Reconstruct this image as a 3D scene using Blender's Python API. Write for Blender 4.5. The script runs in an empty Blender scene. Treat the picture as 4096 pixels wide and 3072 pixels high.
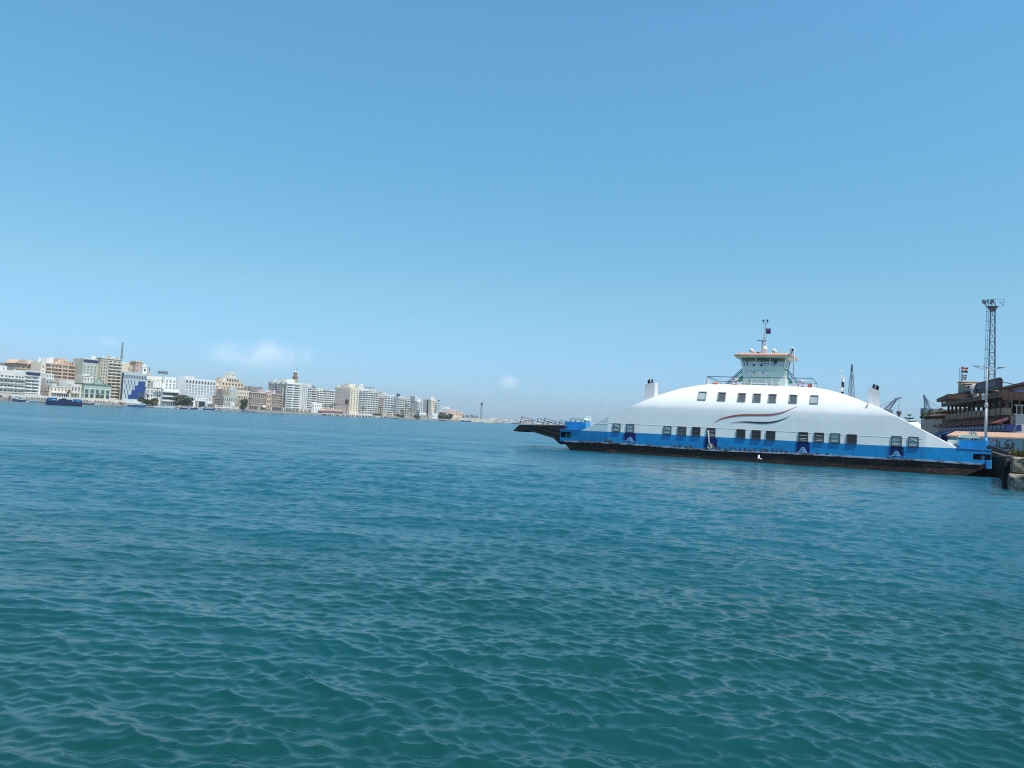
import bpy, bmesh, math, random
import numpy as np
from mathutils import Vector, Matrix
random.seed(7); rng = np.random.default_rng(11)
SC = bpy.context.scene; COL = SC.collection
R_ = math.radians
# ------------------------------------------------------------------ camera
FOC = 3000.0
PITCH = R_(2.897); ROLL = R_(2.851)
CAM = Vector((0, 0, 3.4))
_F = Vector((0, math.cos(PITCH), math.sin(PITCH))); _U0 = Vector((0, -math.sin(PITCH), math.cos(PITCH))); _R0 = Vector((1, 0, 0))
_R = _R0*math.cos(ROLL) + _U0*math.sin(ROLL)
_U = -_R0*math.sin(ROLL) + _U0*math.cos(ROLL)
cd = bpy.data.cameras.new('camera'); cd.sensor_width = 36; cd.lens = 36*FOC/4096; cd.clip_start = .1; cd.clip_end = 20000
co = bpy.data.objects.new('camera', cd); COL.objects.link(co)
co.matrix_world = Matrix(((_R.x, _U.x, -_F.x, CAM.x), (_R.y, _U.y, -_F.y, CAM.y), (_R.z, _U.z, -_F.z, CAM.z), (0, 0, 0, 1)))
SC.camera = co
SC.view_settings.view_transform = 'Standard'; SC.view_settings.look = 'None'
SC.cycles.use_denoising = False; SC.cycles.filter_width = 1.15
SC.view_settings.exposure = 0.0; SC.view_settings.gamma = 1
# survey helpers: photograph point -> sight line -> real point on the ground or on a wall plane
def ray(px, py): return _F + _R*((px-2048)/FOC) - _U*((py-1536)/FOC)
def hor(px): return 1688 + .0498*(px-2048)
def ground(px, py, z=0.0):
    d = ray(px, py); t = (z-CAM.z)/d.z; return CAM + d*t
def atdepth(px, py, D):
    d = ray(px, py); return CAM + d*(D/d.y)
class Frame:
    """a wall frame: x along the wall, y into the land, z up"""
    def __init__(s, o, xdir):
        s.o = Vector((o[0], o[1], 0)); s.x = Vector((xdir[0], xdir[1], 0)).normalized(); s.y = Vector((-s.x.y, s.x.x, 0))
        s.rot = math.atan2(s.x.y, s.x.x)
    def loc(s, p): q = Vector(p)-s.o; return Vector((q.dot(s.x), q.dot(s.y), p[2]))
    def w(s, x, y, z=0): return s.o + s.x*x + s.y*y + Vector((0, 0, z))
    def hit(s, px, py, v=0.0):
        d = ray(px, py); q = CAM - s.o; t = (v - q.dot(s.y))/d.dot(s.y); p = CAM + d*t
        return (p-s.o).dot(s.x), p.z
    def hitx(s, px, py, x=0.0):
        d = ray(px, py); q = CAM - s.o; t = (x - q.dot(s.x))/d.dot(s.x); p = CAM + d*t
        return (p-s.o).dot(s.y), p.z
# ------------------------------------------------------------------ mesh builder
class MB:
    def __init__(s): s.v = []; s.f = []; s.m = []
    def add(s, pts, faces, m=0):
        k = len(s.v); s.v += [tuple(p) for p in pts]; s.f += [tuple(i+k for i in f) for f in faces]; s.m += [m]*len(faces)
    def poly(s, pts, m=0): s.add(pts, [tuple(range(len(pts)))], m)
    def box(s, x0, x1, y0, y1, z0, z1, m=0):
        s.add([(x0,y0,z0),(x1,y0,z0),(x1,y1,z0),(x0,y1,z0),(x0,y0,z1),(x1,y0,z1),(x1,y1,z1),(x0,y1,z1)],
              [(0,3,2,1),(4,5,6,7),(0,1,5,4),(1,2,6,5),(2,3,7,6),(3,0,4,7)], m)
    def hexa(s, p, m=0):
        s.add(p, [(0,3,2,1),(4,5,6,7),(0,1,5,4),(1,2,6,5),(2,3,7,6),(3,0,4,7)], m)
    def extr(s, poly, y0, y1, m=0):   # polygon in x,z pushed along y
        n = len(poly); s.add([(x,y0,z) for x,z in poly]+[(x,y1,z) for x,z in poly],
            [tuple(range(n)), tuple(range(2*n-1, n-1, -1))]+[(i, i+n, (i+1)%n+n, (i+1)%n) for i in range(n)], m)
    def extz(s, poly, z0, z1, m=0):
        n = len(poly); s.add([(x,y,z0) for x,y in poly]+[(x,y,z1) for x,y in poly],
            [tuple(range(n-1,-1,-1)), tuple(range(n, 2*n))]+[(i, (i+1)%n, (i+1)%n+n, i+n) for i in range(n)], m)
    def tube(s, pts, r, n=6, m=0, r1=None, cap=True):
        pts = [Vector(p) for p in pts]; k = len(s.v); L = len(pts)
        for i, p in enumerate(pts):
            t = (pts[min(i+1, L-1)]-pts[max(i-1, 0)]).normalized()
            a = t.cross(Vector((0,0,1))) if abs(t.z) < .9 else t.cross(Vector((0,1,0)))
            a.normalize(); b = t.cross(a)
            rr = r if r1 is None else r+(r1-r)*i/(L-1)
            for j in range(n):
                g = 2*math.pi*(j+.5)/n; s.v.append(tuple(p+(a*math.cos(g)+b*math.sin(g))*rr))
        for i in range(L-1):
            for j in range(n):
                s.f.append((k+i*n+j, k+i*n+(j+1)%n, k+(i+1)*n+(j+1)%n, k+(i+1)*n+j)); s.m.append(m)
        if cap:
            s.f.append(tuple(k+j for j in range(n-1,-1,-1))); s.m.append(m)
            s.f.append(tuple(k+(L-1)*n+j for j in range(n))); s.m.append(m)
    def bar(s, p, q, w, m=0): s.tube([p, q], w*.7071, 4, m)
    def lathe(s, prof, c=(0,0,0), n=14, m=0):
        k = len(s.v); L = len(prof)
        for r, z in prof:
            for j in range(n):
                g = 2*math.pi*j/n; s.v.append((c[0]+r*math.cos(g), c[1]+r*math.sin(g), c[2]+z))
        for i in range(L-1):
            for j in range(n):
                s.f.append((k+i*n+j, k+i*n+(j+1)%n, k+(i+1)*n+(j+1)%n, k+(i+1)*n+j)); s.m.append(m)
        s.f.append(tuple(k+j for j in range(n-1,-1,-1))); s.m.append(m)
        s.f.append(tuple(k+(L-1)*n+j for j in range(n))); s.m.append(m)
    def torus(s, c, R, r, ax='y', n=18, k=8, m=0, ma=None):
        b = len(s.v)
        for i in range(n):
            a = 2*math.pi*i/n
            for j in range(k):
                g = 2*math.pi*j/k; rr = R+r*math.cos(g); h = r*math.sin(g)
                p = (rr*math.cos(a), h, rr*math.sin(a)) if ax == 'y' else (rr*math.cos(a), rr*math.sin(a), h) if ax == 'z' else (h, rr*math.cos(a), rr*math.sin(a))
                s.v.append((c[0]+p[0], c[1]+p[1], c[2]+p[2]))
        for i in range(n):
            for j in range(k):
                s.f.append((b+i*k+j, b+((i+1)%n)*k+j, b+((i+1)%n)*k+(j+1)%k, b+i*k+(j+1)%k))
                s.m.append(ma if (ma is not None and (i*8//n) % 2) else m)
    def grid(s, rows, m=0):           # rows: list of lists of points
        k = len(s.v); nc = len(rows[0])
        for r in rows: s.v += [tuple(p) for p in r]
        for i in range(len(rows)-1):
            for j in range(nc-1):
                s.f.append((k+i*nc+j, k+i*nc+j+1, k+(i+1)*nc+j+1, k+(i+1)*nc+j)); s.m.append(m)
    def mesh(s, name, mats, smooth=False, norm=True):
        me = bpy.data.meshes.new(name); me.from_pydata(s.v, [], s.f)
        for x in (mats if isinstance(mats, (list, tuple)) else [mats]): me.materials.append(x)
        me.polygons.foreach_set('material_index', s.m)
        if norm:
            bm = bmesh.new(); bm.from_mesh(me); bmesh.ops.recalc_face_normals(bm, faces=bm.faces); bm.to_mesh(me); bm.free()
        if smooth: me.polygons.foreach_set('use_smooth', [True]*len(me.polygons))
        me.update(); return me
    def build(s, name, mats, parent=None, smooth=False, norm=True, loc=None, rot=None):
        return link(name, s.mesh(name, mats, smooth, norm), parent, loc, rot)
def link(name, me, parent=None, loc=None, rot=None):
    o = bpy.data.objects.new(name, me); COL.objects.link(o)
    if parent: o.parent = parent
    if loc is not None: o.location = loc
    if rot is not None: o.rotation_euler = (0, 0, rot)
    return o
def tag(o, label, cat, group=None, kind=None):
    o['label'] = label; o['category'] = cat
    if group: o['group'] = group
    if kind: o['kind'] = kind
    return o
def thing(name, label, cat, loc=(0,0,0), rot=0, group=None):
    o = bpy.data.objects.new(name, None); COL.objects.link(o); o.empty_display_size = .5
    o.location = loc; o.rotation_euler = (0, 0, rot); return tag(o, label, cat, group)
def struct(o): o['kind'] = 'structure'; return o
# ------------------------------------------------------------------ materials
_MC = {}
def srgb(r, g, b):
    f = lambda c: (c/255/12.92) if c/255 <= .04045 else ((c/255+.055)/1.055)**2.4
    return (f(r), f(g), f(b))
def mat(name, col, rough=.7, var=.12, scale=1.5, metal=0, bump=0.0, col2=None, spec=.4, thr=None, stretch=(1,1,1), streak=0.0):
    """painted / plastered / metal surface with two scales of grime; col2+thr gives patches of another colour"""
    key = (name, tuple(col))
    if key in _MC: return _MC[key]
    m = bpy.data.materials.new(name); m.use_nodes = True; nt = m.node_tree; N = nt.nodes; L = nt.links
    b = N['Principled BSDF']; b.inputs['Roughness'].default_value = rough; b.inputs['Metallic'].default_value = metal
    b.inputs['Specular IOR Level'].default_value = spec
    tc = N.new('ShaderNodeTexCoord'); mp = N.new('ShaderNodeMapping'); mp.inputs['Scale'].default_value = stretch
    L.new(tc.outputs['Object'], mp.inputs['Vector'])
    n1 = N.new('ShaderNodeTexNoise'); n1.inputs['Scale'].default_value = scale; n1.inputs['Detail'].default_value = 6; n1.inputs['Roughness'].default_value = .65
    L.new(mp.outputs['Vector'], n1.inputs['Vector'])
    ra = N.new('ShaderNodeMapRange'); ra.inputs['From Min'].default_value = .3; ra.inputs['From Max'].default_value = .7
    ra.inputs['To Min'].default_value = 1-var; ra.inputs['To Max'].default_value = 1+var*.6
    L.new(n1.outputs['Fac'], ra.inputs['Value'])
    mul = N.new('ShaderNodeMix'); mul.data_type = 'RGBA'; mul.blend_type = 'MULTIPLY'; mul.inputs['Factor'].default_value = 1
    mul.inputs['A'].default_value = (*col, 1); L.new(ra.outputs['Result'], mul.inputs['B'])
    out = mul.outputs['Result']
    if streak:
        m2 = N.new('ShaderNodeMapping'); m2.inputs['Scale'].default_value = (2.2, 2.2, .12); L.new(tc.outputs['Object'], m2.inputs['Vector'])
        n2 = N.new('ShaderNodeTexNoise'); n2.inputs['Scale'].default_value = 1.3; n2.inputs['Detail'].default_value = 5; L.new(m2.outputs['Vector'], n2.inputs['Vector'])
        r2 = N.new('ShaderNodeMapRange'); r2.inputs['From Min'].default_value = .35; r2.inputs['From Max'].default_value = .6; r2.inputs['To Min'].default_value = 1-streak; r2.inputs['To Max'].default_value = 1
        L.new(n2.outputs['Fac'], r2.inputs['Value'])
        mm = N.new('ShaderNodeMix'); mm.data_type = 'RGBA'; mm.blend_type = 'MULTIPLY'; mm.inputs['Factor'].default_value = 1
        L.new(out, mm.inputs['A']); L.new(r2.outputs['Result'], mm.inputs['B']); out = mm.outputs['Result']
    if col2 is not None:
        n3 = N.new('ShaderNodeTexNoise'); n3.inputs['Scale'].default_value = scale*1.7; n3.inputs['Detail'].default_value = 9; n3.inputs['Roughness'].default_value = .7
        L.new(mp.outputs['Vector'], n3.inputs['Vector'])
        r3 = N.new('ShaderNodeMapRange'); r3.inputs['From Min'].default_value = thr; r3.inputs['From Max'].default_value = thr+.06; L.new(n3.outputs['Fac'], r3.inputs['Value'])
        m3 = N.new('ShaderNodeMix'); m3.data_type = 'RGBA'; L.new(r3.outputs['Result'], m3.inputs['Factor']); L.new(out, m3.inputs['A']); m3.inputs['B'].default_value = (*col2, 1); out = m3.outputs['Result']
    L.new(out, b.inputs['Base Color'])
    if bump:
        bp = N.new('ShaderNodeBump'); bp.inputs['Strength'].default_value = .6; bp.inputs['Distance'].default_value = bump
        L.new(n1.outputs['Fac'], bp.inputs['Height']); L.new(bp.outputs['Normal'], b.inputs['Normal'])
    _MC[key] = m; return m
def glass(name, col, rough=.08):
    if (name,) in _MC: return _MC[(name,)]
    m = bpy.data.materials.new(name); m.use_nodes = True; b = m.node_tree.nodes['Principled BSDF']
    b.inputs['Base Color'].default_value = (*col, 1); b.inputs['Roughness'].default_value = rough; b.inputs['Specular IOR Level'].default_value = .6
    nt = m.node_tree; n = nt.nodes.new('ShaderNodeTexNoise'); n.inputs['Scale'].default_value = .7
    tc = nt.nodes.new('ShaderNodeTexCoord'); nt.links.new(tc.outputs['Object'], n.inputs['Vector'])
    mx = nt.nodes.new('ShaderNodeMix'); mx.data_type = 'RGBA'; mx.inputs['A'].default_value = (*[c*.75 for c in col], 1); mx.inputs['B'].default_value = (*[c*1.3 for c in col], 1)
    nt.links.new(n.outputs['Fac'], mx.inputs['Factor']); nt.links.new(mx.outputs['Result'], b.inputs['Base Color'])
    _MC[(name,)] = m; return m
# ------------------------------------------------------------------ light
SUN_EL = R_(62); SUN_AZ = Vector((.66, -.75)).normalized()
to_sun = Vector((SUN_AZ.x*math.cos(SUN_EL), SUN_AZ.y*math.cos(SUN_EL), math.sin(SUN_EL)))
sl = bpy.data.lights.new('sun', 'SUN'); sl.energy = 4.9; sl.angle = R_(.53); sl.color = (1, .965, .91)
so = bpy.data.objects.new('sun', sl); COL.objects.link(so); so.rotation_euler = (-to_sun).to_track_quat('-Z', 'Y').to_euler()
W = bpy.data.worlds.new('World'); SC.world = W; W.use_nodes = True
nt = W.node_tree; N = nt.nodes; L = nt.links; bg = N['Background']
sky = N.new('ShaderNodeTexSky'); sky.sky_type = 'NISHITA'; sky.sun_disc = False; sky.sun_elevation = SUN_EL
sky.sun_rotation = math.atan2(SUN_AZ.x, SUN_AZ.y); sky.altitude = 0; sky.air_density = 1.0; sky.dust_density = .6; sky.ozone_density = 1.5
bg.inputs['Strength'].default_value = .15
# summer haze near the horizon: tint by elevation of the sky direction
tc = N.new('ShaderNodeTexCoord'); sep = N.new('ShaderNodeSeparateXYZ'); L.new(tc.outputs['Generated'], sep.inputs['Vector'])
rp = N.new('ShaderNodeValToRGB'); L.new(sep.outputs['Z'], rp.inputs['Fac'])
SKYRAMP = [(0.0, (.42, .68, 1.2)), (.026, (.445, .652, 1.035)), (.161, (.635, .92, .955)), (.346, (.670, 1.20, 1.19)), (.482, (.755, 1.305, 1.36)), (.62, (.66, .92, .92)), (.9, (.6, .66, .58))]
e = rp.color_ramp.elements
e[0].position, e[0].color = SKYRAMP[0][0], (*[c*.5 for c in SKYRAMP[0][1]], 1); e[1].position, e[1].color = SKYRAMP[-1][0], (*[c*.5 for c in SKYRAMP[-1][1]], 1)
for p, c in SKYRAMP[1:-1]: k = e.new(p); k.color = (*[x*.5 for x in c], 1)
dbl = N.new('ShaderNodeVectorMath'); dbl.operation = 'SCALE'; dbl.inputs['Scale'].default_value = 2.0; L.new(rp.outputs['Color'], dbl.inputs[0])
mu = N.new('ShaderNodeVectorMath'); mu.operation = 'MULTIPLY'; L.new(sky.outputs['Color'], mu.inputs[0]); L.new(dbl.outputs['Vector'], mu.inputs[1])
cur = mu.outputs['Vector']
# three small fair-weather clouds low over the town
cn = N.new('ShaderNodeTexNoise'); cn.inputs['Scale'].default_value = 26; cn.inputs['Detail'].default_value = 6; cn.inputs['Roughness'].default_value = .55
L.new(tc.outputs['Generated'], cn.inputs['Vector'])
def cloud(px, py, rx, rz, amt):
    global cur
    d = ray(px, py).normalized()
    s = N.new('ShaderNodeVectorMath'); s.operation = 'SUBTRACT'; L.new(tc.outputs['Generated'], s.inputs[0]); s.inputs[1].default_value = d
    k = N.new('ShaderNodeVectorMath'); k.operation = 'MULTIPLY'; L.new(s.outputs['Vector'], k.inputs[0]); k.inputs[1].default_value = (1/rx, 1/rx, 1/rz)
    ln = N.new('ShaderNodeVectorMath'); ln.operation = 'LENGTH'; L.new(k.outputs['Vector'], ln.inputs[0])
    a = N.new('ShaderNodeMapRange'); a.interpolation_type = 'SMOOTHSTEP'; a.inputs['From Min'].default_value = 1.25; a.inputs['From Max'].default_value = .0
    a.inputs['To Min'].default_value = 0; a.inputs['To Max'].default_value = 1; L.new(ln.outputs['Value'], a.inputs['Value'])
    b = N.new('ShaderNodeMapRange'); b.interpolation_type = 'SMOOTHSTEP'; b.inputs['From Min'].default_value = .28; b.inputs['From Max'].default_value = .68; L.new(cn.outputs['Fac'], b.inputs['Value'])
    c = N.new('ShaderNodeMath'); c.operation = 'MULTIPLY'; L.new(a.outputs['Result'], c.inputs[0]); L.new(b.outputs['Result'], c.inputs[1])
    g = N.new('ShaderNodeMath'); g.operation = 'MULTIPLY'; L.new(c.outputs['Value'], g.inputs[0]); g.inputs[1].default_value = amt
    x = N.new('ShaderNodeMix'); x.data_type = 'RGBA'; L.new(g.outputs['Value'], x.inputs['Factor']); L.new(cur, x.inputs['A']); x.inputs['B'].default_value = (6.2, 6.9, 7.8, 1)
    cur = x.outputs['Result']
for a in ((950, 1414, .036, .017, .36), (1075, 1396, .020, .015, .36), (1170, 1424, .034, .016, .42), (1050, 1436, .07, .016, .26), (2032, 1528, .015, .010, .45), (440, 1366, .014, .008, .25)): cloud(*a)
L.new(cur, bg.inputs['Color'])
# ------------------------------------------------------------------ water
def water():
    NA = 1350
    r = [3.5]
    while r[-1] < 9000: r.append(r[-1]*(1+.0025+.0135*min(1, max(0, (r[-1]-45)/300))))
    r = np.array(r); NR = len(r)
    a = np.linspace(R_(-49), R_(49), NA); r = r.astype(np.float32); a = a.astype(np.float32)
    X = (r[:, None]*np.sin(a)[None, :]); Y = (r[:, None]*np.cos(a)[None, :])
    sp = np.gradient(r)
    Z = np.zeros_like(X); DX = np.zeros_like(X); DY = np.zeros_like(X)
    NW = 116; main = R_(-112)       # heading of the wind sea
    lam = np.concatenate([np.exp(rng.uniform(math.log(.15), math.log(.85), NW-28)), np.exp(rng.uniform(math.log(.85), math.log(7.0), 28))])
    th = main + rng.choice([-.40, .34], NW, p=[.45, .55]) + rng.normal(0, .24, NW); ph = rng.uniform(0, 2*math.pi, NW)
    amp = lam*rng.uniform(.5, 1.2, NW)*np.where(lam > .85, .62, 1)
    slope = np.sqrt(.5*np.sum((amp*2*math.pi/lam)**2)); amp *= .225/slope
    # gusts: calmer and rougher patches
    G = np.zeros_like(X)
    for i in range(9):
        kx, ky = rng.normal(0, .035), rng.normal(0, .10); G += np.sin(kx*X+ky*Y+rng.uniform(0, 6.28))
    G = np.clip(1+.16*G, .45, 1.4)*(1-.45*np.exp(-((X-20)/30)**2-((Y-62)/20)**2))
    lost = np.zeros(NR)
    for l, t, p, A in zip(lam, th, ph, amp):
        k = 2*math.pi/l; w = np.clip((l/sp-2.5)/3.5, 0, 1)
        w = w*w*(3-2*w); lost += (1-w*w)*.5*(A*k)**2
        n = int(np.count_nonzero(w > 0))
        if n == 0: continue
        q = np.float32(k*math.cos(t))*X[:n]+np.float32(k*math.sin(t))*Y[:n]+np.float32(p); s = np.sin(q); c = np.cos(q)
        ww = (A*w[:n]).astype(np.float32)[:, None]*(G[:n] if l < 3 else 1.0)
        Z[:n] += ww*s; DX[:n] += .58*ww*math.cos(t)*c; DY[:n] += .58*ww*math.sin(t)*c
    V = np.stack([X+DX, Y+DY, Z], -1).reshape(-1, 3).astype(np.float32)
    i, j = np.meshgrid(np.arange(NR-1), np.arange(NA-1), indexing='ij'); b = i*NA+j
    F = np.stack([b, b+1, b+NA+1, b+NA], -1).reshape(-1, 4).astype(np.int32)
    me = bpy.data.meshes.new('water'); me.vertices.add(len(V)); me.vertices.foreach_set('co', V.ravel())
    me.loops.add(F.size); me.loops.foreach_set('vertex_index', F.ravel()); me.polygons.add(len(F))
    me.polygons.foreach_set('loop_start', np.arange(0, F.size, 4, dtype=np.int32)); me.polygons.foreach_set('loop_total', np.full(len(F), 4, np.int32))
    me.polygons.foreach_set('use_smooth', np.ones(len(F), bool)); me.update(calc_edges=True)
    fr_ = (np.sqrt(lost)/.20).astype(np.float32)[:, None]
    slick = 1.3*np.exp(-((X-20)/30)**2-((Y-62)/20)**2)          # sheltered water under the lee of the ferry and a few smooth streaks
    for cx, cy, sx, sy, k in ((-24, 58, 34, 5.5, .8), (2, 47, 26, 3.2, .6), (-6, 76, 40, 6, .6), (-40, 120, 70, 10, .6), (14, 38, 18, 2.6, .5)):
        slick = np.maximum(slick, k*np.exp(-((X-cx)/sx)**2-((Y-cy+.12*(X-cx)+1.5*np.sin(X*.25+cy))/sy)**2))
    ra = np.clip(.085+.15*fr_**1.5, .085, .24)*(1-.35*slick)
    fill = (.03+1.05*np.clip(fr_, 0, 1))*(1-.55*slick)
    at = me.attributes.new('ripple_rough', 'FLOAT', 'POINT'); at.data.foreach_set('value', np.ascontiguousarray(ra, dtype=np.float32).ravel())
    at = me.attributes.new('ripple_fill', 'FLOAT', 'POINT'); at.data.foreach_set('value', np.ascontiguousarray(fill, dtype=np.float32).ravel())
    m = bpy.data.materials.new('sea_water'); m.use_nodes = True; nt = m.node_tree; N = nt.nodes; L = nt.links
    N.remove(N['Principled BSDF']); out = N['Material Output']
    geo = N.new('ShaderNodeNewGeometry')
    def noise(scale, st, det=4, rough=.55):
        mp = N.new('ShaderNodeMapping'); mp.inputs['Scale'].default_value = st; mp.inputs['Rotation'].default_value = (0, 0, R_(-14)); L.new(geo.outputs['Position'], mp.inputs['Vector'])
        n = N.new('ShaderNodeTexNoise'); n.inputs['Scale'].default_value = scale; n.inputs['Detail'].default_value = det; n.inputs['Roughness'].default_value = rough
        L.new(mp.outputs['Vector'], n.inputs['Vector']); return n.outputs['Fac']
    gust = noise(.035, (.55, 1.2, 1), 9, .72)
    gs = N.new('ShaderNodeMapRange'); gs.inputs['From Min'].default_value = .36; gs.inputs['From Max'].default_value = .64; gs.inputs['To Min'].default_value = .15; gs.inputs['To Max'].default_value = 1.35
    L.new(gust, gs.inputs['Value'])
    af = N.new('ShaderNodeAttribute'); af.attribute_name = 'ripple_fill'; gm = N.new('ShaderNodeMath'); gm.operation = 'MULTIPLY'; L.new(gs.outputs['Result'], gm.inputs[0]); L.new(af.outputs['Fac'], gm.inputs[1])
    prev = None
    for sc, st, dist, det in ((.7, (.7, 1.2, 1), .34, 3), (2.4, (.7, 1.25, 1), .095, 4), (9.0, (.75, 1.15, 1), .014, 3)):
        bp = N.new('ShaderNodeBump'); bp.inputs['Distance'].default_value = dist; L.new(gm.outputs['Value'], bp.inputs['Strength'])
        L.new(noise(sc, st, det), bp.inputs['Height'])
        if prev: L.new(prev, bp.inputs['Normal'])
        prev = bp.outputs['Normal']
    bp = N.new('ShaderNodeBump'); bp.inputs['Distance'].default_value = .0045; bp.inputs['Strength'].default_value = .8; L.new(noise(17.0, (.6, 1.25, 1), 4, .6), bp.inputs['Height']); L.new(prev, bp.inputs['Normal']); prev = bp.outputs['Normal']
    body = N.new('ShaderNodeMix'); body.data_type = 'RGBA'; body.inputs['A'].default_value = (.0042, .048, .043, 1); body.inputs['B'].default_value = (.0066, .094, .138, 1)
    br = N.new('ShaderNodeMapRange'); br.inputs['From Min'].default_value = .35; br.inputs['From Max'].default_value = .65; L.new(noise(.11, (.6, 1.2, 1), 3), br.inputs['Value'])
    sp_ = N.new('ShaderNodeSeparateXYZ'); L.new(geo.outputs['Position'], sp_.inputs['Vector'])     # green near, blue farther: flatter-view sky reflection put into body colour
    dp = N.new('ShaderNodeMapRange'); dp.interpolation_type = 'SMOOTHSTEP'; dp.inputs['From Min'].default_value = 4; dp.inputs['From Max'].default_value = 36; dp.inputs['To Max'].default_value = .85; L.new(sp_.outputs['Y'], dp.inputs['Value'])
    ad = N.new('ShaderNodeMath'); ad.operation = 'MULTIPLY_ADD'; ad.use_clamp = True; L.new(br.outputs['Result'], ad.inputs[0]); ad.inputs[1].default_value = .25; L.new(dp.outputs['Result'], ad.inputs[2]); L.new(ad.outputs['Value'], body.inputs['Factor'])
    pb = N.new('ShaderNodeBsdfPrincipled'); pb.inputs['IOR'].default_value = 1.43; pb.inputs['Specular IOR Level'].default_value = .5
    L.new(body.outputs['Result'], pb.inputs['Base Color']); L.new(prev, pb.inputs['Normal'])
    an = N.new('ShaderNodeAttribute'); an.attribute_name = 'ripple_rough'; L.new(an.outputs['Fac'], pb.inputs['Roughness'])
    L.new(pb.outputs['BSDF'], out.inputs['Surface'])
    me.materials.append(m); o = link('water', me); struct(o)
water()
# ------------------------------------------------------------------ car ferry
FA, FB = ground(2600, 1822), ground(3500, 1881)
FR = Frame(FA, (FB-FA))
BEAM = 13.0
fx = lambda px, py, v=0.0: FR.hit(px, py, v)
XL = fx(2430, 1720)[0]; XR = fx(3702, 1785)[0]
ZK = .5*(fx(2798, 1637)[1] + fx(3211, 1656)[1])
def vplan(x): return .20*max(0, XL-x) + .20*max(0, x-XR)
def vshell(z): h = max(0, z-ZK); return .27*h**1.65
def vs(x, z): return vplan(x)+vshell(z)
def S(px, py, off=0.0):
    v = 0.0
    for _ in range(14):
        x, z = FR.hit(px, py, v); v = .5*v+.5*vs(x, z)
    x, z = FR.hit(px, py, v); return Vector((x, v-off, z))
def P0(px, py):      # below the knuckle, returns x, z
    p = S(px, py); return p.x, p.z
def curve(pts):
    q = sorted(P0(*p) for p in pts); xs = [a for a, b in q]; zs = [b for a, b in q]
    return lambda x: float(np.interp(x, xs, zs))
blue_top = curve([(2240,1717),(2325,1722),(2430,1727),(2600,1734),(3000,1755),(3500,1781),(3830,1793),(3966,1801)])
hull_top = curve([(2240,1765),(2253,1765),(2420,1770),(2600,1783),(2840,1800),(3200,1815),(3400,1826),(3600,1838),(3700,1841),(3820,1850),(3966,1860)])
sil = sorted(((lambda p: (p.x, p.z))(S(*p)) for p in [(2327,1721),(2430,1670),(2500,1637),(2551,1614),(2619,1586),(2670,1569),(2722,1554.6),(2770,1545),(2825,1538),(2890,1538),(2961,1540),(3050,1543),(3135,1546),(3200,1548),(3249,1551),(3310,1562),(3363,1576),(3420,1595),(3472,1615.6),(3522,1634.6),(3600,1674),(3702,1727),(3828,1792)]))
ztop = lambda x: float(np.interp(x, [a for a, b in sil], [b for a, b in sil]))
X0 = P0(2240,1740)[0]; X1 = P0(3965,1830)[0]

M_hull = mat('ferry_hull_rust', (.026,.015,.012), .8, .55, .9, bump=.03, col2=(.10,.042,.024), thr=.55, stretch=(.35,1,1.6))
M_blue = mat('ferry_blue_paint', (.003,.235,.54), .42, .2, .8, col2=(.008,.29,.62), thr=.58, stretch=(.5,1,1.3), streak=.12, spec=.4)
M_white = mat('ferry_white_paint', (.86,.85,.82), .42, .05, .30, streak=.018, bump=.05, col2=(.66,.62,.55), thr=.67, stretch=(1,1,.55))
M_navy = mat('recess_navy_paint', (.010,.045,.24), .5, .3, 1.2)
M_pale = mat('bracket_pale_blue', (.20,.42,.64), .5, .25, 3)
M_rub = mat('worn_rubbing_strake', (.16,.22,.30), .7, .5, 1.1, col2=(.05,.025,.02), thr=.50, stretch=(.4,1,1))
M_frame = mat('window_frame_grey', (.06,.07,.075), .5, .15, 4)
M_frameg = mat('window_frame_light_grey', (.30,.31,.32), .5, .15, 4)
M_black = mat('black_paint', (.012,.012,.014), .6, .4, 2)
M_red = mat('stripe_red', (.42,.085,.075), .5, .15, 2)
M_navystripe = mat('stripe_navy', (.018,.026,.05), .5, .15, 2)
M_mint = mat('wheelhouse_mint', (.60,.70,.64), .5, .06, 1)
M_orange = mat('faded_orange', (.72,.36,.22), .6, .12, 2)
M_tealrail = mat('rail_teal', (.02,.11,.15), .5, .2, 3)
M_whiterail = mat('rail_white', (.72,.76,.78), .5, .1, 3)
M_green = mat('green_paint', (.03,.22,.12), .5, .25, 3)
M_palegreen = mat('canopy_pale_green', (.45,.62,.52), .6, .12, 2)
M_steel = mat('grey_steel', (.28,.30,.32), .5, .2, 3)
M_rampblk = mat('ramp_black_steel', (.011,.011,.013), .65, .5, .7, bump=.01, col2=(.03,.022,.02), thr=.6)
G_light = glass('pane_pale', (.34,.42,.42)); G_dark = glass('pane_dark', (.018,.022,.025)); G_grey = glass('pane_grey', (.10,.115,.12), .15)  # opaque panes; brightness seen through each window is put into its colour

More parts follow.
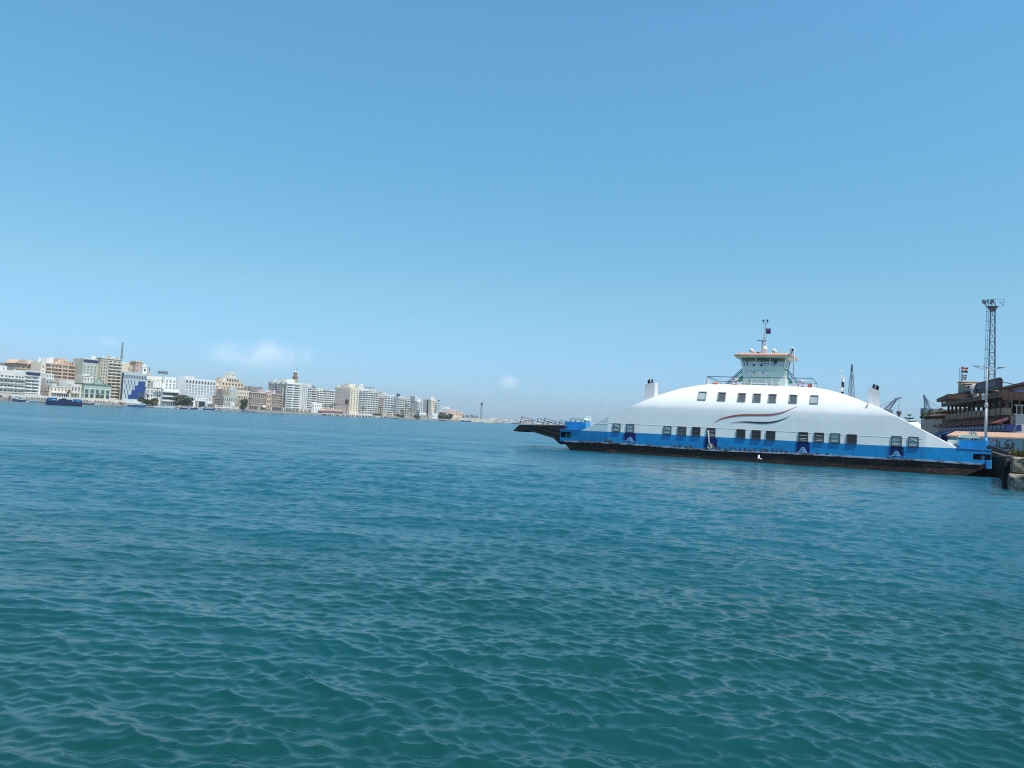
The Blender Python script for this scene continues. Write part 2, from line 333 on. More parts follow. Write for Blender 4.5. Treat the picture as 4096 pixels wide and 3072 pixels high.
ferry = thing('car_ferry', 'white and blue double ended car ferry with arched roof moored at the quay', 'ferry', (FR.o.x, FR.o.y, 0), FR.rot)
def far(v): return BEAM-v
def slab(xs, lo, hi, m, name, mats, holes=(), smooth=False):
    """a band of side plating on both sides with deck and keel faces; holes = (xa, xb, za, zb, depth, mat) open recesses on the near side"""
    b = MB(); xs = sorted(set(xs) | {h[0] for h in holes} | {h[1] for h in holes})
    for a, c in zip(xs, xs[1:]):
        mid = .5*(a+c); H = [h for h in holes if h[0]-1e-6 <= mid <= h[1]+1e-6]
        va, vc = vplan(a), vplan(c)
        def q(z0a, z0c, z1a, z1c): b.poly([(a,va,z0a),(c,vc,z0c),(c,vc,z1c),(a,va,z1a)], m)
        if H:
            h = H[0]; q(lo(a), lo(c), h[2], h[2]); q(h[3], h[3], hi(a), hi(c))
        else: q(lo(a), lo(c), hi(a), hi(c))
        b.poly([(a,far(va),lo(a)),(a,far(va),hi(a)),(c,far(vc),hi(c)),(c,far(vc),lo(c))], m)
        b.poly([(a,va,hi(a)),(c,vc,hi(c)),(c,far(vc),hi(c)),(a,far(va),hi(a))], m)
        b.poly([(a,va,lo(a)),(a,far(va),lo(a)),(c,far(vc),lo(c)),(c,vc,lo(c))], m)
    for a, s in ((xs[0], 1), (xs[-1], 1)):
        v = vplan(a); b.poly([(a,v,lo(a)),(a,v,hi(a)),(a,far(v),hi(a)),(a,far(v),lo(a))], m)
    for (xa, xb, za, zb, d, mm) in holes:
        pa, pb = vplan(xa), vplan(xb)
        b.poly([(xa,pa+d,za),(xb,pb+d,za),(xb,pb+d,zb),(xa,pa+d,zb)], mm)
        for (x, p) in ((xa, pa), (xb, pb)): b.poly([(x,p,za),(x,p+d,za),(x,p+d,zb),(x,p,zb)], mm)
        for z in (za, zb): b.poly([(xa,pa,z),(xb,pb,z),(xb,pb+d,z),(xa,pa+d,z)], mm)
    return b.build(name, mats, ferry, norm=False)
# hull with raked ends
xl0 = P0(2253,1765)[0]; xl1 = P0(2300,1800)[0]; xr0 = P0(3938,1862)[0]; xr1 = P0(3770,1895)[0]
def keel(x):
    if x < xl1: t = (xl1-x)/(xl1-xl0); return -.7+t*(hull_top(xl0)+.64)
    if x > xr1: t = (x-xr1)/(xr0-xr1); return -.7+(t**1.4)*(hull_top(xr0)-.35+.7)
    return -.7
xs = list(np.linspace(xl0, xr0, 60)) + [xl1, xr1, XL, XR]
slab([x for x in xs if xl0 <= x <= xr0], keel, lambda x: hull_top(x)-.003, 0, 'hull', [M_hull])
# rubbing strake on the joint
b = MB(); pts = np.linspace(xl0+.2, xr0-.3, 70)
for a, c in zip(pts, pts[1:]):
    j = [rng.normal(0, .012) for _ in range(2)]
    b.hexa([(a,vplan(a)-.16,hull_top(a)-.10),(c,vplan(c)-.16,hull_top(c)-.10),(c,vplan(c)+.02,hull_top(c)-.10),(a,vplan(a)+.02,hull_top(a)-.10),
            (a,vplan(a)-.13+j[0],hull_top(a)+.05),(c,vplan(c)-.13+j[0],hull_top(c)+.05),(c,vplan(c)+.02,hull_top(c)+.09),(a,vplan(a)+.02,hull_top(a)+.09)])
b.build('rubbing_strake', [M_rub], ferry)
# second lower rubbing line
b = MB()
for a, c in zip(pts[2:-6], pts[3:-5]):
    f = lambda x: .55*hull_top(x)+.18
    b.hexa([(a,vplan(a)-.07,f(a)-.05),(c,vplan(c)-.07,f(c)-.05),(c,vplan(c)+.02,f(c)-.05),(a,vplan(a)+.02,f(a)-.05),(a,vplan(a)-.07,f(a)+.05),(c,vplan(c)-.07,f(c)+.05),(c,vplan(c)+.02,f(c)+.05),(a,vplan(a)+.02,f(a)+.05)])
b.build('lower_strake', [M_hull], ferry)
# bulwark band with open mooring recesses
def rect(x0, y0, x1, y1):
    a = S(x0, y1); c = S(x1, y0); e = S(x1, y1); f = S(x0, y0)
    return a.x, c.x, .5*(a.z+e.z), .5*(c.z+f.z)
openL = rect(2242,1728,2285,1750); openR = rect(3892,1816,3963,1840)
chock = [rect(cx-w/2, cy-h/2, cx+w/2, cy+h/2) for cx, cy, w, h in ((2520,1751,42,33),(2844,1775,45,42),(3212,1791,48,44),(3586,1807,50,40))]
xs = list(np.linspace(X0, X1, 60))+[XL, XR]
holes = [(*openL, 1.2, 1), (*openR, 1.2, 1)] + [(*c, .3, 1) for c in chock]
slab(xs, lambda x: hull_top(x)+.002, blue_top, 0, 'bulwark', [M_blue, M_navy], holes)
# capping rail of the bulwark beyond the house
for a0, a1 in ((X0-.03, P0(2325,1722)[0]), (P0(3828,1793)[0], X1+.05)):
    b = MB(); q = np.linspace(a0, a1, 6)
    for a, c in zip(q, q[1:]):
        b.hexa([(a,vplan(a)-.09,blue_top(a)+.003),(c,vplan(c)-.09,blue_top(c)+.003),(c,vplan(c)+.22,blue_top(c)+.003),(a,vplan(a)+.22,blue_top(a)+.003),
                (a,vplan(a)-.09,blue_top(a)+.08),(c,vplan(c)-.09,blue_top(c)+.08),(c,vplan(c)+.22,blue_top(c)+.08),(a,vplan(a)+.22,blue_top(a)+.08)])
    b.build('capping_rail', [mat('capping_blue', (.05,.27,.60), .45, .15, 2)], ferry)
# fairlead chocks: rounded surround, pale roller bracket with ring
for k, (xa, xb, za, zb) in enumerate(chock):
    f = MB(); r = .12; c = [(xa-.06, za), (xa-.06, zb-r), (xa+r*.4, zb+.05), (xb-r*.4, zb+.05), (xb+.06, zb-r), (xb+.06, za)]
    pl = .5*(vplan(xa)+vplan(xb))
    for p, q in zip(c, c[1:]): f.bar((p[0], pl-.03, p[1]), (q[0], pl-.03, q[1]), .11)
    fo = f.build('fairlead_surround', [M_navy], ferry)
    f = MB(); m = .5*(xa+xb); w = .42*(xb-xa); h = zb-za
    f.extr([(m-w, za+.06), (m+w, za+.06), (m+.35*w, za+.50*h), (m-.35*w, za+.50*h)], pl-.02, pl+.12)
    f.torus((m, pl-.06, za+.42*h), .13, .05, 'y', 14, 6)
    f.box(m-w-.35, m-w, pl-.06, pl+.05, za-.04, za+.10); f.box(m+w, m+w+.35, pl-.06, pl+.05, za-.04, za+.10)
    f.build('roller_bracket', [M_pale if k != 1 else mat('rusty_bracket', (.20,.17,.15), .8, .4, 3)], fo)
# rope hauled out of the open window into the second chock
xa, xb, za, zb = chock[1]; m = .5*(xa+xb)
b = MB(); b.tube([(m-.15,-.05,za+.35),(m-.2,-.28,za+.8),(m-.28,-.22,zb+.15),(m-.38,-.12,zb+.75),(m-.40,-.08,zb+.95)], .085, 7, 0); b.torus((m-.15,-.12,za+.28), .22, .07, 'y', 12, 6)
tag(b.build('mooring_rope', [mat('rope_offwhite', (.62,.58,.56), .9, .2, 9)], None, True, loc=(FR.o.x, FR.o.y, 0), rot=FR.rot), 'thick white mooring rope hanging from the open ferry window into the chock', 'rope')
# rusted fender lugs along the worn middle of the blue band
for k in range(24):
    px = [2700,2745,2765,2880,2903,2925,2944,2962,2982,3002,3020,3048,3064,3070,3092,3108,3128,3146,2425,2436,2445,2720,3270,3310][k]
    x = P0(px, 1790)[0]; z = hull_top(x)+.10; h = rng.uniform(.22, .5) if k < 22 else .15
    b = MB(); b.box(x-.05, x+.05, -.12, -.0, z, z+h); b.box(x-.16, x+.16, -.10, .0, z, z+.10); b.bar((x-.12,-.06,z+h*.6), (x+.12,-.06,z+h*.75), .06)
    b.build('fender_lug', [mat('lug_rust', (.085,.045,.03), .85, .5, 6, col2=(.3,.42,.55), thr=.55)], ferry)
# openings at the ends: bitts inside, corner fender block
for (xa, xb, za, zb), cols in ((openL, (M_green, M_green)), (openR, (M_black, M_steel))):
    for t, mm in zip((.45, .8) if cols[0] is M_green else (.22, .58), cols):
        x = xa+(xb-xa)*t; v = vplan(x)+.45; h = (zb-za)*.72
        b = MB(); b.lathe([(.20,0),(.20,.06),(.15,.08),(.15,h*.7),(.21,h*.75),(.21,h*.95),(.16,h)], (x, v, za), 14); b.bar((x-.3, v, za+h*.6), (x+.3, v, za+h*.6), .07)
        b.build('bitt', [mm], ferry, True)
xa, xb, za, zb = rect(3941,1842,3965,1873)
b = MB(); v = vplan(xb)
b.extz([(xa, v-.12), (xa+.1, v-.28), (xb-.1, v-.28), (xb+.04, v-.12), (xb+.04, v+.5), (xa, v+.5)], za-.05, zb+.05); b.build('corner_fender', [mat('fender_bright_blue', (.03,.27,.62), .45, .15, 2)], ferry)
# ---- passenger house: vertical wall, then the plating leans in and the roof arches over
def house():
    b = MB(); xs = sorted(set([a for a, _ in sil] + list(np.linspace(sil[0][0], sil[-1][0], 90)) + [XL, XR])); NZ = 15
    near = []; fr_ = []
    for x in xs:
        lo = blue_top(x)+.004; hi = max(ztop(x), lo+.01); k = min(max(ZK, lo), hi)
        zs = [lo + (k-lo)*i/4 for i in range(5)] + [k + (hi-k)*i/(NZ-4) for i in range(1, NZ-3)]
        near.append([(x, vs(x, z)+.015, z) for z in zs]); fr_.append([(x, far(vs(x, z)+.015), z) for z in zs])
    b.grid(near); b.grid(fr_)
    n = len(b.v)
    for (p, q), (r, s) in zip(zip(near, near[1:]), zip(fr_, fr_[1:])):      # cambered roof deck
        ys = [0, .12, .3, .5, .7, .88, 1]
        for y0, y1 in zip(ys, ys[1:]):
            L = lambda A, B, t: tuple(A[i]+(B[i]-A[i])*t + (.28*(1-(2*t-1)**2) if i == 2 else 0) for i in range(3))
            b.poly([L(p[-1], r[-1], y0), L(q[-1], s[-1], y0), L(q[-1], s[-1], y1), L(p[-1], r[-1], y1)])
    o = b.build('superstructure', [M_white], ferry)
    bm = bmesh.new(); bm.from_mesh(o.data); bmesh.ops.remove_doubles(bm, verts=bm.verts, dist=.003); bmesh.ops.recalc_face_normals(bm, faces=bm.faces)
    for f in bm.faces: f.smooth = True
    for e in bm.edges:
        if len(e.link_faces) == 2 and e.calc_face_angle(0) > R_(16): e.smooth = False
    bm.to_mesh(o.data); bm.free()
house()
# plate seams: thin welded laps
for p0, p1 in (((2335,1692),(2430,1696)), ((2433,1692),(2700,1704)), ((2700,1704),(3100,1724)), ((3100,1724),(3690,1756))):
    b = MB(); n = 8; q = [S(p0[0]+(p1[0]-p0[0])*i/n, p0[1]+(p1[1]-p0[1])*i/n) for i in range(n+1)]
    for a, c in zip(q, q[1:]): b.hexa([(a.x,a.y-.004,a.z-.008),(c.x,c.y-.004,c.z-.008),(c.x,c.y+.02,c.z-.008),(a.x,a.y+.02,a.z-.008),(a.x,a.y-.004,a.z+.012),(c.x,c.y-.004,c.z+.012),(c.x,c.y+.02,c.z+.012),(a.x,a.y+.02,a.z+.012)])
    b.build('plate_seam', [M_white], ferry)
# windows
def window(cx, cy, w, h, kind, upper=False):
    w -= 3; h -= 3; c = S(cx, cy); W_ = S(cx+w/2, cy).x - S(cx-w/2, cy).x; zt = S(cx, cy-h/2).z; zb = S(cx, cy+h/2).z
    x0, x1 = c.x-W_/2, c.x+W_/2
    def q(x, z, off): v = vs(x, z); return (x, v-off, z)
    f = MB(); bw = .085 if not upper else .10
    for p, r in (((x0,zb),(x1,zb)), ((x1,zb),(x1,zt)), ((x1,zt),(x0,zt)), ((x0,zt),(x0,zb))): f.bar(q(*p, .045), q(*r, .045), bw)
    if not upper:
        zm = zb+(zt-zb)*.5; f.bar(q(x0,zm,.04), q(x1,zm,.04), .055)
        f.box(x0-.05, x1+.05, c.y-.14, c.y+.01, zb-.10, zb-.045)
    if kind == 'bars':
        for t in (.12, .30, .66): f.bar(q(x0+.1, zb+(zt-zb)*t, .05), q(x1-.1, zb+(zt-zb)*t, .05), .05, 1)
    if kind == 'brace': f.bar(q(x0+.1, zt-.1, .03), q(x1-.1, zb+(zt-zb)*.55, .03), .07, 1)
    fo = f.build('window', [M_frameg if upper else M_frame, M_whiterail], ferry)
    p = MB(); off = .022
    p.poly([q(x0,zb,off), q(x1,zb,off), q(x1,zt,off), q(x0,zt,off)])
    p.build('pane', [{'light': G_light, 'brace': G_light, 'bars': G_dark, 'dark': G_dark, 'grey': G_grey}[kind]], fo)
    if upper:      # projecting hood
        p = MB(); d = Vector(q(x0, zt+.07, .02)); e = Vector(q(x1, zt+.07, .02))
        p.hexa([d+Vector((-.04,-.16,-.03)), e+Vector((.04,-.16,-.03)), e+Vector((.04,.05,-.03)), d+Vector((-.04,.05,-.03)), d+Vector((-.04,-.16,.02)), e+Vector((.04,-.16,.02)), e+Vector((.04,.05,.02)), d+Vector((-.04,.05,.02))])
        p.build('hood', [M_frameg], fo)
for cx, cy, k in ((2809,1584,'light'),(2887,1587,'grey'),(2967,1590,'grey'),(3027.5,1592,'grey'),(3089.5,1594,'grey'),(3172.7,1596.6,'grey'),(3257,1599,'light')): window(cx, cy, 33, 33, k, True)
for cx, cy, w, h, k in ((2467,1709.5,31,33,'brace'),(2521,1712,32,34,'light'),(2670,1720,32,33,'brace'),(2728,1723,35,34,'grey'),(2785,1725,34,35,'dark'),(2844,1729,36,36,'bars'),(2964,1734,36,35,'dark'),(3025,1738,37,36,'dark'),(3083,1741,37,36,'dark'),(3213,1747,39,38,'bars'),(3276.6,1749,39,37,'bars'),(3341,1752,40,38,'light'),(3407,1756,41,38,'dark'),(3586,1764,42,40,'light'),(3654,1767,42,40,'brace')): window(cx, cy, w, h, k)
# painted ribbons of the livery: a raised film on the plating
def ribbon(name, pts, m):
    n = 40; px = np.linspace(0, 1, n); t = np.linspace(0, 1, len(pts)); A = np.array(pts, float)
    C = [np.array([np.interp(s, t, A[:, i]) for i in range(3)]) for s in px]
    C = [np.mean(C[max(0, i-1):i+2], axis=0) for i in range(n)]
    b = MB(); b.grid([[S(c[0], c[1]-c[2]*.42, .012) for c in C], [S(c[0], c[1], .014) for c in C], [S(c[0], c[1]+c[2]*.42, .012) for c in C]])
    b.build(name, [m], ferry)
ribbon('red_swoosh', [(2851,1695,.5),(2866,1684,3),(2885,1675,5.5),(2905,1669.5,7),(2935,1663.5,8.5),(2965,1660.5,8.5),(2990,1659.5,8),(3040,1660,8),(3080,1659.5,8),(3105,1656,7),(3130,1650,5.5),(3155,1640,3.5),(3175,1631,2),(3194,1624.5,.5)], M_red)
ribbon('navy_swoosh', [(2916,1692,.5),(2938,1689.5,2),(2961,1687.5,4),(2990,1688,6.5),(3020,1690,8),(3050,1691.5,8.5),(3078,1690.5,8),(3105,1686,6.5),(3130,1678,4.5),(3150,1669,2.5),(3163,1663,.5)], M_navystripe)
# ---- funnels
def funnel(pt, pb, plow, v, flip):
    xa, za = FR.hit(*pt, v); xb, zb = FR.hit(*pb, v); zl = FR.hit(*plow, v)[1]-1.0
    b = MB(); b.extr([(xa, zl), (xb, zl), (xb, zb), (xa, za)], v, v+1.7)
    o = b.build('funnel', [mat('funnel_grey', (.60,.61,.61), .5, .06, 1)], ferry)
    for t, r in ((.42, .14), (.72, .20)) if flip else ((.30, .20), (.62, .13)):
        x = xa+(xb-xa)*t; z = za+(zb-za)*t
        b = MB(); s = 1 if flip else -1
        b.tube([(x, v+.6, z-.3), (x, v+.6, z+.28), (x+.04*s, v+.6, z+.42), (x+.14*s, v+.6, z+.50)], r, 10); b.build('exhaust_pipe', [M_black], o, True)
funnel((2580,1537), (2619.5,1529), (2600,1600), 2.2, False)
funnel((3475,1546), (3521,1565), (3500,1640), 2.2, True)
# small deck lamp bracket and stain plate on the right shoulder
a = S(3472,1616,.03); c = S(3464,1632,.03)
b = MB(); b.tube([a, a*.5+c*.5+Vector((0,-.1,0)), c], .09, 8, r1=.03); b.build('drain_spout', [M_steel], ferry, True)
# ---- roof deck: railing, wheelhouse, mast
VD = vs(0, ztop(FR.hit(3030,1542)[0]))+.25
ra = [FR.hit(*p, VD) for p in ((2828,1504.5), (3248,1515))]
zt = .5*(ra[0][1]+ra[1][1]); zd = ztop(.5*(ra[0][0]+ra[1][0]))+.05
rl = MB()
for y in (VD, BEAM-VD): rl.bar((ra[0][0], y, zt), (ra[1][0], y, zt), .075, 0)
for x in (ra[0][0], ra[1][0]): rl.bar((x, VD, zt), (x, BEAM-VD, zt), .06, 0)
for f in (.33, .66):
    for y in (VD, BEAM-VD): rl.bar((ra[0][0], y, zd+(zt-zd)*f), (ra[1][0], y, zd+(zt-zd)*f), .03, 1)
for i in range(9):
    x = ra[0][0]+(ra[1][0]-ra[0][0])*i/8
    for y in (VD, BEAM-VD): rl.bar((x, y, zd-.25), (x, y, zt), .04, 1 if i % 8 else 0)
rl.bar((ra[0][0], VD, zt), (ra[0][0]+2.0, VD+.7, zd), .05, 0)
rl.build('railing', [M_tealrail, M_whiterail], ferry)
for x, s in ((ra[0][0], 1), (ra[1][0], -1)):      # end mesh panels
    b = MB(); b.box(x-.02, x+.02, VD, VD+1.6, zd, zd+(zt-zd)*.72); b.build('mesh_panel', [mat('panel_weathered', (.55,.54,.52), .8, .3, 5)], ferry)
VW = 3.6
wx = lambda px, py: FR.hit(px, py, VW)
bl, br_ = wx(2970,1468), wx(3137,1469); tl, tr = wx(2963,1427), wx(3147,1428)
zw0 = zd-.3; zw1 = .5*(bl[1]+br_[1]); zw2 = .5*(tl[1]+tr[1]); xw0, xw1 = bl[0], br_[0]; DW = 4.6
wh = MB(); wh.box(xw0, xw1, VW, VW+DW, zw0, zw1)
who = wh.build('wheelhouse', [M_mint], ferry)
# glazed band leaning outwards: corner posts, mullions, panes on every side
e0 = tl[0]-xw0; e1 = tr[0]-xw1; oy = .45
bot = [Vector((xw0, VW, zw1)), Vector((xw1, VW, zw1)), Vector((xw1, VW+DW, zw1)), Vector((xw0, VW+DW, zw1))]
top = [Vector((xw0+e0, VW-oy, zw2)), Vector((xw1+e1, VW-oy, zw2)), Vector((xw1+e1, VW+DW+oy, zw2)), Vector((xw0+e0, VW+DW+oy, zw2))]
post = MB()
for i in range(4):
    post.bar(bot[i], top[i], .15); j = (i+1) % 4
    post.bar(bot[i]+Vector((0,0,.06)), bot[j]+Vector((0,0,.06)), .12); post.bar(top[i]-Vector((0,0,.06)), top[j]-Vector((0,0,.06)), .14)
    for t in ((.34, .66) if i % 2 == 0 else (.5,)): post.bar(bot[i].lerp(bot[j], t), top[i].lerp(top[j], t), .085)
post.build('window_frame', [M_mint], who)
m = bpy.data.materials.new('clear_glass'); m.use_nodes = True; n_ = m.node_tree.nodes; bs = n_['Principled BSDF']
bs.inputs['Base Color'].default_value = (.03,.06,.055,1); bs.inputs['Roughness'].default_value = .03; bs.inputs['Alpha'].default_value = .42; bs.inputs['Specular IOR Level'].default_value = .6
for i in range(4):
    j = (i+1) % 4; ts = [0,.34,.66,1] if i % 2 == 0 else [0,.5,1]
    for a, c in zip(ts, ts[1:]):
        g = MB(); g.poly([bot[i].lerp(bot[j], a), bot[i].lerp(bot[j], c), top[i].lerp(top[j], c), top[i].lerp(top[j], a)]); g.build('pane', [m], who, norm=False)
con = MB(); xm = .5*(xw0+xw1)
con.box(xw0+.5, xw1-.5, VW+.9, VW+1.5, zw1-.02, zw1+.14); con.box(xm-.5, xm-.2, VW+.9, VW+1.3, zw1+.14, zw1+.40); con.box(xw1-1.3, xw1-.9, VW+.4, VW+.5, zw2-.75, zw2-.35); con.box(xw0+1.1, xw0+1.35, VW+1, VW+1.3, zw1+.14, zw1+.42)
con.box(xm-.7, xm+.9, VW+DW-.2, VW+DW-.1, zw1+.05, zw1+.14); con.bar((xm-.8,VW+DW,zw1+.5), (xm+.9,VW+DW,zw1+.5), .07); con.bar((xm-.8,VW+DW,zw1+.85), (xm+.9,VW+DW,zw1+.85), .06)
con.build('console', [mat('console_dark', (.03,.07,.06), .5, .2, 3)], who)
rf = [wx(2939,1424), wx(3177,1429)]; xr_0, xr_1 = rf[0][0], rf[1][0]; zr = zw2+.02
b = MB(); y0, y1 = VW-1.0, VW+DW+1.0
o1 = [(xr_0, y0+.5), (xr_0+.9, y0), (xr_1-.9, y0), (xr_1, y0+.5), (xr_1, y1-.5), (xr_1-.9, y1), (xr_0+.9, y1), (xr_0, y1-.5)]
i1 = [(x*.93+xm*.07, y*.93+.07*(VW+DW/2)) for x, y in o1]
n = 8
b.add([(x, y, zr+.04) for x, y in o1]+[(x, y, zr+.20) for x, y in o1]+[(x, y, zr+.36) for x, y in i1], [tuple(range(7,-1,-1)), tuple(range(16,24))]+[(i,(i+1)%8,8+(i+1)%8,8+i) for i in range(8)]+[(8+i,8+(i+1)%8,16+(i+1)%8,16+i) for i in range(8)], 0)
ro = b.build('wheelhouse_roof', [M_orange], who)
b = MB(); b.extz([(x*.97+xm*.03, y*.98+.02*(VW+DW/2)) for x, y in o1], zr-.10, zr+.037); b.build('roof_soffit', [mat('soffit_cream', (.62,.60,.46), .6, .1, 2)], who)
for cx, cy in ((3010,1407), (3100,1408)):
    x, z = FR.hit(cx, cy, VW-.2); b = MB(); b.tube([(x+.12,VW-.05,z-.02),(x-.05,VW-.30,z+.10),(x-.16,VW-.48,z+.16)], .19, 12, r1=.27); b.bar((x+.05,VW-.1,zr+.3), (x+.05,VW-.1,z), .08); b.torus((x,VW-.1,z-.05), .24, .03, 'x', 12, 5)
    b.build('searchlight', [mat('lamp_white', (.75,.77,.76), .4, .05, 3)], ro, True)
b = MB(); b.lathe([(.0,0),(.22,.02),(.22,.16),(.1,.24),(.0,.25)], (FR.hit(3033,1412,VW)[0], VW, zr+.34), 12); b.build('horn', [M_black], ro, True)
b = MB(); x, z = FR.hit(3167,1414, VW-.5); b.tube([(x-.1,VW-.4,zr+.3),(x,VW-.4,zr+.75),(x+.16,VW-.4,zr+.98)], .12, 8); b.build('navigation_lamp', [M_black], ro)
# lattice mast on the wheelhouse roof
VM = VW+1.6; mh = lambda px, py: FR.hit(px, py, VM)
m0 = mh(3043,1412); m1 = mh(3071,1412); mt = mh(3060,1318); mtt = mh(3061.5,1295); xc = .5*(m0[0]+m1[0]); hw = .5*(m1[0]-m0[0]); zb_ = zr+.3
ms = MB(); NB = 7
lv = [(zb_+(mt[1]-zb_)*i/NB, hw*(1-.78*i/NB), xc+(mt[0]-xc)*i/NB) for i in range(NB+1)]
crn = lambda L: [(L[2]-L[1], VM-L[1], L[0]), (L[2]+L[1], VM-L[1], L[0]), (L[2]+L[1], VM+L[1], L[0]), (L[2]-L[1], VM+L[1], L[0])]
for a, c in zip(lv, lv[1:]):
    A, C_ = crn(a), crn(c)
    for i in range(4): ms.bar(A[i], C_[i], .065, 0); ms.bar(C_[i], C_[(i+1) % 4], .045, 0); ms.bar(A[i], C_[(i+1) % 4], .032, 1)
ms.bar((mt[0], VM, mt[1]), (mtt[0], VM, mtt[1]), .07, 1)
ms.tube([(mtt[0]+.24*math.cos(q_), VM, mtt[1]+.26+.26*math.sin(q_)) for q_ in np.linspace(math.pi, 2*math.pi, 9)], .04, 6, 1)
mo = ms.build('lattice_mast', [M_whiterail, M_steel], ferry)
for s in (-1, 1):
    b = MB(); b.lathe([(.06,0),(.11,.02),(.11,.24),(.06,.28)], (mtt[0]+.24*s, VM, mtt[1]+.26), 10); b.build('mast_lamp', [M_black], mo)
b = MB(); x, z = mh(3061,1394); b.lathe([(.05,-.35),(.30,-.3),(.32,-.1),(.25,.12),(.1,.24),(0,.26)], (x, VM-.5, z), 14); b.build('radar_dome', [mat('lamp_white', (.75,.77,.76))], mo, True)
b = MB(); x, z = mh(3052,1364); b.box(x-.7, x+.5, VM-.55, VM-.4, z-.07, z+.07); b.box(x-.1, x+.1, VM-.5, VM-.3, z-.25, z); b.build('radar_scanner', [M_steel], mo)
# cloth flag
def flag(name, fr, px, py, v, wpx, hpx, bands, label, cat='flag', wave=.12, side=1, spots=None):
    x0, z0 = fr.hit(px, py, v); x1, z1 = fr.hit(px+wpx, py+hpx, v); w = abs(x1-x0); h = abs(z0-z1); NXX = 14
    b = MB()
    for k, (f0, f1, mi) in enumerate(bands):
        rows = []
        for f in (f0, .5*(f0+f1), f1):
            rows.append([(x0+side*w*i/NXX, v+wave*math.sin(i*.9+f*2)*(i/NXX), z0-h*f-.10*w*(i/NXX)**2*(.3+f)+.04*math.sin(i*.7)*h*.6) for i in range(NXX+1)])
        b.grid(rows, mi)
    return tag(b.build(name, [m for m in spots], None, True, norm=False, loc=(fr.o.x, fr.o.y, 0), rot=fr.rot), label, cat)
M_flagblue = mat('flag_navy', (.012,.02,.16), .8, .2, 5); M_flagred = mat('flag_red', (.55,.05,.07), .8, .15, 5); M_flagwhite = mat('flag_white', (.75,.75,.74), .8, .08, 5); M_flagblack = mat('flag_black', (.015,.016,.022), .8, .2, 5)
flag('ship_flag', FR, 3062, 1314, VM, 20, 20, [(0,.45,0),(.45,1,0)], 'navy blue flag with a red canton flying from the ferry mast', spots=[M_flagblue], wave=.25)
b = MB(); x0, z0 = mh(3071,1317); x1, z1 = mh(3080,1323); b.grid([[(x0+(x1-x0)*i/5, VM-.28+.06*math.sin(i), z0+(z1-z0)*j/2-.15*(i/5)) for i in range(6)] for j in range(3)])
c = b.build('canton', [M_flagred], bpy.data.objects['ship_flag'], norm=False)
# tall vent pipe with a hook top
xv, zv = FR.hit(3177,1392, VW-.9); b = MB(); zt_ = zv
xh = FR.hit(3163,1392, VW-.9)[0]; r = .5*(xv-xh)
b.tube([(xv, VW-.9, zd-.4), (xv, VW-.9, zt_-r)]+[(xv-r+r*math.cos(a), VW-.9, zt_-r+r*math.sin(a)) for a in np.linspace(.3, math.pi, 8)]+[(xh, VW-.9, zt_-r-.9)], .10, 8)
b.build('vent_pipe', [M_whiterail], ferry, True)
# outside stairs to the wheelhouse door, both sides
for (p, q, sgn) in (((2897,1541),(2966,1476),1), ((3194,1531),(3151,1479),-1)):
    y = VW+.2; a = FR.hit(*p, y); c = FR.hit(*q, y); b = MB()
    for yy in (y, y+.9):
        for dz in (0, -.28): b.bar((a[0], yy, a[1]+dz), (c[0], yy, c[1]+dz), .075)
        b.bar((c[0], yy, c[1]), ((xw0 if sgn > 0 else xw1), yy, c[1]), .075)
        b.bar((a[0], yy, a[1]-1.0), (a[0], yy, a[1]), .06); b.bar((c[0], yy, c[1]-1.2), (c[0], yy, c[1]), .05)
    for i in range(8):
        t = (i+.5)/8; b.box(a[0]+(c[0]-a[0])*t-.12, a[0]+(c[0]-a[0])*t+.12, y, y+.9, a[1]-1.1+(c[1]-a[1])*t, a[1]-1.06+(c[1]-a[1])*t)
    b.build('stairs', [M_tealrail], ferry)
for px, py, s in ((2961,1517,1), (3164,1529,-1)):
    x, z = FR.hit(px, py, VW-.1); b = MB(); b.extr([(x-.45*s, z-.4), (x+.3*s, z-.15), (x+.3*s, z+.5), (x-.1*s, z+.3)], VW-.12, VW-.05); b.build('stair_screen', [M_green], ferry)
# writing boards, trestle and marks on the wheelhouse front
for a0, a1 in ((2992,3030), (3032,3078)):
    xa, z1 = FR.hit(a0, 1486, VW-.1); xb, z0 = FR.hit(a1, 1496, VW-.1)
    b = MB(); b.box(xa, xb-.04, VW-.10, VW-.04, z0, z1); bo = b.build('name_board', [mat('board_white', (.82,.82,.80), .5, .04, 2)], who)
    xg = xb-.55 if a0 == 2992 else xa+.55; zz = .5*(z0+z1)
    for dx, w, dz in ((-.20,.10,.02),(.02,.05,.0),(.12,.16,.05),(.12,.12,-.05)) if a0 == 2992 else ((0,.17,.05),(.01,.13,-.05),(.04,.05,0)): g = MB(); g.box(xg+dx, xg+dx+w, VW-.115, VW-.1005, zz+dz-.04, zz+dz+.04); g.build('letter', [M_black], bo)
b = MB()
tq = lambda px, py: (lambda h: (h[0], VW-.35, h[1]))(FR.hit(px, py, VW-.35))
for p, q in (((3008,1499),(3003,1540)), ((3012,1497),(3000,1520)), ((3059,1499),(3070,1544)), ((3001,1533),(3066,1535)), ((3090,1518),(3091,1546))): b.bar(tq(*p), tq(*q), .07)
b.build('trestle', [mat('lamp_white', (.75,.77,.76))], ferry)
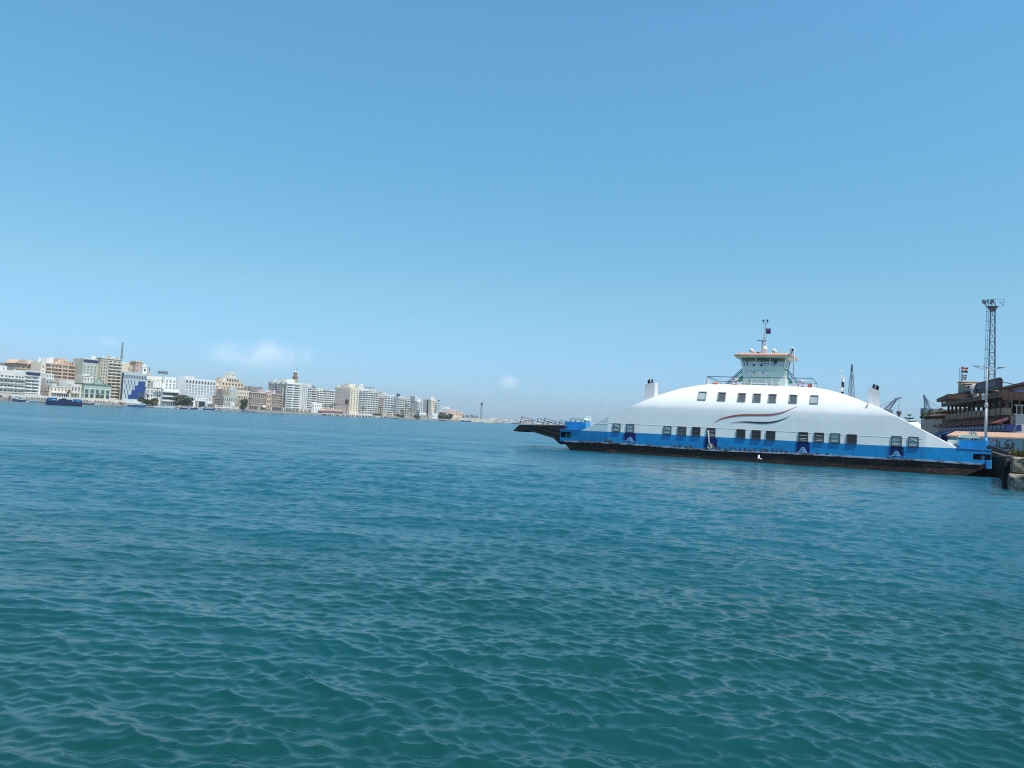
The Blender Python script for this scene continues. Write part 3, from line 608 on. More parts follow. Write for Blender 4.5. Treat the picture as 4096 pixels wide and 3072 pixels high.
for t, px, py in (('G', 2998, 1521), ('7', 2998, 1531)):
    cu = bpy.data.curves.new('mark', 'FONT'); cu.body = t; cu.size = .42; cu.extrude = .004; me = None
    o = bpy.data.objects.new('painted_mark', cu); COL.objects.link(o); dg = bpy.context.evaluated_depsgraph_get()
    me = bpy.data.meshes.new_from_object(o.evaluated_get(dg)); bpy.data.objects.remove(o); me.materials.clear(); me.materials.append(M_black)
    x, z = FR.hit(px, py, VW); k = link('painted_mark', me, who, (x-.12, VW-.012, z-.15)); k.rotation_euler = (math.pi/2, 0, 0)
# lifebuoys hung on the rail, life rafts, lockers
for px, py, lab in ((2939,1527,'left faded pink and white lifebuoy hanging on the ferry roof rail'), (3204,1535,'right faded pink and white lifebuoy hanging on the ferry roof rail')):
    x, z = FR.hit(px, py, VD-.12); b = MB(); b.torus((x, VD-.12, z), .34, .10, 'y', 24, 8, 0, 1)
    tag(b.build('lifebuoy', [mat('buoy_pink', (.55,.20,.20), .6, .2, 4), mat('buoy_white', (.74,.70,.70), .6, .1, 4)], None, True, norm=False, loc=(FR.o.x, FR.o.y, 0), rot=FR.rot), lab, 'lifebuoy', 'lifebuoys on the ferry roof rail')
for px, py, w, lab in ((2862,1536,24,'faded orange life raft bundle behind the left end of the roof rail'), (3240,1542,18,'small orange life raft bundle at the right end of the roof rail')):
    x, z = FR.hit(px, py, VD+.5); hw = w*.031*.5; b = MB(); b.lathe([(.05,-hw),(.28,-hw*.9),(.34,-.3*hw),(.34,.3*hw),(.28,hw*.9),(.05,hw)], (0,0,0), 12)
    b.v = [(x+c, VD+.5+bb, z+a*.7) for a, bb, c in b.v]
    tag(b.build('life_raft', [mat('raft_orange', (.72,.28,.16), .7, .15, 3)], None, True, loc=(FR.o.x, FR.o.y, 0), rot=FR.rot), lab, 'life raft')
# ---- deck lockers with canopies at both ends, grey box, signal frame
def locker(p0, p1, v, dep, cp0, cp1, m):
    xa, z1 = FR.hit(p0[0], p0[1], v); xb, z0 = FR.hit(p1[0], p1[1], v)
    b = MB(); b.box(xa, xb, v, v+dep, z0-.6, z1); o = b.build('deck_cabin', [m], ferry)
    for t in (.35, .72): b = MB(); x = xa+(xb-xa)*t; b.box(x-.03, x+.03, v-.03, v-.001, z0, z1-.05); b.build('pilaster', [mat('capping_blue', (.05,.27,.60))], o)
    ca, cz = FR.hit(cp0[0], cp0[1], v+.3); cb, cz2 = FR.hit(cp1[0], cp1[1], v+.3); cz = .5*(cz+cz2)
    c = MB(); c.extr([(ca, cz-.10), (cb, cz-.10), (cb+.1, cz-.02), (cb-.15, cz+.22), (ca+.15, cz+.22), (ca-.1, cz-.02)], v+.1, v+dep)
    co_ = c.build('canopy', [M_palegreen], o)
    for x in (ca+.08, ca+.75*(cb-ca), cb-.08):
        for y in (v+.25, v+dep-.15): c = MB(); c.bar((x, y, z1-.05), (x, y, cz-.05), .09); c.build('canopy_post', [mat('post_dark_green', (.02,.09,.08), .6, .2, 3)], o)
locker((2260,1685), (2342,1719), 3.0, 2.2, (2282,1677), (2341,1679), M_blue)
locker((3837,1758), (3946,1800), 2.2, 2.2, (3842,1746), (3916,1750), M_blue)
xa, z1 = FR.hit(3795,1759, 4.6); xb, z0 = FR.hit(3838,1797, 4.6); b = MB(); b.box(xa, xb, 4.6, 6.2, z0-.6, z1); b.build('deck_locker', [mat('locker_mint', (.55,.66,.60), .6, .1, 1.5)], ferry)
xa, z1 = FR.hit(2343,1691, 5.0); xb, z0 = FR.hit(2382,1720, 5.0); b = MB(); b.box(xa, xb, 5.0, 6.8, z0-.6, z1); b.build('deck_locker', [mat('ferry_white_paint', (.80,.80,.79))], ferry)
xa, z1 = FR.hit(2345,1667, 5.0); xb, z0 = FR.hit(2360,1692, 5.0); b = MB()
for x in (xa, xb): b.bar((x,5.2,z0-.1), (x,5.2,z1), .07)
for t in (0,.35,.62,1): b.bar((xa,5.2,z0+(z1-z0)*t), (xb,5.2,z0+(z1-z0)*t), .05 if t < 1 else .12)
b.build('signal_frame', [mat('lamp_white', (.75,.77,.76))], ferry)
# ---- loading ramps
RV0, RV1 = 2.2, 10.8
rp_ = lambda px, py: FR.hit(px, py, RV0)
b = MB(); out = [rp_(*p) for p in ((2256,1702),(2076,1700),(2052,1723),(2073,1724),(2082,1718),(2075,1727),(2090,1728),(2097,1720),(2130,1727),(2214,1753),(2230,1768),(2240,1777),(2260,1777))]
out = [p for i, p in enumerate(out) if i not in (3, 4)]
b.extr(out, RV0, RV1); o = b.build('loading_ramp', [M_rampblk], ferry)
b = MB(); a = rp_(2256,1699.5); c = rp_(2078,1697.5); b.extr([(c[0],c[1]-.08),(a[0]-.02,a[1]-.08),(a[0]-.02,a[1]),(c[0],c[1])], RV0-.05, RV1+.05); b.build('ramp_deck', [mat('ramp_deck_grey', (.33,.34,.35), .7, .2, 1)], o)
b = MB()
for p, q in (((2132,1709),(2130,1727)), ((2132,1709),(2240,1740)), ((2150,1703),(2245,1722))): 
    a, c = rp_(*p), rp_(*q); b.bar((a[0],RV0-.03,a[1]), (c[0],RV0-.03,c[1]), .06)
b.build('ramp_rib', [mat('rib_brown', (.035,.026,.024), .7, .3, 2)], o)
for v in (RV0+.1, RV1-.1):
    b = MB()
    h = lambda px, py: (lambda q: (q[0], v, q[1]))(FR.hit(px, py, RV0))
    for p, q in (((2078,1698),(2085,1666)), ((2085,1666),(2130,1680)), ((2127,1698),(2130,1680)), ((2130,1680),(2170,1694)), ((2085,1677),(2128,1690)), ((2146,1698),(2150,1674)), ((2150,1674),(2194,1686)), ((2191,1698),(2194,1686)), ((2194,1686),(2232,1698)), ((2150,1684),(2190,1694))): b.bar(h(*p), h(*q), .065)
    b.build('ramp_railing', [mat('rail_dark', (.02,.035,.05), .5, .2, 3)], o)
b = MB(); VR = 3.0; rq = lambda px, py: FR.hit(px, py, VR)
b.extr([rq(*p) for p in ((3946,1784),(3962,1783),(3990,1793),(4030,1807),(4094,1831),(4080,1836),(4034,1838),(4020,1850),(3970,1866),(3946,1866))], VR, VR+.35)
z0 = rq(3962,1815)[1]; b.extr([(rq(3946,1815)[0], z0-.2), rq(4094,1831), (rq(4094,1831)[0], rq(4094,1834)[1]), (rq(3946,1815)[0], z0-.6)], VR+.35, VR+7.3)
b.extr([rq(*p) for p in ((3946,1784),(3962,1783),(3990,1793),(4030,1807),(4094,1831),(4080,1836),(4034,1838),(3946,1856))], VR+7.3, VR+7.6)
o2 = b.build('loading_ramp', [M_rampblk], ferry)
b = MB(); a = rq(3968,1807.5); c = rq(4086,1831); b.tube([(a[0],VR-.3,a[1]), (.5*(a[0]+c[0]),VR-.3,.5*(a[1]+c[1])-.12), (c[0],VR-.3,c[1])], .045, 6); b.build('ramp_cable', [mat('cable_pale', (.35,.28,.26), .8, .2, 3)], o2)
# lamp post standing on the deck behind the right cabin
lv_ = 4.2; bx, bz = FR.hit(3942,1800, lv_); _, tz = FR.hit(3949,1476, lv_)
lp = thing('street_lamp', 'tall grey double armed lamp post with a blue base beside the right deck cabin', 'street lamp', tuple(FR.w(bx, lv_, bz-.5)), FR.rot)
H = tz-bz+.5
b = MB(); b.tube([(0,0,0),(0,0,1.9)], .20, 10, 1, r1=.17); b.tube([(0,0,1.9),(0,0,H*.55)], .145, 10, 0, r1=.12); b.tube([(0,0,H*.55),(0,0,H)], .10, 10, 0, r1=.075); b.lathe([(.12,0),(.17,.05),(.17,.4),(.12,.5)], (0,0,H*.55), 10)
b.build('pole', [mat('lamp_post_grey', (.42,.43,.45), .5, .1, 2), M_blue], lp, True)
for (px, py, dy, s) in ((3889,1463,0,-1), (4023,1469,0,1), (3925,1467,2.2,-1)):
    x, z = FR.hit(px, py, lv_+dy); x -= bx; z = z-bz+.5
    b = MB(); b.tube([(0,0,H-.12), (x*.5, dy*.5, (H+z)/2-.1), (x*.86, dy*.9, z-.05)], .05, 6, 0, r1=.035); ao = b.build('arm', [mat('lamp_post_grey', (.42,.43,.45))], lp)
    b = MB(); L_ = .75; b.tube([(x-s*L_, dy, z-.08), (x-s*L_*.5, dy, z-.01), (x, dy, z)], .13, 8, 0, r1=.05); b.v = [(p[0], p[1], z+(p[2]-z)*.6) for p in b.v]
    b.build('lamp_head', [mat('lamp_head_grey', (.30,.33,.36), .4, .1, 3)], ao, True)
# ---- birds
def bird(loc, rot, span, m, label, name='seagull', flap=.5):
    b = MB(); s = span/2; BL = span*.38
    prof = [(-BL*.62,.0,.004),(-BL*.45,.01,.03),(-BL*.15,.0,.075),(BL*.1,.0,.085),(BL*.3,.02,.06),(BL*.42,.03,.05),(BL*.52,.03,.03),(BL*.62,.02,.008)]
    k = span*.9
    pts = [(x,0,z*k) for x, z, r in prof]
    for (x0,z0,r0),(x1,z1,r1) in zip(prof, prof[1:]): b.tube([(x0,0,z0*k),(x1,0,z1*k)], r0*k, 8, 0, r1=r1*k, cap=False)
    b.poly([(-BL*.55,-.05*k,0),(-BL*.55,.05*k,0),(-BL*.85,.12*k,0),(-BL*.85,-.12*k,0)])
    for g in (-1, 1):
        ribs = [(0,.0,BL*.22,-BL*.2),(s*.35,flap*s*.34,BL*.30,-BL*.16),(s*.6,flap*s*.46,BL*.24,-BL*.20),(s*.85,flap*s*.5,BL*.06,-BL*.22),(s,flap*s*.5,-BL*.16,-BL*.26)]
        up = [[(xf, g*y, z+.012*k) , ((xf+xb)/2, g*y, z+.03*k), (xb, g*y, z)] for y, z, xf, xb in ribs]; dn = [[(xf, g*y, z+.012*k), ((xf+xb)/2, g*y, z-.006*k), (xb, g*y, z)] for y, z, xf, xb in ribs]
        b.grid(up); b.grid(dn)
    o = b.build(name, [m], None, True, loc=loc); o.rotation_euler = rot; return tag(o, label, 'bird')
p = FR.w(*(lambda h: (h[0], -6, h[1]))(FR.hit(3036,1834,-6)))
bird(p, (R_(-28), R_(-8), FR.rot+R_(205)), .95, mat('gull_white', (.78,.78,.77), .7, .08, 8), 'white seagull flying low in front of the dark ferry hull', flap=.9)
p = atdepth(1663,1254,140); bird(p, (0, 0, 1.2), .55, mat('bird_dark', (.03,.04,.05), .8, .1, 8), 'tiny dark bird high in the open sky above the town', 'sea_bird')
# ------------------------------------------------------------------ the far bank: shoreline, promenade, town
SH = [atdepth(px, hor(px), D) for px, D in ((-160,572),(0,600),(350,680),(700,760),(1000,865),(1300,960),(1560,1075),(1750,1150),(2000,1500),(2120,1850),(2300,2600))]
SH = [Vector((p.x, p.y, 0)) for p in SH]; SHPX = (-160,0,350,700,1000,1300,1560,1750,2000,2120,2300)
ZB = 3.0
def seg(px):
    i = max(j for j in range(len(SHPX)-1) if SHPX[j] <= px or j == 0); a, c = SH[i], SH[i+1]; return Frame(a, (c-a))
def on(px, py, sb, fr=None):      # point of the sight line on a wall standing sb metres inland
    fr = fr or seg(px); x, z = fr.hit(px, py, sb); return fr.w(x, sb, 0), z, fr
def plaster(r, g, b, st=.12): return mat('plaster', tuple(min(.82, x*k) for x, k in ((r,1.22),(g,1.18),(b,1.12))), .85, .10, .12, streak=st, bump=.0)
C_WH = plaster(.72,.72,.70); C_CR = plaster(.66,.60,.50); C_BE = plaster(.50,.44,.37); C_GR = plaster(.46,.47,.47); C_PK = plaster(.56,.47,.43); C_BR = plaster(.33,.27,.225); C_TAN = plaster(.52,.40,.31); C_GG = plaster(.42,.45,.41); C_BG = plaster(.41,.49,.53); C_DK = plaster(.22,.22,.23); C_PW = plaster(.62,.61,.59); C_GREEN = plaster(.30,.40,.35); C_PE = plaster(.62,.46,.36)
W_D = glass('window_dark', (.045,.05,.055), .2); W_M = glass('window_mid', (.14,.14,.14), .3); W_B = glass('window_brown', (.12,.085,.06), .4); W_BLUE = glass('window_blue', (.012,.05,.22), .15); W_NV = glass('window_navy', (.03,.035,.09), .2); W_GRN = glass('window_green', (.06,.12,.11), .2)
M_TANK = mat('tank_white', (.75,.76,.76), .5, .08, 1); M_RUSTY = mat('dark_steelwork', (.10,.10,.11), .6, .3, 2)
_WM = {}
def win_mesh(w, h, pane, trim, arch=False, yax=False):
    k = (round(w,1), round(h,1), pane.name, trim.name, arch)
    if k not in _WM:
        b = MB(); w, h = k[0], k[1]; f = .14
        if arch:
            pl = [(-w/2,0),(w/2,0)]+[(w/2*math.cos(a), h-w/2+w/2*math.sin(a)) for a in np.linspace(0, math.pi, 7)]
            pb = [(x*1.22, z*1.06-.06) for x, z in pl]; b.extr(pb, -.10, .05, 1); b.extr(pl, -.13, .04, 0)
        else:
            b.box(-w/2-f, w/2+f, -.10, .05, -f, 0, 1); b.box(-w/2-f, w/2+f, -.10, .05, h, h+f, 1); b.box(-w/2-f, -w/2, -.10, .05, 0, h, 1); b.box(w/2, w/2+f, -.10, .05, 0, h, 1)
            b.box(-w/2, w/2, -.03, .04, 0, h, 0); b.box(-w/2-f-.1, w/2+f+.1, -.28, -.10, -f-.02, -.04, 1)
        _WM[k] = b.mesh('window', [pane, trim])
    return _WM[k]
_BM = {}
def bal_mesh(w, d, wall, rail, cl):
    k = (round(w,1), round(d,1), wall.name, rail.name, cl)
    if k not in _BM:
        b = MB(); w, d = k[0], k[1]
        b.box(-w/2, w/2, -d, -.0, -.16, 0, 0)
        b.box(-w/2, w/2, -d, -d+.12, 0, .95, 1); b.box(-w/2, -w/2+.12, -d+.12, 0, 0, .95, 1); b.box(w/2-.12, w/2, -d+.12, 0, 0, .95, 1)
        if cl == 1: b.box(-w/2, w/2, -d-.15, -d+.9, 2.55, 2.72, 0)
        if cl == 2: b.box(-w/2+.1, w*.1, -d-.02, -d+.1, .96, 2.7, 2)
        _BM[k] = b.mesh('balcony', [wall, rail, W_M])
    return _BM[k]
nlab = [0]
class Bld:
    def __init__(s, name, label, cat, xa, xb, yt, sb, wall, depth=14, dx=None, zb=ZB, group=None):
        pa, z, fr = on(xa, yt, sb, seg(.5*(xa+xb))); pb = on(xb, yt, sb, fr)[0]
        s.W = (pb-pa).length; s.H = z-zb; s.wall = wall; s.fr = Frame(pa, (pb-pa)); s.zb = zb
        if dx is not None:
            s.D = max(3, min(60, s.fr.hitx(dx, yt, 0)[0]))
        else: s.D = depth
        s.root = thing(name, label, cat, (pa.x, pa.y, zb), s.fr.rot, group); s.nw = 0
        b = MB(); b.box(0, s.W, 0, s.D, -2.0 if zb >= ZB else 0, s.H); s.wallobj = b.build('wall', [wall], s.root)
    def px(s, px, py): x, z = s.fr.hit(px, py, 0); return x, z-s.zb
    def part(s, name, b, mats, parent=None, smooth=False): return b.build(name, mats, parent or s.root, smooth)
    def win(s, x, z, w, h, pane=None, trim=None, arch=False, y=-.0, end=False):
        if s.nw >= 100: return
        s.nw += 1; pane = pane or random.choice([W_D, W_D, W_M, W_B]); me = win_mesh(w, h, pane, trim or s.wall, arch)
        o = link('window', me, s.root, (x, y-.005, z) if not end else (-.005, s.D-x, z)); o.rotation_euler = (0, 0, -math.pi/2 if end else 0); return o
    def bal(s, x, z, w, d=1.3, wall=None, rail=None, cl=0, end=False):
        o = link('balcony', bal_mesh(w, d, wall or s.wall, rail or wall or s.wall, cl), s.root, (x, -.004, z) if not end else (-.004, s.D-x, z)); o.rotation_euler = (0, 0, -math.pi/2 if end else 0); return o
    def rows(s, n=None, z0=3.6, top=.6):
        n = n or max(1, int(round((s.H-z0-top)/3.25))); h = (s.H-z0-top)/n; return [(z0+i*h, h) for i in range(n)]
    def grid(s, cols, n=None, wf=.42, hf=.5, z0=3.6, top=.6, x0=0, x1=None, end=False, arch_top=False, pane=None, trim=None, pair=False, skip=.0, arch=False):
        x1 = x1 if x1 is not None else (s.D if end else s.W); bw = (x1-x0)/cols; R = s.rows(n, z0, top)
        for r, (z, h) in enumerate(R):
            for c in range(cols):
                if random.random() < skip: continue
                x = x0+bw*(c+.5)
                a = arch or (arch_top and r == len(R)-1)
                if pair:
                    for q in (-.2, .2): s.win(x+q*bw, z+h*.2, bw*.25, h*hf, pane, trim, a, end=end)
                else: s.win(x, z+h*.22, bw*wf, h*hf, pane, trim, a, end=end)
    def balc(s, cols, n=None, z0=3.6, top=.6, x0=0, x1=None, wf=.9, rail=None, d=1.3, end=False, clutter=.25, only=None, pane=None, wall=None):
        x1 = x1 if x1 is not None else (s.D if end else s.W); bw = (x1-x0)/cols
        for r, (z, h) in enumerate(s.rows(n, z0, top)):
            for c in range(cols):
                if only and c not in only: continue
                x = x0+bw*(c+.5); cl = random.choice([1, 2]) if random.random() < clutter else 0
                s.bal(x, z, bw*wf, d, wall, rail, cl, end=end)
                s.win(x, z+.05, bw*wf*.62, h*.66, pane, None, end=end)
    def band(s, z, h=.5, proud=.35, m=None, name='cornice'):
        b = MB(); b.box(-proud, s.W+proud, -proud, s.D+proud*0, z, z+h); b.box(-proud, -.002, .0, s.D, z, z+h); return s.part(name, b, [m or s.wall])
    def parapet(s, h=.9, m=None):
        b = MB(); t = .25
        b.box(0, s.W, 0, t, s.H+.003, s.H+h); b.box(0, s.W, s.D-t, s.D, s.H+.003, s.H+h); b.box(0, t, t, s.D-t, s.H+.003, s.H+h); b.box(s.W-t, s.W, t, s.D-t, s.H+.003, s.H+h); s.part('parapet', b, [m or s.wall])
    def tank(s, x, y=3, r=.9, h=1.9, z=None):
        b = MB(); z = z if z is not None else s.H; b.lathe([(r,.5),(r,.5+h),(r*.7,.7+h),(.15,.8+h)], (x, y, z), 12)
        for a in (-.6, .6):
            for c in (-.6, .6): b.bar((x+a*r, y+c*r, z), (x+a*r, y+c*r, z+.6), .12)
        s.part('water_tank', b, [M_TANK], smooth=False)
    def dish(s, x, y=2):
        b = MB(); b.lathe([(.02,0),(.45,.10),(.75,.30),(.78,.33)], (0,0,0), 12); b.v = [(x+p[0], y-p[2]*.9-.3, s.H+1.7+p[1]) for p in b.v]; b.bar((x, y, s.H), (x, y-.2, s.H+1.7), .1); s.part('satellite_dish', b, [M_TANK])
    def roofbox(s, x0, x1, y0, y1, h, m=None, name='roof_house', z=None, wins=0):
        z = z if z is not None else s.H; b = MB(); b.box(x0, x1, y0, y1, z+.003, z+h); o = s.part(name, b, [m or s.wall])
        for i in range(wins):
            w = link('window', win_mesh(.9, 1.1, W_D, s.wall), o, (x0+(x1-x0)*(i+.5)/wins, y0-.005, z+h*.4))
        return o
    def pediment(s, x0, x1, z, h, m=None, y=-.4, d=2.0):
        b = MB(); b.extr([(x0, z), (x1, z), (.5*(x0+x1), z+h)], y, y+d); return s.part('pediment', b, [m or s.wall])
    def shops(s, n, h=3.1, m=None):
        bw = s.W/n
        for i in range(n):
            b = MB(); b.box(bw*i+.35, bw*(i+1)-.35, -.06, .03, .1, h-.5); s.part('shopfront', b, [m or random.choice([W_D, W_M, W_B])])
    def clutter(s, n=4):
        for i in range(n):
            x = random.uniform(1, max(1.5, s.W-1.5)); k = random.random()
            if k < .45: s.tank(x, random.uniform(1.6, 4), random.uniform(.6,.95), random.uniform(1.2,1.9))
            elif k < .75: s.dish(x, random.uniform(1.2, 3))
            else: s.roofbox(max(.3,x-1.4), min(s.W-.3, x+1.4), 2, 5, random.uniform(1.6,2.8), wins=1)
G1 = 'buildings along the far waterfront'
# promenade ground with a quay face along the water
b = MB(); inner = []
for i, p in enumerate(SH):
    d = (SH[min(i+1, len(SH)-1)]-SH[max(i-1, 0)]).normalized(); inner.append(p+Vector((-d.y, d.x, 0))*(420 if i < 8 else 260 if i < 9 else 60))
n = len(SH); zt_ = [ZB-.02 if i < 8 else 2.0 for i in range(n)]
b.add([(p.x, p.y, -1.5) for p in SH]+[(p.x, p.y, z) for p, z in zip(SH, zt_)]+[(p.x, p.y, z) for p, z in zip(inner, zt_)],
      [(i, i+1, n+i+1, n+i) for i in range(n-1)]+[(n+i, n+i+1, 2*n+i+1, 2*n+i) for i in range(n-1)]+[(n-1, 3*n-1, 2*n-1)])
struct(b.build('far_promenade', [mat('quay_stone', (.40,.37,.34), .9, .25, .3, streak=.25)], norm=False))

# 1-5: the left cluster
q = Bld('apartment_building', 'stepped white apartment block with deep balconies at the far left edge', 'building', -90, 101, 1474, 14, C_PW, group=G1)
R = [(4.0+i*3.9, 3.9) for i in range(int((q.H-4)/3.9))]
for i, (x0, x1) in enumerate(((0,.33),(.33,.56),(.56,.78),(.78,1))):
    for r, (z, h) in enumerate(R):
        w = (x1-x0)*q.W; cx = (x0+.5*(x1-x0))*q.W; q.bal(cx, z, w*.96, 1.8, C_WH if (r+i) % 3 else C_GR, C_WH if r % 2 else C_GR, random.choice([0,0,1,2]))
        for t in (-.3, .02, .3): q.win(cx+t*w, z+.2, w*.2, h*.55)
q.roofbox(0, q.W*.66, 3, q.D, 4.2, C_WH, wins=5); q.parapet(.8, C_WH); q.tank(q.W*.5, 6, 1.4, 2.0, q.H+4.2); q.tank(q.W*.52, 9, .9, 1.4, q.H+4.2); q.dish(q.W*.8); q.shops(7)
q = Bld('apartment_building', 'grey and white apartment block with a dark glazed top floor left of the cream wall', 'building', 101.5, 166, 1483, 14, C_GR, group=G1)
q.band(q.H-4.2, .5, .5, C_WH); b = MB(); b.box(1, q.W-1, -.12, .02, q.H-3.5, q.H-.8); q.part('ribbon_window', b, [W_NV]); q.parapet(.6, C_WH)
q.balc(2, 5, 4.6, 4.6, rail=C_WH, d=1.5, x1=q.W*.86); b = MB(); b.box(q.W*.88, q.W, -.5, .02, 0, q.H-4.3); q.part('corner_pier', b, [C_WH]); b = MB(); b.box(0, q.W, -1.2, -.003, 0, 4.2); q.part('shop_front', b, [C_CR])
q = Bld('apartment_building', 'brown upper block with tan pitched roof behind the white stepped apartments', 'building', 63, 165, 1452, 46, C_BR, depth=18)
q.balc(5, None, 3, 1.5, clutter=.5, rail=C_TAN); b = MB(); z = q.H
for x0, x1 in ((-1, q.W*.44), (q.W*.48, q.W*.9)): b.extr([(x0, z+.01), (x1, z+.01), (x1-1.5, z+2.9), (.4*x0+.6*x1, z+3.7), (x0+4, z+3.4)], -1.2, 12)
q.part('roof', b, [mat('roof_tan', (.58,.42,.30), .85, .15, .4)]); q.tank(q.W*.95, 2, 1.3, 3.2); q.roofbox(q.W*.86, q.W*1.08, 3, 8, 3.0, C_WH)
q = Bld('apartment_building', 'narrow cream slab with a blank side wall rising behind the low fronts', 'building', 165, 184, 1451, 32, C_CR, depth=12); q.grid(1, 7, .3, .25); q.parapet(.5)
q = Bld('apartment_building', 'wide tan apartment block with pitched gables and brown loggias', 'building', 184.5, 329, 1450, 42, C_TAN, depth=20)
q.band(q.H-1.0, .8, .7, C_PE)
for xx in (.14, .44, .60, .82): b = MB(); b.box(q.W*xx-.5, q.W*xx+.5, -.7, .02, 0, q.H-1.0); q.part('pilaster', b, [C_PE])
R = q.rows(None, 3, 1.4)
for r, (z, h) in enumerate(R):
    for x0, x1, k in ((0,.14,2),(.14,.44,3),(.44,.6,2),(.6,.82,2),(.82,1,2)):
        w = (x1-x0)*q.W; cx = .5*(x0+x1)*q.W; q.bal(cx, z, w*.86, 1.0, C_BR if r % 2 else C_TAN, C_PE, random.choice([0,0,2]))
        for t in range(k): q.win(q.W*(x0+(x1-x0)*(t+.5)/k), z+.2, w/k*.55, h*.6, random.choice([W_D, W_B]))
q.pediment(q.W*.27, q.W*.52, q.H, 3.6, C_PE); q.pediment(q.W*.76, q.W*1.02, q.H, 3.0, C_PE)
q.tank(q.W*.28, 6, 1.5, 5.0); q.roofbox(q.W*.12, q.W*.3, 5, 10, 4.6, C_WH); q.roofbox(q.W*.46, q.W*.66, 5, 12, 5.6, C_PE, wins=2); q.roofbox(q.W*.68, q.W*.86, 5, 12, 3.2, C_TAN, wins=3); q.tank(-1.5, 6, 1.5, 3.5)
q = Bld('low_house', 'low grey blank walled house between the cream slab and the palm', 'house', 184, 222, 1513, 24, C_GR); q.roofbox(1, q.W-1, 1, 9, 4.5, C_WH, wins=3); q.grid(3, 1, .4, .4, z0=q.H-4, top=.8)
q = Bld('low_house', 'pale house with a large blank grey wall above the cream colonnade', 'house', 237, 299, 1520, 22, plaster(.50,.51,.51)); q.parapet(.5)
b = MB(); b.box(-6, -.1, 0, 6, -2, q.H*.9); q.part('side_wing', b, [C_BR])
q = Bld('low_house', 'narrow brown shuttered house beside the cream colonnade', 'house', 167.5, 200, 1538, 13, C_BR, group=G1); b = MB(); b.box(1, q.W-1, -.08, .02, .6, q.H*.55); q.part('shutter', b, [plaster(.22,.17,.16)]); q.grid(3, 1, .4, .4, z0=q.H*.62); q.band(q.H*.58, .4, .4)
q = Bld('colonnade_house', 'low cream building with a long shaded colonnade behind the palm', 'building', 200.5, 285, 1543, 12, C_CR, group=G1)
q.band(q.H-.5, .5, .4, C_WH); q.roofbox(q.W*.18, q.W*.38, 2, 6, 2.2, C_WH); b = MB(); b.box(q.W*.1, q.W*.86, -.10, .02, q.H*.22, q.H*.48); q.part('gallery_opening', b, [W_B])
for i in range(8): b = MB(); x = q.W*(.10+.76*i/7); b.box(x-.25, x+.25, -.5, -.103, q.H*.12, q.H*.5); q.part('column', b, [C_WH])
b = MB(); b.box(q.W*.06, q.W*.9, -1.4, -.003, q.H*.5, q.H*.58); q.part('awning', b, [C_WH]); q.grid(6, 1, .3, .4, z0=q.H*.64)
q = Bld('low_house', 'small white house with a wooden porch left of the green gabled hall', 'house', 286, 336, 1535, 16, C_PW, group=G1); b = MB(); b.box(0, q.W*.55, -2.2, -.003, q.H*.40, q.H*.46); q.part('porch_roof', b, [C_BR])
for t in (.05, .3, .52): b = MB(); b.box(q.W*t-.2, q.W*t+.2, -2.1, -1.8, 0, q.H*.40); q.part('porch_post', b, [C_BR])
q.grid(4, 2, .4, .5, z0=1)
# 6: tall blocks
q = Bld('apartment_tower', 'tall grey green apartment tower dotted with small square windows', 'building', 334, 405, 1434, 32, C_GG, depth=16)
b = MB(); b.box(.3, q.W-.5, -.1, .03, q.H-3.4, q.H-.6); q.part('ribbon_window', b, [W_NV]); q.grid(5, 11, .26, .34, 3.6, 5.5); q.parapet(.5, C_WH); q.tank(q.W*.66, 5, 1.5, 3.0); q.tank(q.W*.78, 5, 1.5, 3.0); q.tank(q.W*.94, 7, 1.2, 2.4)  # top strip stands for a dark recessed cornice, its shade put into colour
q = Bld('apartment_tower', 'tall beige apartment tower with banded balconies beside the blue and grey office', 'building', 405.3, 488, 1431, 28, C_BE, depth=18)
q.balc(3, 12, 3.4, 1.2, x0=q.W*.36, rail=C_CR, clutter=.15, d=1.2); q.grid(3, 12, .36, .42, 3.4, 1.2, x0=0, x1=q.W*.36); q.band(q.H-.4, .6, .5, C_CR); q.clutter(6)
for t in (.2,.35,.5,.62,.75): q.dish(q.W*t, 4)
mast_b = q
q = Bld('low_house', 'small old villa with a gable tucked below the grey green tower', 'house', 336, 372, 1503, 26, C_PW); q.pediment(0, q.W*.7, q.H, 2.0); q.grid(3, 2, .3, .5, z0=q.H-9)
q = Bld('gabled_hall', 'pale green colonial hall with a central gable and tall glazed front', 'building', 338, 444, 1534, 14, C_GREEN, depth=16, group=G1)
q.band(q.H-.3, .6, .6, plaster(.16,.22,.19)); q.pediment(q.W*.28, q.W*.74, q.H+.3, 6.2, C_GREEN, -.6); b = MB(); b.extr([(q.W*.26, q.H+.35), (q.W*.5, q.H+7.0), (q.W*.76, q.H+.35), (q.W*.74, q.H+.3), (q.W*.5, q.H+6.4), (q.W*.28, q.H+.3)], -.9, -.605); q.part('gable_edge', b, [plaster(.16,.22,.19)])
z1 = q.H*.72; q.band(z1, .5, .35, C_WH, 'string_course')
for r, (a, h) in enumerate(((q.H*.20, q.H*.22), (q.H*.46, q.H*.22))):
    for c in range(5): q.win(q.W*(c+.5)/5, a, q.W*.13, h, W_GRN if r else W_D, C_WH)
for c in range(6): b = MB(); x = .4+(q.W-.8)*c/5; b.box(x-.35, x+.35, -.5, -.01, q.H*.15, z1); q.part('pilaster', b, [plaster(.48,.58,.52)])
b = MB(); b.box(-1, q.W+1, -2.6, -.003, -1, q.H*.13); q.part('terrace', b, [C_WH])
q = Bld('apartment_building', 'cream block with a plain side wall right of the tall beige tower', 'building', 490, 536, 1454, 62, C_CR, depth=14); q.balc(2, None, 3, 1, x0=q.W*.5); q.clutter(3)
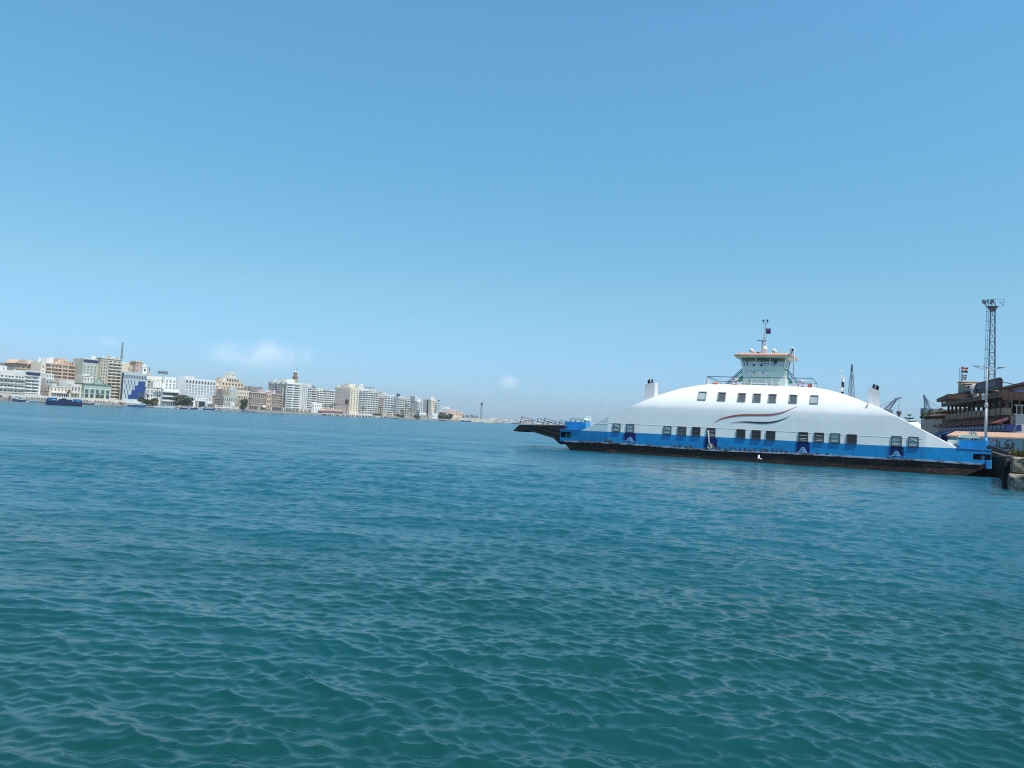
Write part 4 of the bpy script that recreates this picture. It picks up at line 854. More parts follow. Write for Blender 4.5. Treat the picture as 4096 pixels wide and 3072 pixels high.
q = Bld('stair_tower', 'pinkish brick tower with a square top behind the blue and grey office', 'building', 544, 571, 1448, 52, plaster(.50,.36,.30), depth=12); q.grid(2, 8, .3, .4); b = MB(); b.box(-.6, q.W+.6, -.6, 8, q.H+.003, q.H+1.2); q.part('roof_cap', b, [C_PE])
q = Bld('apartment_building', 'white narrow block with a gabled top right of the pink brick tower', 'building', 572, 589, 1466, 46, C_WH, depth=10); q.pediment(0, q.W, q.H, 2.6); q.grid(1, 7, .5, .4)
q = Bld('apartment_building', 'low cream infill block peeking out behind the pink brick tower', 'building', 524, 546, 1463, 58, C_CR, depth=10); q.balc(1, None)
q = Bld('apartment_building', 'pale beige block with a dark antenna right behind the narrow gabled block', 'building', 590, 604, 1487, 56, C_BE, depth=10); b = MB(); b.bar((q.W*.8,2,q.H), (q.W*.8,2,q.H+5), .5); b.bar((q.W*.6,2,q.H+2.5), (q.W,2,q.H+2.5), .4); q.part('antenna', b, [M_RUSTY])
# 9: blue-grey office with stepped blue glass
q = Bld('office_building', 'blue and grey office building with a stepped panel of dark blue glass', 'building', 496, 587, 1491, 16, C_BG, dx=489, group=G1)
q.grid(14, 1, .5, .62, q.H-5.6, 1.0, pane=W_NV, trim=C_BG)
st = [(511.7,1578.6),(511.7,1595),(577.5,1596),(581,1526.5),(554,1524.5),(552,1542),(540,1542),(538,1560.5),(526.5,1560),(524.5,1578)]
b = MB(); b.extr([q.px(*p) for p in st], -.16, .02); q.part('glass_panel', b, [W_BLUE])
for x0, y0, n, dxp in ((500,1526,4,13),(506,1545,3,13),(497.5,1565,2,13.5),(502.5,1583,1,13)):
    for i in range(n):
        x, z = q.px(x0+dxp*i, y0+.9*i); q.win(x, z-2.2, .75, 4.0, W_NV, C_BG)
b = MB(); b.box(-.15, -.003, 0, q.D, -1, q.H); q.part('shaded_side', b, [plaster(.05,.06,.12)]); q.parapet(.7); b = MB(); b.box(-1, q.W+1, -3.2, -.003, -1, 1.6); q.part('podium', b, [C_WH])  # near-black sheet on the left end; its shade is put into colour
for i in range(7): q.roofbox(q.W*(.2+.1*i), q.W*(.25+.1*i), 4, 7, 1.2+.4*(i % 3), M_TANK, name='air_conditioner')
# 10: white complex
q = Bld('apartment_building', 'white block with brown barrel topped windows behind the old corner house', 'building', 588, 661, 1503, 34, C_WH, depth=14)
q.band(q.H-3.6, .5, .5, C_CR); q.grid(4, 3, .5, .62, q.H-15, 4.4, arch=False, pane=W_D)
for i in range(4): q.roofbox(q.W*(.12+.22*i), q.W*(.2+.22*i), -1.0, -.01, 2.4, C_CR, name='bracket', z=q.H-3.4)
q.roofbox(q.W*.16, q.W*.5, -6, -.02, 8.5, C_PW, name='front_wing', z=q.H-13.5); q.roofbox(q.W*.5, q.W*.8, -7, -.02, 8.2, C_WH, name='front_wing', z=q.H-14)
q = Bld('hotel_wing', 'plain white rear wing with paired grey windows left of the big white hotel', 'building', 661.5, 706, 1506, 30, C_WH, depth=14)
q.grid(3, 4, .35, .5, q.H-17, 2.5, pane=W_M)
q = Bld('hotel', 'big bright white hotel with rows of paired windows and arches on top', 'building', 743, 864, 1514, 16, plaster(.80,.80,.79,.04), dx=706, group=G1)
R = q.rows(6, 7.0, 5.2)
for r, (z, h) in enumerate(R):
    for c in range(10):
        for t in (-.2, .2):
            if q.nw < 100 or True:
                o = link('window', win_mesh(q.W/10*.25, h*.52, W_M, C_WH), q.root, (q.W*(c+.5+t)/10, -.005, z+h*.2)) if c >= 5 or t < 0 or r > 3 else None
                if o is None: q.nw += 0; link('window', win_mesh(q.W/10*.25, h*.52, W_M, C_WH), q.root, (q.W*(c+.5+t)/10, -.005, z+h*.2))
for c in range(10): o = link('arched_window', win_mesh(q.W/10*.62, 3.4, W_M, C_WH, True), q.root, (q.W*(c+.5)/10, -.005, q.H-4.4))
for c in range(11): b = MB(); x = q.W*c/10; b.box(x-.3, x+.3, -.35, -.01, q.H-5.2, q.H+.9); q.part('pier', b, [C_WH])
q.parapet(.7); b = MB(); b.box(q.W*.34, q.W*.68, -4, -.003, 6.0, 7.2); q.part('entrance_canopy', b, [C_WH]); b = MB(); b.box(q.W*.40, q.W*.68, -.1, .02, 0, 6.0); q.part('entrance', b, [W_D])
for t in (.36, .66): b = MB(); b.box(q.W*t-.5, q.W*t+.5, -3.9, -3.0, -.5, 6.0); q.part('entrance_column', b, [C_WH])
q.roofbox(-q.W*.02+1, q.W*.36, 2, 9, 3.0, C_WH, wins=4); b = MB(); b.box(q.W*.02, q.W*.3, -.06, .02, 0, 4.2); q.part('shopfront', b, [W_B]); b = MB(); b.box(q.W*.76, q.W*.98, -.06, .02, .4, 3.8); q.part('shopfront', b, [W_M])
q = Bld('corner_house', 'old off white three storey house right of the stepped blue glass', 'house', 585.5, 648, 1546, 14, C_PW, depth=12, group=G1); q.grid(4, 3, .28, .5, 2.5, 2.0, skip=.2, pane=W_D); q.band(q.H-.6, .6, .5)
b = MB(); b.box(q.W*.72, q.W*.76, -.15, .02, 0, q.H-1); q.part('drain_pipe', b, [M_RUSTY])
q = Bld('annex', 'white annex with ribbon windows and a shaded gallery below the hotel', 'building', 649, 717, 1553, 12, C_WH, depth=14, group=G1)
for z in (.62, .36): b = MB(); b.box(q.W*.06, q.W*.92, -.08, .02, q.H*z, q.H*(z+.13)); q.part('ribbon_window', b, [W_D])
for z in (.82, .54, .28): b = MB(); b.box(-.6, q.W+.6, -2.4, -.003, q.H*z-.6, q.H*z+.5); q.part('balcony', b, [C_WH])
for c in range(9): q.win(q.W*(c+.5)/9, .5, q.W*.06, q.H*.2, W_D)
# 11: beige stepped block
q = Bld('apartment_building', 'beige stepped apartment block crowned by a small white lookout tower', 'building', 862, 1001, 1541, 36, C_BE, depth=26)
q.balc(4, None, 3, 1, x0=q.W*.6, clutter=.4); q.grid(6, None, .4, .5, 3, 1, x1=q.W*.6); q.band(q.H-.4, .5, .5, C_CR)
h2 = 5.6; t2 = q.roofbox(q.W*.22, q.W*.88, 3, 20, h2, C_BE, name='upper_storey')
for i in range(7):
    link('window', win_mesh(2.6, 2.2, W_D, C_BE), t2, (q.W*(.27+.09*i), 2.99, q.H+1.6))
t3 = q.roofbox(q.W*.30, q.W*.76, 5, 16, 4.8, C_BE, name='upper_storey', z=q.H+h2)
for i in range(6): link('window', win_mesh(2.2, 2.0, W_D, C_DK), t3, (q.W*(.34+.075*i), 4.99, q.H+h2+1.2))
t4 = q.roofbox(q.W*.47, q.W*.66, 5.5, 12, 7.4, C_PW, name='lookout_tower', z=q.H+h2+4.4)
for i in range(3): link('window', win_mesh(1.3, 1.6, W_D, C_PW), t4, (q.W*(.50+.06*i), 5.49, q.H+h2+4.4+(4.4 if i != 1 else 3.2)))
q.roofbox(q.W*.26, q.W*.38, 4, 9, 3.4, C_CR, z=q.H+h2); q.tank(q.W*.05, 3, 1.4, 1.6); q.tank(q.W*.12, 3, 1.1, 1.4); q.dish(q.W*.95)
q = Bld('gabled_house', 'pinkish rear house with broken gable behind the grey shuttered house', 'house', 880, 940, 1556, 24, C_PK); q.pediment(-2, q.W*.3, q.H, 3.0); q.grid(4, 2, .35, .5, z0=q.H-8)
q = Bld('old_house', 'grey brown old house with wooden balconies beside the white hotel', 'house', 859.5, 896, 1583, 13, C_BR, group=G1); q.balc(3, 4, 2.5, 1, clutter=.3, rail=C_DK, d=.9); q.band(q.H-.5, .5, .4)
q = Bld('old_house', 'grey green house with a mansard wall and narrow shuttered windows', 'house', 896.5, 950, 1584, 12, C_GG, group=G1); q.grid(6, 1, .3, .62, z0=q.H*.55, top=1.2, pane=W_D); q.grid(6, 1, .32, .6, z0=q.H*.15, top=q.H*.5, pane=W_D)
b = MB(); b.extr([(q.W*.5,q.H+.01),(q.W,q.H+.01),(q.W*.97,q.H+9),(q.W*.8,q.H+10.5),(q.W*.55,q.H+9)], .5, 6); q.part('mansard', b, [C_GR]); b = MB(); b.box(q.W*.46, q.W*.76, -1.6, -.003, q.H*.2, q.H*.48); q.part('white_awning', b, [C_WH]); q.roofbox(q.W*.0, q.W*.48, 3, 8, 7.5, C_BR, wins=3)
q = Bld('old_house', 'cream and stone corner house with tall arched openings beside the round bush', 'house', 950.5, 1001, 1560, 12, C_CR, group=G1); q.grid(7, 1, .32, .6, z0=q.H-6.0, top=1.2, pane=W_B); q.band(q.H-6.6, .5, .5)
b = MB(); b.box(0, q.W*.62, -1.2, -.003, q.H*.2, q.H-7.4); q.part('bay', b, [C_BE]); b = MB(); b.box(q.W*.66, q.W, -.8, -.003, q.H*.0, q.H*.62); q.part('shaded_wing', b, [C_BR])
for r in range(3):
    for c in range(3): q.win(q.W*(.10+.2*c), q.H*(.24+.17*r), q.W*.1, q.H*.11, W_B, C_CR, arch=(r == 2), y=-1.2)
q = Bld('warehouse', 'long dark slate roofed block with white windows behind the brown mansion', 'building', 1001, 1052, 1545, 40, C_DK, depth=16); q.grid(4, 2, .5, .5, z0=q.H-8, pane=W_M, trim=C_WH)
# 13: mansion
q = Bld('mansion', 'long brown classical mansion with a central gabled bay and arcaded floors', 'building', 1003, 1125, 1569, 12, C_BR, group=G1)
q.band(q.H-.5, .7, .7, C_PK); q.band(q.H*.66, .5, .5, C_BE, 'string_course'); q.band(q.H*.36, .5, .5, C_BE, 'string_course')
for r, (z, h) in enumerate(((q.H*.70,.2),(q.H*.40,.2))):
    for c in range(16):
        if c in (8,9): continue
        q.win(q.W*(c+.5)/16, z, q.W*.028, q.H*h, W_B if c % 3 else W_D, C_BE, arch=(r == 1))
b = MB(); b.box(q.W*.49, q.W*.66, -1.6, -.003, 0, q.H+1.2); bay = q.part('bay', b, [C_TAN]); q.pediment(q.W*.47, q.W*.68, q.H+1.2, 3.6, C_PK, -1.9, 2.4)
for r in range(3):
    for c in range(3): q.win(q.W*(.52+.055*c), q.H*(.16+.3*r), q.W*.025, q.H*.17, W_D, C_CR, arch=True, y=-1.6)
for c in range(9):
    if c in (4,5): continue
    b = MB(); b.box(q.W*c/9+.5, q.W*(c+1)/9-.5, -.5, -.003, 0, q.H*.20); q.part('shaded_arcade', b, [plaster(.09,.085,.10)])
b = MB(); b.extr([(q.W*.38,q.H*.14),(q.W*.49,q.H*.14),(q.W*.49,q.H*.29),(q.W*.38,q.H*.29)], -1.6, -1.4); q.part('white_banner', b, [C_WH]); q.roofbox(q.W*.80, q.W*.86, 3, 6, 4.5, C_PK); q.roofbox(q.W*.36, q.W*.48, 4, 9, 4, C_PK, wins=2)
# 14-16
q = Bld('apartment_tower', 'large white apartment tower with sweeping white balconies below the minaret', 'building', 1148, 1202, 1527, 15, C_PW, dx=1075, group=G1)
q.balc(2, 10, 4.5, 3.2, rail=C_WH, wall=C_WH, clutter=.1, d=1.7); q.band(q.H-2.6, .9, .9, C_WH)
for z, h in q.rows(10, 4.5, 3.2):
    for c in range(6):
        cx = q.D*(c+.5)/6
        if c in (0, 1, 3, 4): q.bal(cx, z, q.D/6*.9, 1.2, C_GR, C_PW, random.choice([0,0,1]), end=True)  # greyer plaster than the front; the end's shade is put into colour
        q.win(cx, z+.1, q.D/6*.5, h*.6, W_D, end=True)
for c in range(3): b = MB(); y = q.D*(.1+.3*c); b.box(-1.5, -.003, y, y+5, q.H-3.0, q.H+.6); q.part('roof_hood', b, [C_WH])
q.roofbox(q.W*.1, q.W*.7, 4, 14, 3.6, C_WH); q.roofbox(q.W*.2, q.W*.5, q.D*.4, q.D*.6, 4, C_CR); q.tank(q.W*.4, q.D*.75, 1.2, 1.8); q.tank(q.W*.4, q.D*.95, 1.2, 2)
q = Bld('apartment_building', 'white block with tall vertical fins right of the white balcony tower', 'building', 1202.5, 1247, 1537, 13, C_PW, group=G1)
for t in (.12, .28, .44, .60): b = MB(); b.box(q.W*t-.55, q.W*t+.55, -1.1, -.003, 0, q.H+.8); q.part('fin', b, [C_WH])
for t in (.2, .36, .52): b = MB(); b.box(q.W*t-.5, q.W*t+.5, -.08, .02, 2, q.H-1); q.part('glazed_strip', b, [W_M])
q.balc(2, 10, 4, 1.5, x0=q.W*.66, clutter=.2); q.parapet(.9, C_WH)
for t in (.1,.25,.4,.55,.7,.85): q.roofbox(q.W*t-.5, q.W*t+.5, 0, 1, 2.0, C_WH, name='roof_fin')
q = Bld('apartment_building', 'dark grey block with deep loggias in shade beside the finned block', 'building', 1247.5, 1268, 1552, 16, C_GR, depth=18, group=G1); q.balc(1, 9, clutter=.4, rail=C_PW); q.roofbox(q.W*.3, q.W*.9, 2, 8, 3, C_DK, wins=1)
q = Bld('apartment_building', 'long grey block with messy terraces receding behind the small white villa', 'building', 1268.5, 1300, 1559, 26, C_PW, depth=18); q.balc(3, 9, clutter=.5, rail=C_WH); q.clutter(4)
q = Bld('apartment_building', 'pale block with a white sloping roof edge left of the blank pinkish wall', 'building', 1300.5, 1337, 1561, 22, C_PW, depth=18); q.balc(4, 9, clutter=.5, rail=C_WH); b = MB(); b.box(-1, q.W+1, -1.4, 10, q.H+.01, q.H+1.0); q.part('roof_slab', b, [C_WH])
q = Bld('villa', 'small bright white two storey villa on the promenade under the grey blocks', 'house', 1252, 1288, 1612, 9, plaster(.80,.80,.79,.04), depth=9, group=G1); q.grid(5, 1, .45, .42, z0=q.H*.55, top=.8, pane=W_M); q.grid(4, 1, .35, .6, z0=.5, top=q.H*.52, pane=W_M); q.band(q.H*.5, .3, .3)
# 17: pink wall block
q = Bld('apartment_tower', 'cream tower with a huge blank pinkish side wall', 'building', 1403, 1437, 1551, 15, C_CR, dx=1340, group=G1)
b = MB(); b.box(-.12, -.003, 0, q.D, -1, q.H-1); sw = q.part('blank_side_wall', b, [plaster(.56,.48,.45)])  # side sheet duller than the front; the end's shade is put into colour
for z in np.linspace(.42, .92, 6): b = MB(); b.box(-.2, -.123, 0, q.D, q.H*z, q.H*z+.35); q.part('floor_band', b, [C_PK])
b = MB(); b.box(-.35, -.123, 2, q.D, q.H*.36, q.H*.37); q.part('dark_ledge', b, [C_DK]); q.grid(3, 10, .34, .4, 4.5, 2, pane=W_B); q.parapet(.8)
q.roofbox(2, q.W-1, 6, q.D*.5, 5.4, C_CR, wins=2); q.roofbox(3, 8, q.D*.55, q.D*.75, 3.2, C_PK); q.tank(3, q.D*.85, 1.5, 2.4)
q = Bld('apartment_tower', 'dark tower with stacked recessed loggias right of the cream tower', 'building', 1437.5, 1464, 1554, 15.5, C_PW, depth=18, group=G1); q.balc(2, 10, 4.5, 2, wf=.95, rail=C_GR, pane=W_D, wall=C_WH, clutter=.2); q.roofbox(1, q.W*.8, 2, 9, 5.2, C_WH, wins=2); q.tank(q.W*.7, 5, 1.5, 3, q.H+3)
q = Bld('apartment_tower', 'beige tower with cluttered balconies and a flat pergola on the roof', 'building', 1464.5, 1514, 1556, 15, C_PW, depth=18, group=G1); q.balc(5, 10, 4.5, 1.5, clutter=.55, rail=C_WH); b = MB(); b.box(-2, q.W*.65, 0, 7, q.H+2.6, q.H+3.0)
for t in (0, .3, .6): b.bar((q.W*t+.2, .5, q.H), (q.W*t+.2, .5, q.H+2.6), .2)
q.part('pergola', b, [C_DK])
# 18-24
q = Bld('apartment_building', 'tan striped block with small balconies left of the pale stepped blocks', 'building', 1514.5, 1536, 1581, 15, C_PK, depth=16, group=G1); q.balc(3, 8, clutter=.4); q.clutter(3)
q = Bld('apartment_building', 'white block with a grey stair head and stacked round balconies', 'building', 1540, 1574, 1578, 14, C_WH, dx=1535, group=G1); q.balc(3, 8, clutter=.4, rail=C_WH); q.roofbox(-4, q.W*.35, 3, 10, 3.5, C_GR, wins=1); q.dish(q.W*.4)
q = Bld('apartment_building', 'white block with a smooth grey end wall and a black tank on the roof', 'building', 1592, 1620, 1586, 14, C_PW, dx=1574, group=G1); q.balc(3, 8, clutter=.4, rail=C_WH); b = MB(); b.box(-.12, -.003, 0, q.D, 0, q.H); q.part('blank_side_wall', b, [plaster(.56,.57,.58)])  # greyer sheet on the end wall puts its shade into colour
b = MB(); b.lathe([(2.4,.2),(2.4,4.2),(2.1,4.4)], (q.W*.35, 5, q.H), 12); q.part('roof_tank', b, [plaster(.05,.06,.09)]); q.tank(-2, 8, 1.5, 2)
q = Bld('apartment_building', 'reddish topped white block squeezed between two blank end walls', 'building', 1620.5, 1640, 1591, 15, C_PW, depth=16, group=G1); q.balc(2, 7, clutter=.4); q.band(q.H-2.5, .5, .4, C_BR); q.parapet(.6, C_BR)
q = Bld('apartment_building', 'white block with a broad blank beige end wall and grey stair tower', 'building', 1671, 1691, 1603, 14, C_WH, dx=1640, group=G1); q.balc(3, 7, clutter=.3, rail=C_WH); b = MB(); b.box(-.12, -.003, 0, q.D, 0, q.H-.5); q.part('blank_side_wall', b, [plaster(.56,.53,.51)]); q.roofbox(-.5, q.W*.5, q.D*.35, q.D*.98, 6.5, C_GR, wins=1); q.roofbox(1, q.W*.75, 2, 8, 3.6, C_WH, wins=2)  # end sheet toned down from the white front to carry its shade
q = Bld('apartment_tower', 'last tall cream block standing alone with a grey blank side', 'building', 1726, 1748, 1598, 14, C_CR, dx=1694, group=G1); q.grid(4, 8, .45, .45, 4, 1.5); q.balc(1, 8, 4, 1.5, x0=q.W*.7, clutter=.1)
b = MB(); b.box(-.12, -.003, q.D*.55, q.D, 0, q.H-2); q.part('blank_side_wall', b, [plaster(.54,.51,.49)]); b = MB(); b.box(-.14, -.003, q.D*.36, q.D*.54, 0, q.H-1); q.part('stair_recess', b, [W_D]); q.roofbox(1, q.W*.7, 2, 7, 3, C_WH, wins=1); q.tank(q.W*.4, 4, 1.2, 1.6, q.H+2.6); q.tank(q.W*.75, 4, 1.2, 1.8)  # greyer side sheet; shade on that side is put into its colour
for xa, xb, yt, lab in ((1676,1705,1651,'low white walled house before the blank beige block'), (1728,1752,1655,'low white house in front of the last cream block')):
    q = Bld('low_house', lab, 'house', xa, xb, yt, 5, plaster(.80,.80,.79,.04), depth=6, group=G1); q.grid(5, 1, .35, .6, z0=.8, top=1.2, pane=W_D); q.parapet(.5)
q = Bld('low_house', 'pinkish low house with dark roof clutter beyond the tall light pole', 'house', 1766, 1793, 1644, 20, C_PK, dx=1757, group=G1); q.grid(4, 3, .35, .4, 2, 1); q.clutter(3)
q = Bld('low_house', 'pink three storey house carrying a white box on its roof', 'house', 1801, 1832, 1638, 18, plaster(.62,.48,.42), dx=1794, group=G1); q.grid(3, 3, .35, .4, 3, 1); q.roofbox(-8, 4, 3, 12, 4.5, C_WH); 
q = Bld('low_house', 'plain peach house wall at the right end of the pink houses', 'house', 1832.5, 1853, 1648, 19, C_PE, depth=14, group=G1); q.grid(2, 1, .3, .3, z0=8)
q = Bld('low_house', 'low white and cream shed behind the dark bushes', 'house', 1803, 1842, 1661, 8, C_CR, depth=6, group=G1); q.grid(6, 1, .35, .55, z0=1.2, top=2.5)
# minaret-like stone tower behind the white balcony tower
p, z, fr = on(1180, 1525, 44); zt_ = on(1180, 1486, 44)[1]; zs = on(1180, 1470, 44)[1]; zc = on(1180, 1509, 44)[1]
t = thing('minaret', 'brown stone minaret with a gallery and pale dome above the white balcony tower', 'minaret', (p.x, p.y, ZB), fr.rot)
b = MB(); b.lathe([(3.0,0),(2.9,z-ZB+4),(2.9,zc-ZB-1.2)], n=8); b.build('shaft', [plaster(.50,.35,.17)], t)
b = MB(); b.lathe([(2.9,-1.19),(3.7,-.3),(3.9,0),(3.9,1.0),(3.2,1.05)], (0,0,zc-ZB), 12); b.build('gallery', [plaster(.26,.17,.12)], t)
b = MB(); b.lathe([(2.3,1.06),(2.2,zt_-zc-2.2),(2.6,zt_-zc-2.0),(2.6,zt_-zc-1.5)], (0,0,zc-ZB), 12); b.build('upper_shaft', [plaster(.25,.15,.11)], t)
b = MB(); b.lathe([(2.0,-1.45),(1.95,-.6),(1.4,.2),(.6,.75),(.05,.95)], (0,0,zt_-ZB), 12); b.build('dome', [plaster(.55,.53,.50)], t, True)
b = MB(); b.bar((1.9,0,zt_-ZB-1.6), (1.9,0,zs-ZB), .35); b.build('finial', [M_RUSTY], t)
b = MB(); b.box(.2, 1.0, -3.1, -2.7, zc-ZB-5.5, zc-ZB-3.2); b.build('window', [W_D], t)
# roof mast, light poles
def lattice(root, w0, w1, h, n, m, r=.06, name='lattice_frame', x=0, y=0, z0=0, br=None):
    b = MB(); br = br or r*.6
    lv = [(z0+h*i/n, (w0+(w1-w0)*i/n)/2) for i in range(n+1)]
    c = lambda L: [(x-L[1],y-L[1],L[0]),(x+L[1],y-L[1],L[0]),(x+L[1],y+L[1],L[0]),(x-L[1],y+L[1],L[0])]
    for A, B_ in zip(lv, lv[1:]):
        a, d = c(A), c(B_)
        for i in range(4):
            b.bar(a[i], d[i], 2*r); b.bar(d[i], d[(i+1)%4], 1.6*br); b.bar(a[i], d[(i+1)%4], br); b.bar(a[(i+1)%4], d[i], br)
    return b.build(name, [m], root)
x, z = mast_b.fr.hit(489, 1369, 3); x0, z0 = mast_b.fr.hit(486, 1436, 3); pw = mast_b.fr.w(x0, 3, 0)
t = thing('radio_mast', 'thin grey lattice radio mast on the roof of the tall beige tower', 'mast', (pw.x, pw.y, mast_b.H+ZB), mast_b.fr.rot)
lattice(t, 1.4, .8, z-ZB-mast_b.H, 16, mat('mast_far_grey', (.30,.32,.36), .6, .2, 1), .13); 
def lightpole(px, ytop, ybase, sb, label, heads, arm=6, h=None):
    p, z, fr = on(px, ytop, sb); t = thing('light_pole', label, 'light pole', (p.x, p.y, ZB-.5), fr.rot); H = z-ZB+.5
    b = MB(); b.tube([(0,0,0),(0,0,H)], .45, 8, r1=.28); b.build('pole', [mat('pole_far_grey', (.34,.35,.38), .6, .15, 1)], t)
    for k, (dx, dz) in enumerate(heads):
        b = MB(); b.box(dx-1.2, dx+1.2, -.5, .5, H+dz-.7, H+dz+.5); b.bar((0,0,H-.2), (dx,0,H+dz-.2), .3); b.build('floodlight', [M_RUSTY], t)
    if arm: b = MB(); b.box(-arm, arm, -.3, .3, H+1.2, H+1.7); b.box(-arm, arm, -.3, .3, H-1.4, H-1.0); b.bar((-arm+1,0,H-1.2), (-arm+1,0,H+1.4), .25); b.bar((arm-1,0,H-1.2), (arm-1,0,H+1.4), .25); b.build('lamp_rack', [M_RUSTY], t)
lightpole(652, 1491, 1612, 3, 'tall light pole with two racks of lamps before the white annex', [(-4,.2),(-1.4,.2),(1.6,.2),(4.4,.2)], 5.4)
lightpole(1755, 1604, 1670, 3, 'tall slim light pole with a cluster of lamps right of the last block', [(-2.8,.4),(0,.9),(2.8,.4)], 0)
p, z, fr = on(1927, 1620, 4); t = thing('light_tower', 'lonely lattice light tower standing on the far pier', 'light tower', (p.x, p.y, 1.8), fr.rot)
lattice(t, 3.2, 2.0, z-2, 9, mat('mast_far_grey', (.30,.32,.36)), .22); b = MB(); b.extr([(-2.4,z-1.9),(2.4,z-1.9),(4.2,z+1.6),(2.6,z+2.4),(0,z+.2),(-2.6,z+2.4),(-4.2,z+1.6)], -1, 1); b.build('lamp_rack', [M_RUSTY], t)
# quay-side arcades, fences, cafe roof, piers
def wall_run(name, label, cat, xa, xb, sb, h, depth, m, arches=0, zb=0.0, am=None):
    p, _, fr = on(xa, hor(xa), sb, seg(.5*(xa+xb))); p2 = on(xb, hor(xb), sb, fr)[0]; L_ = (p2-p).length
    t = thing(name, label, cat, (p.x, p.y, zb), fr.rot); b = MB(); b.box(0, L_, 0, depth, -1, h); b.build('wall', [m], t)
    for i in range(arches):
        x = L_*(i+.5)/arches; w = L_/arches*.62; k = MB(); pl = [(x-w/2,.5),(x+w/2,.5)]+[(x+w/2*math.cos(a), h*.62+w*.25*math.sin(a)) for a in np.linspace(0, math.pi, 7)]
        k.extr(pl, -.08, .02); k.build('arch', [am or random.choice([W_M, W_B, W_D, plaster(.34,.32,.30), plaster(.50,.50,.49)])], t)
    return t, L_
for k, (xa, xb, m, lab, na, h) in enumerate(((-80,48,C_PK,'pinkish quay arcade with wide openings at the far left edge',7,6.2),(48.5,183,C_PW,'pale quay arcade behind the white motor launch',13,6.0),(183.5,342,C_PW,'pale quay arcade behind the blue barge ferry',15,5.8),(342.5,495,C_CR,'cream quay arcade below the green gabled hall',14,6.0),(495.5,570,C_WH,'white quay wall below the blue and grey office',6,5.0))):
    wall_run('quay_arcade', lab, 'arcade', xa, xb, .6, h, 6, m, na)
def fence(xa, xb, sb, n, h, label, m=None, rm=None):
    p, _, fr = on(xa, hor(xa), sb, seg(.5*(xa+xb))); p2 = on(xb, hor(xb), sb, fr)[0]; L_ = (p2-p).length
    t = thing('promenade_fence', label, 'fence', (p.x, p.y, ZB-.1), fr.rot)
    b = MB(); b.box(0, L_, 0, .25, 0, h*.32); k = int(L_/1.1)
    for i in range(k): b.box(L_*i/k, L_*i/k+.22, .05, .2, h*.32, h*.85)
    b.box(0, L_, 0, .25, h*.85, h*.93); b.build('railing', [rm or M_RUSTY], t)
    for i in range(n+1): b = MB(); x = L_*i/n; b.box(x-.5, x+.5, -.35, .55, 0, h*1.15); b.box(x-.65, x+.65, -.5, .7, h*1.151, h*1.27); b.build('pillar', [m or C_CR], t)
fence(862, 985, 3, 4, 3.0, 'low white railed wall before the old houses', C_WH, C_PW)
fence(1035, 1180, 4, 3, 3.4, 'dark railing with stone pillars before the brown mansion')
fence(1180, 1245, 4, 4, 3.4, 'dark railing with pale pillars below the white finned block')
fence(1540, 1705, 4, 6, 4.4, 'long brown fence with cream pillars on the far promenade', None, C_BR)
def pier(xa, xb, sb0, sb1, h, m, label, tyres=0):
    p, _, fr = on(xa, hor(xa), sb0, seg(.5*(xa+xb))); p2 = on(xb, hor(xb), sb0, fr)[0]; L_ = (p2-p).length
    t = thing('pier', label, 'pier', (p.x, p.y, 0), fr.rot); b = MB(); b.box(0, L_, 0, sb1-sb0, -1, h); b.build('deck', [m], t)
    for i in range(tyres):
        x = L_*(i+.5)/tyres+random.uniform(-1.5,1.5); b = MB(); b.torus((x,-.25,h*.55), .7, .28, 'y', 10, 6); b.build('tyre_fender', [M_RUSTY], t)
pier(1285, 1400, -9, -.2, 1.7, C_PW, 'white floating pier with black tyres below the blank pinkish wall', 24)
pier(1400.5, 1545, -10, -.2, 1.9, plaster(.70,.71,.70), 'long white pier with black tyres below the beige towers', 30)
t, L_ = wall_run('waterside_cafe', 'long low cafe with a faded pink roof on the far promenade', 'cafe', 1290, 1372, 2.0, 3.6, 7, C_DK, 0, ZB-.6)
b = MB(); b.extr([(-1.5,3.6),(L_+1.5,3.6),(L_*.8,6.0),(L_*.15,6.0)], -1.6, 8.4); b.build('roof', [mat('roof_faded_pink', (.58,.38,.30), .85, .15, .3)], t)
for i in range(18): b = MB(); x = L_*i/17; b.box(x-.16, x+.16, -.3, -.01, 0, 3.59); b.build('post', [C_PK], t)
t, L_ = wall_run('ribbed_quay', 'ribbed pale sheet pile quay running out beyond the pink houses', 'quay wall', 1836, 1975, -1.5, 6.4, 5, C_BE, 0)
for i in range(60): b = MB(); x = L_*(i+.5)/60; b.box(x-L_/60*.24, x+L_/60*.24, -.7, -.003, -.5, 6.2); b.build('rib', [C_CR], t)
# small sheds along the breakwater
for k, (px, w, h, m, lab) in enumerate(((1990,22,5,C_PK,'small pinkish shed at the near end of the breakwater'),(2008,9,4,C_WH,'tiny white hut on the breakwater'),(2035,30,4,C_BR,'long brown shed on the breakwater'),(2062,26,5,C_WH,'white low boathouse on the breakwater'),(2098,46,6,C_BR,'dark long shed seen past the ramp tip'),(2125,20,9,C_GR,'grey block seen through the ramp railing'),(2160,26,7,C_WH,'white shed seen through the ramp railing'),(2205,30,6,C_PK,'pinkish shed at the far end of the breakwater'))):
    p, z, fr = on(px, hor(px), 6); t = thing('breakwater_shed', lab, 'shed', (p.x, p.y, 1.9), fr.rot); b = MB(); b.box(-w/2, w/2, 0, 10, 0, h); b.build('wall', [m], t); b = MB(); b.extr([(-w/2-.6,h+.003),(w/2+.6,h+.003),(w/2-1,h+1.4),(-w/2+1,h+1.4)], -.6, 10.6); b.build('roof', [C_BR if k % 2 else C_PW], t)
    for i in range(3): b = MB(); b.box(-w/2+w*(i+.3)/3, -w/2+w*(i+.6)/3, -.05, .02, h*.3, h*.75); b.build('window', [W_D], t)
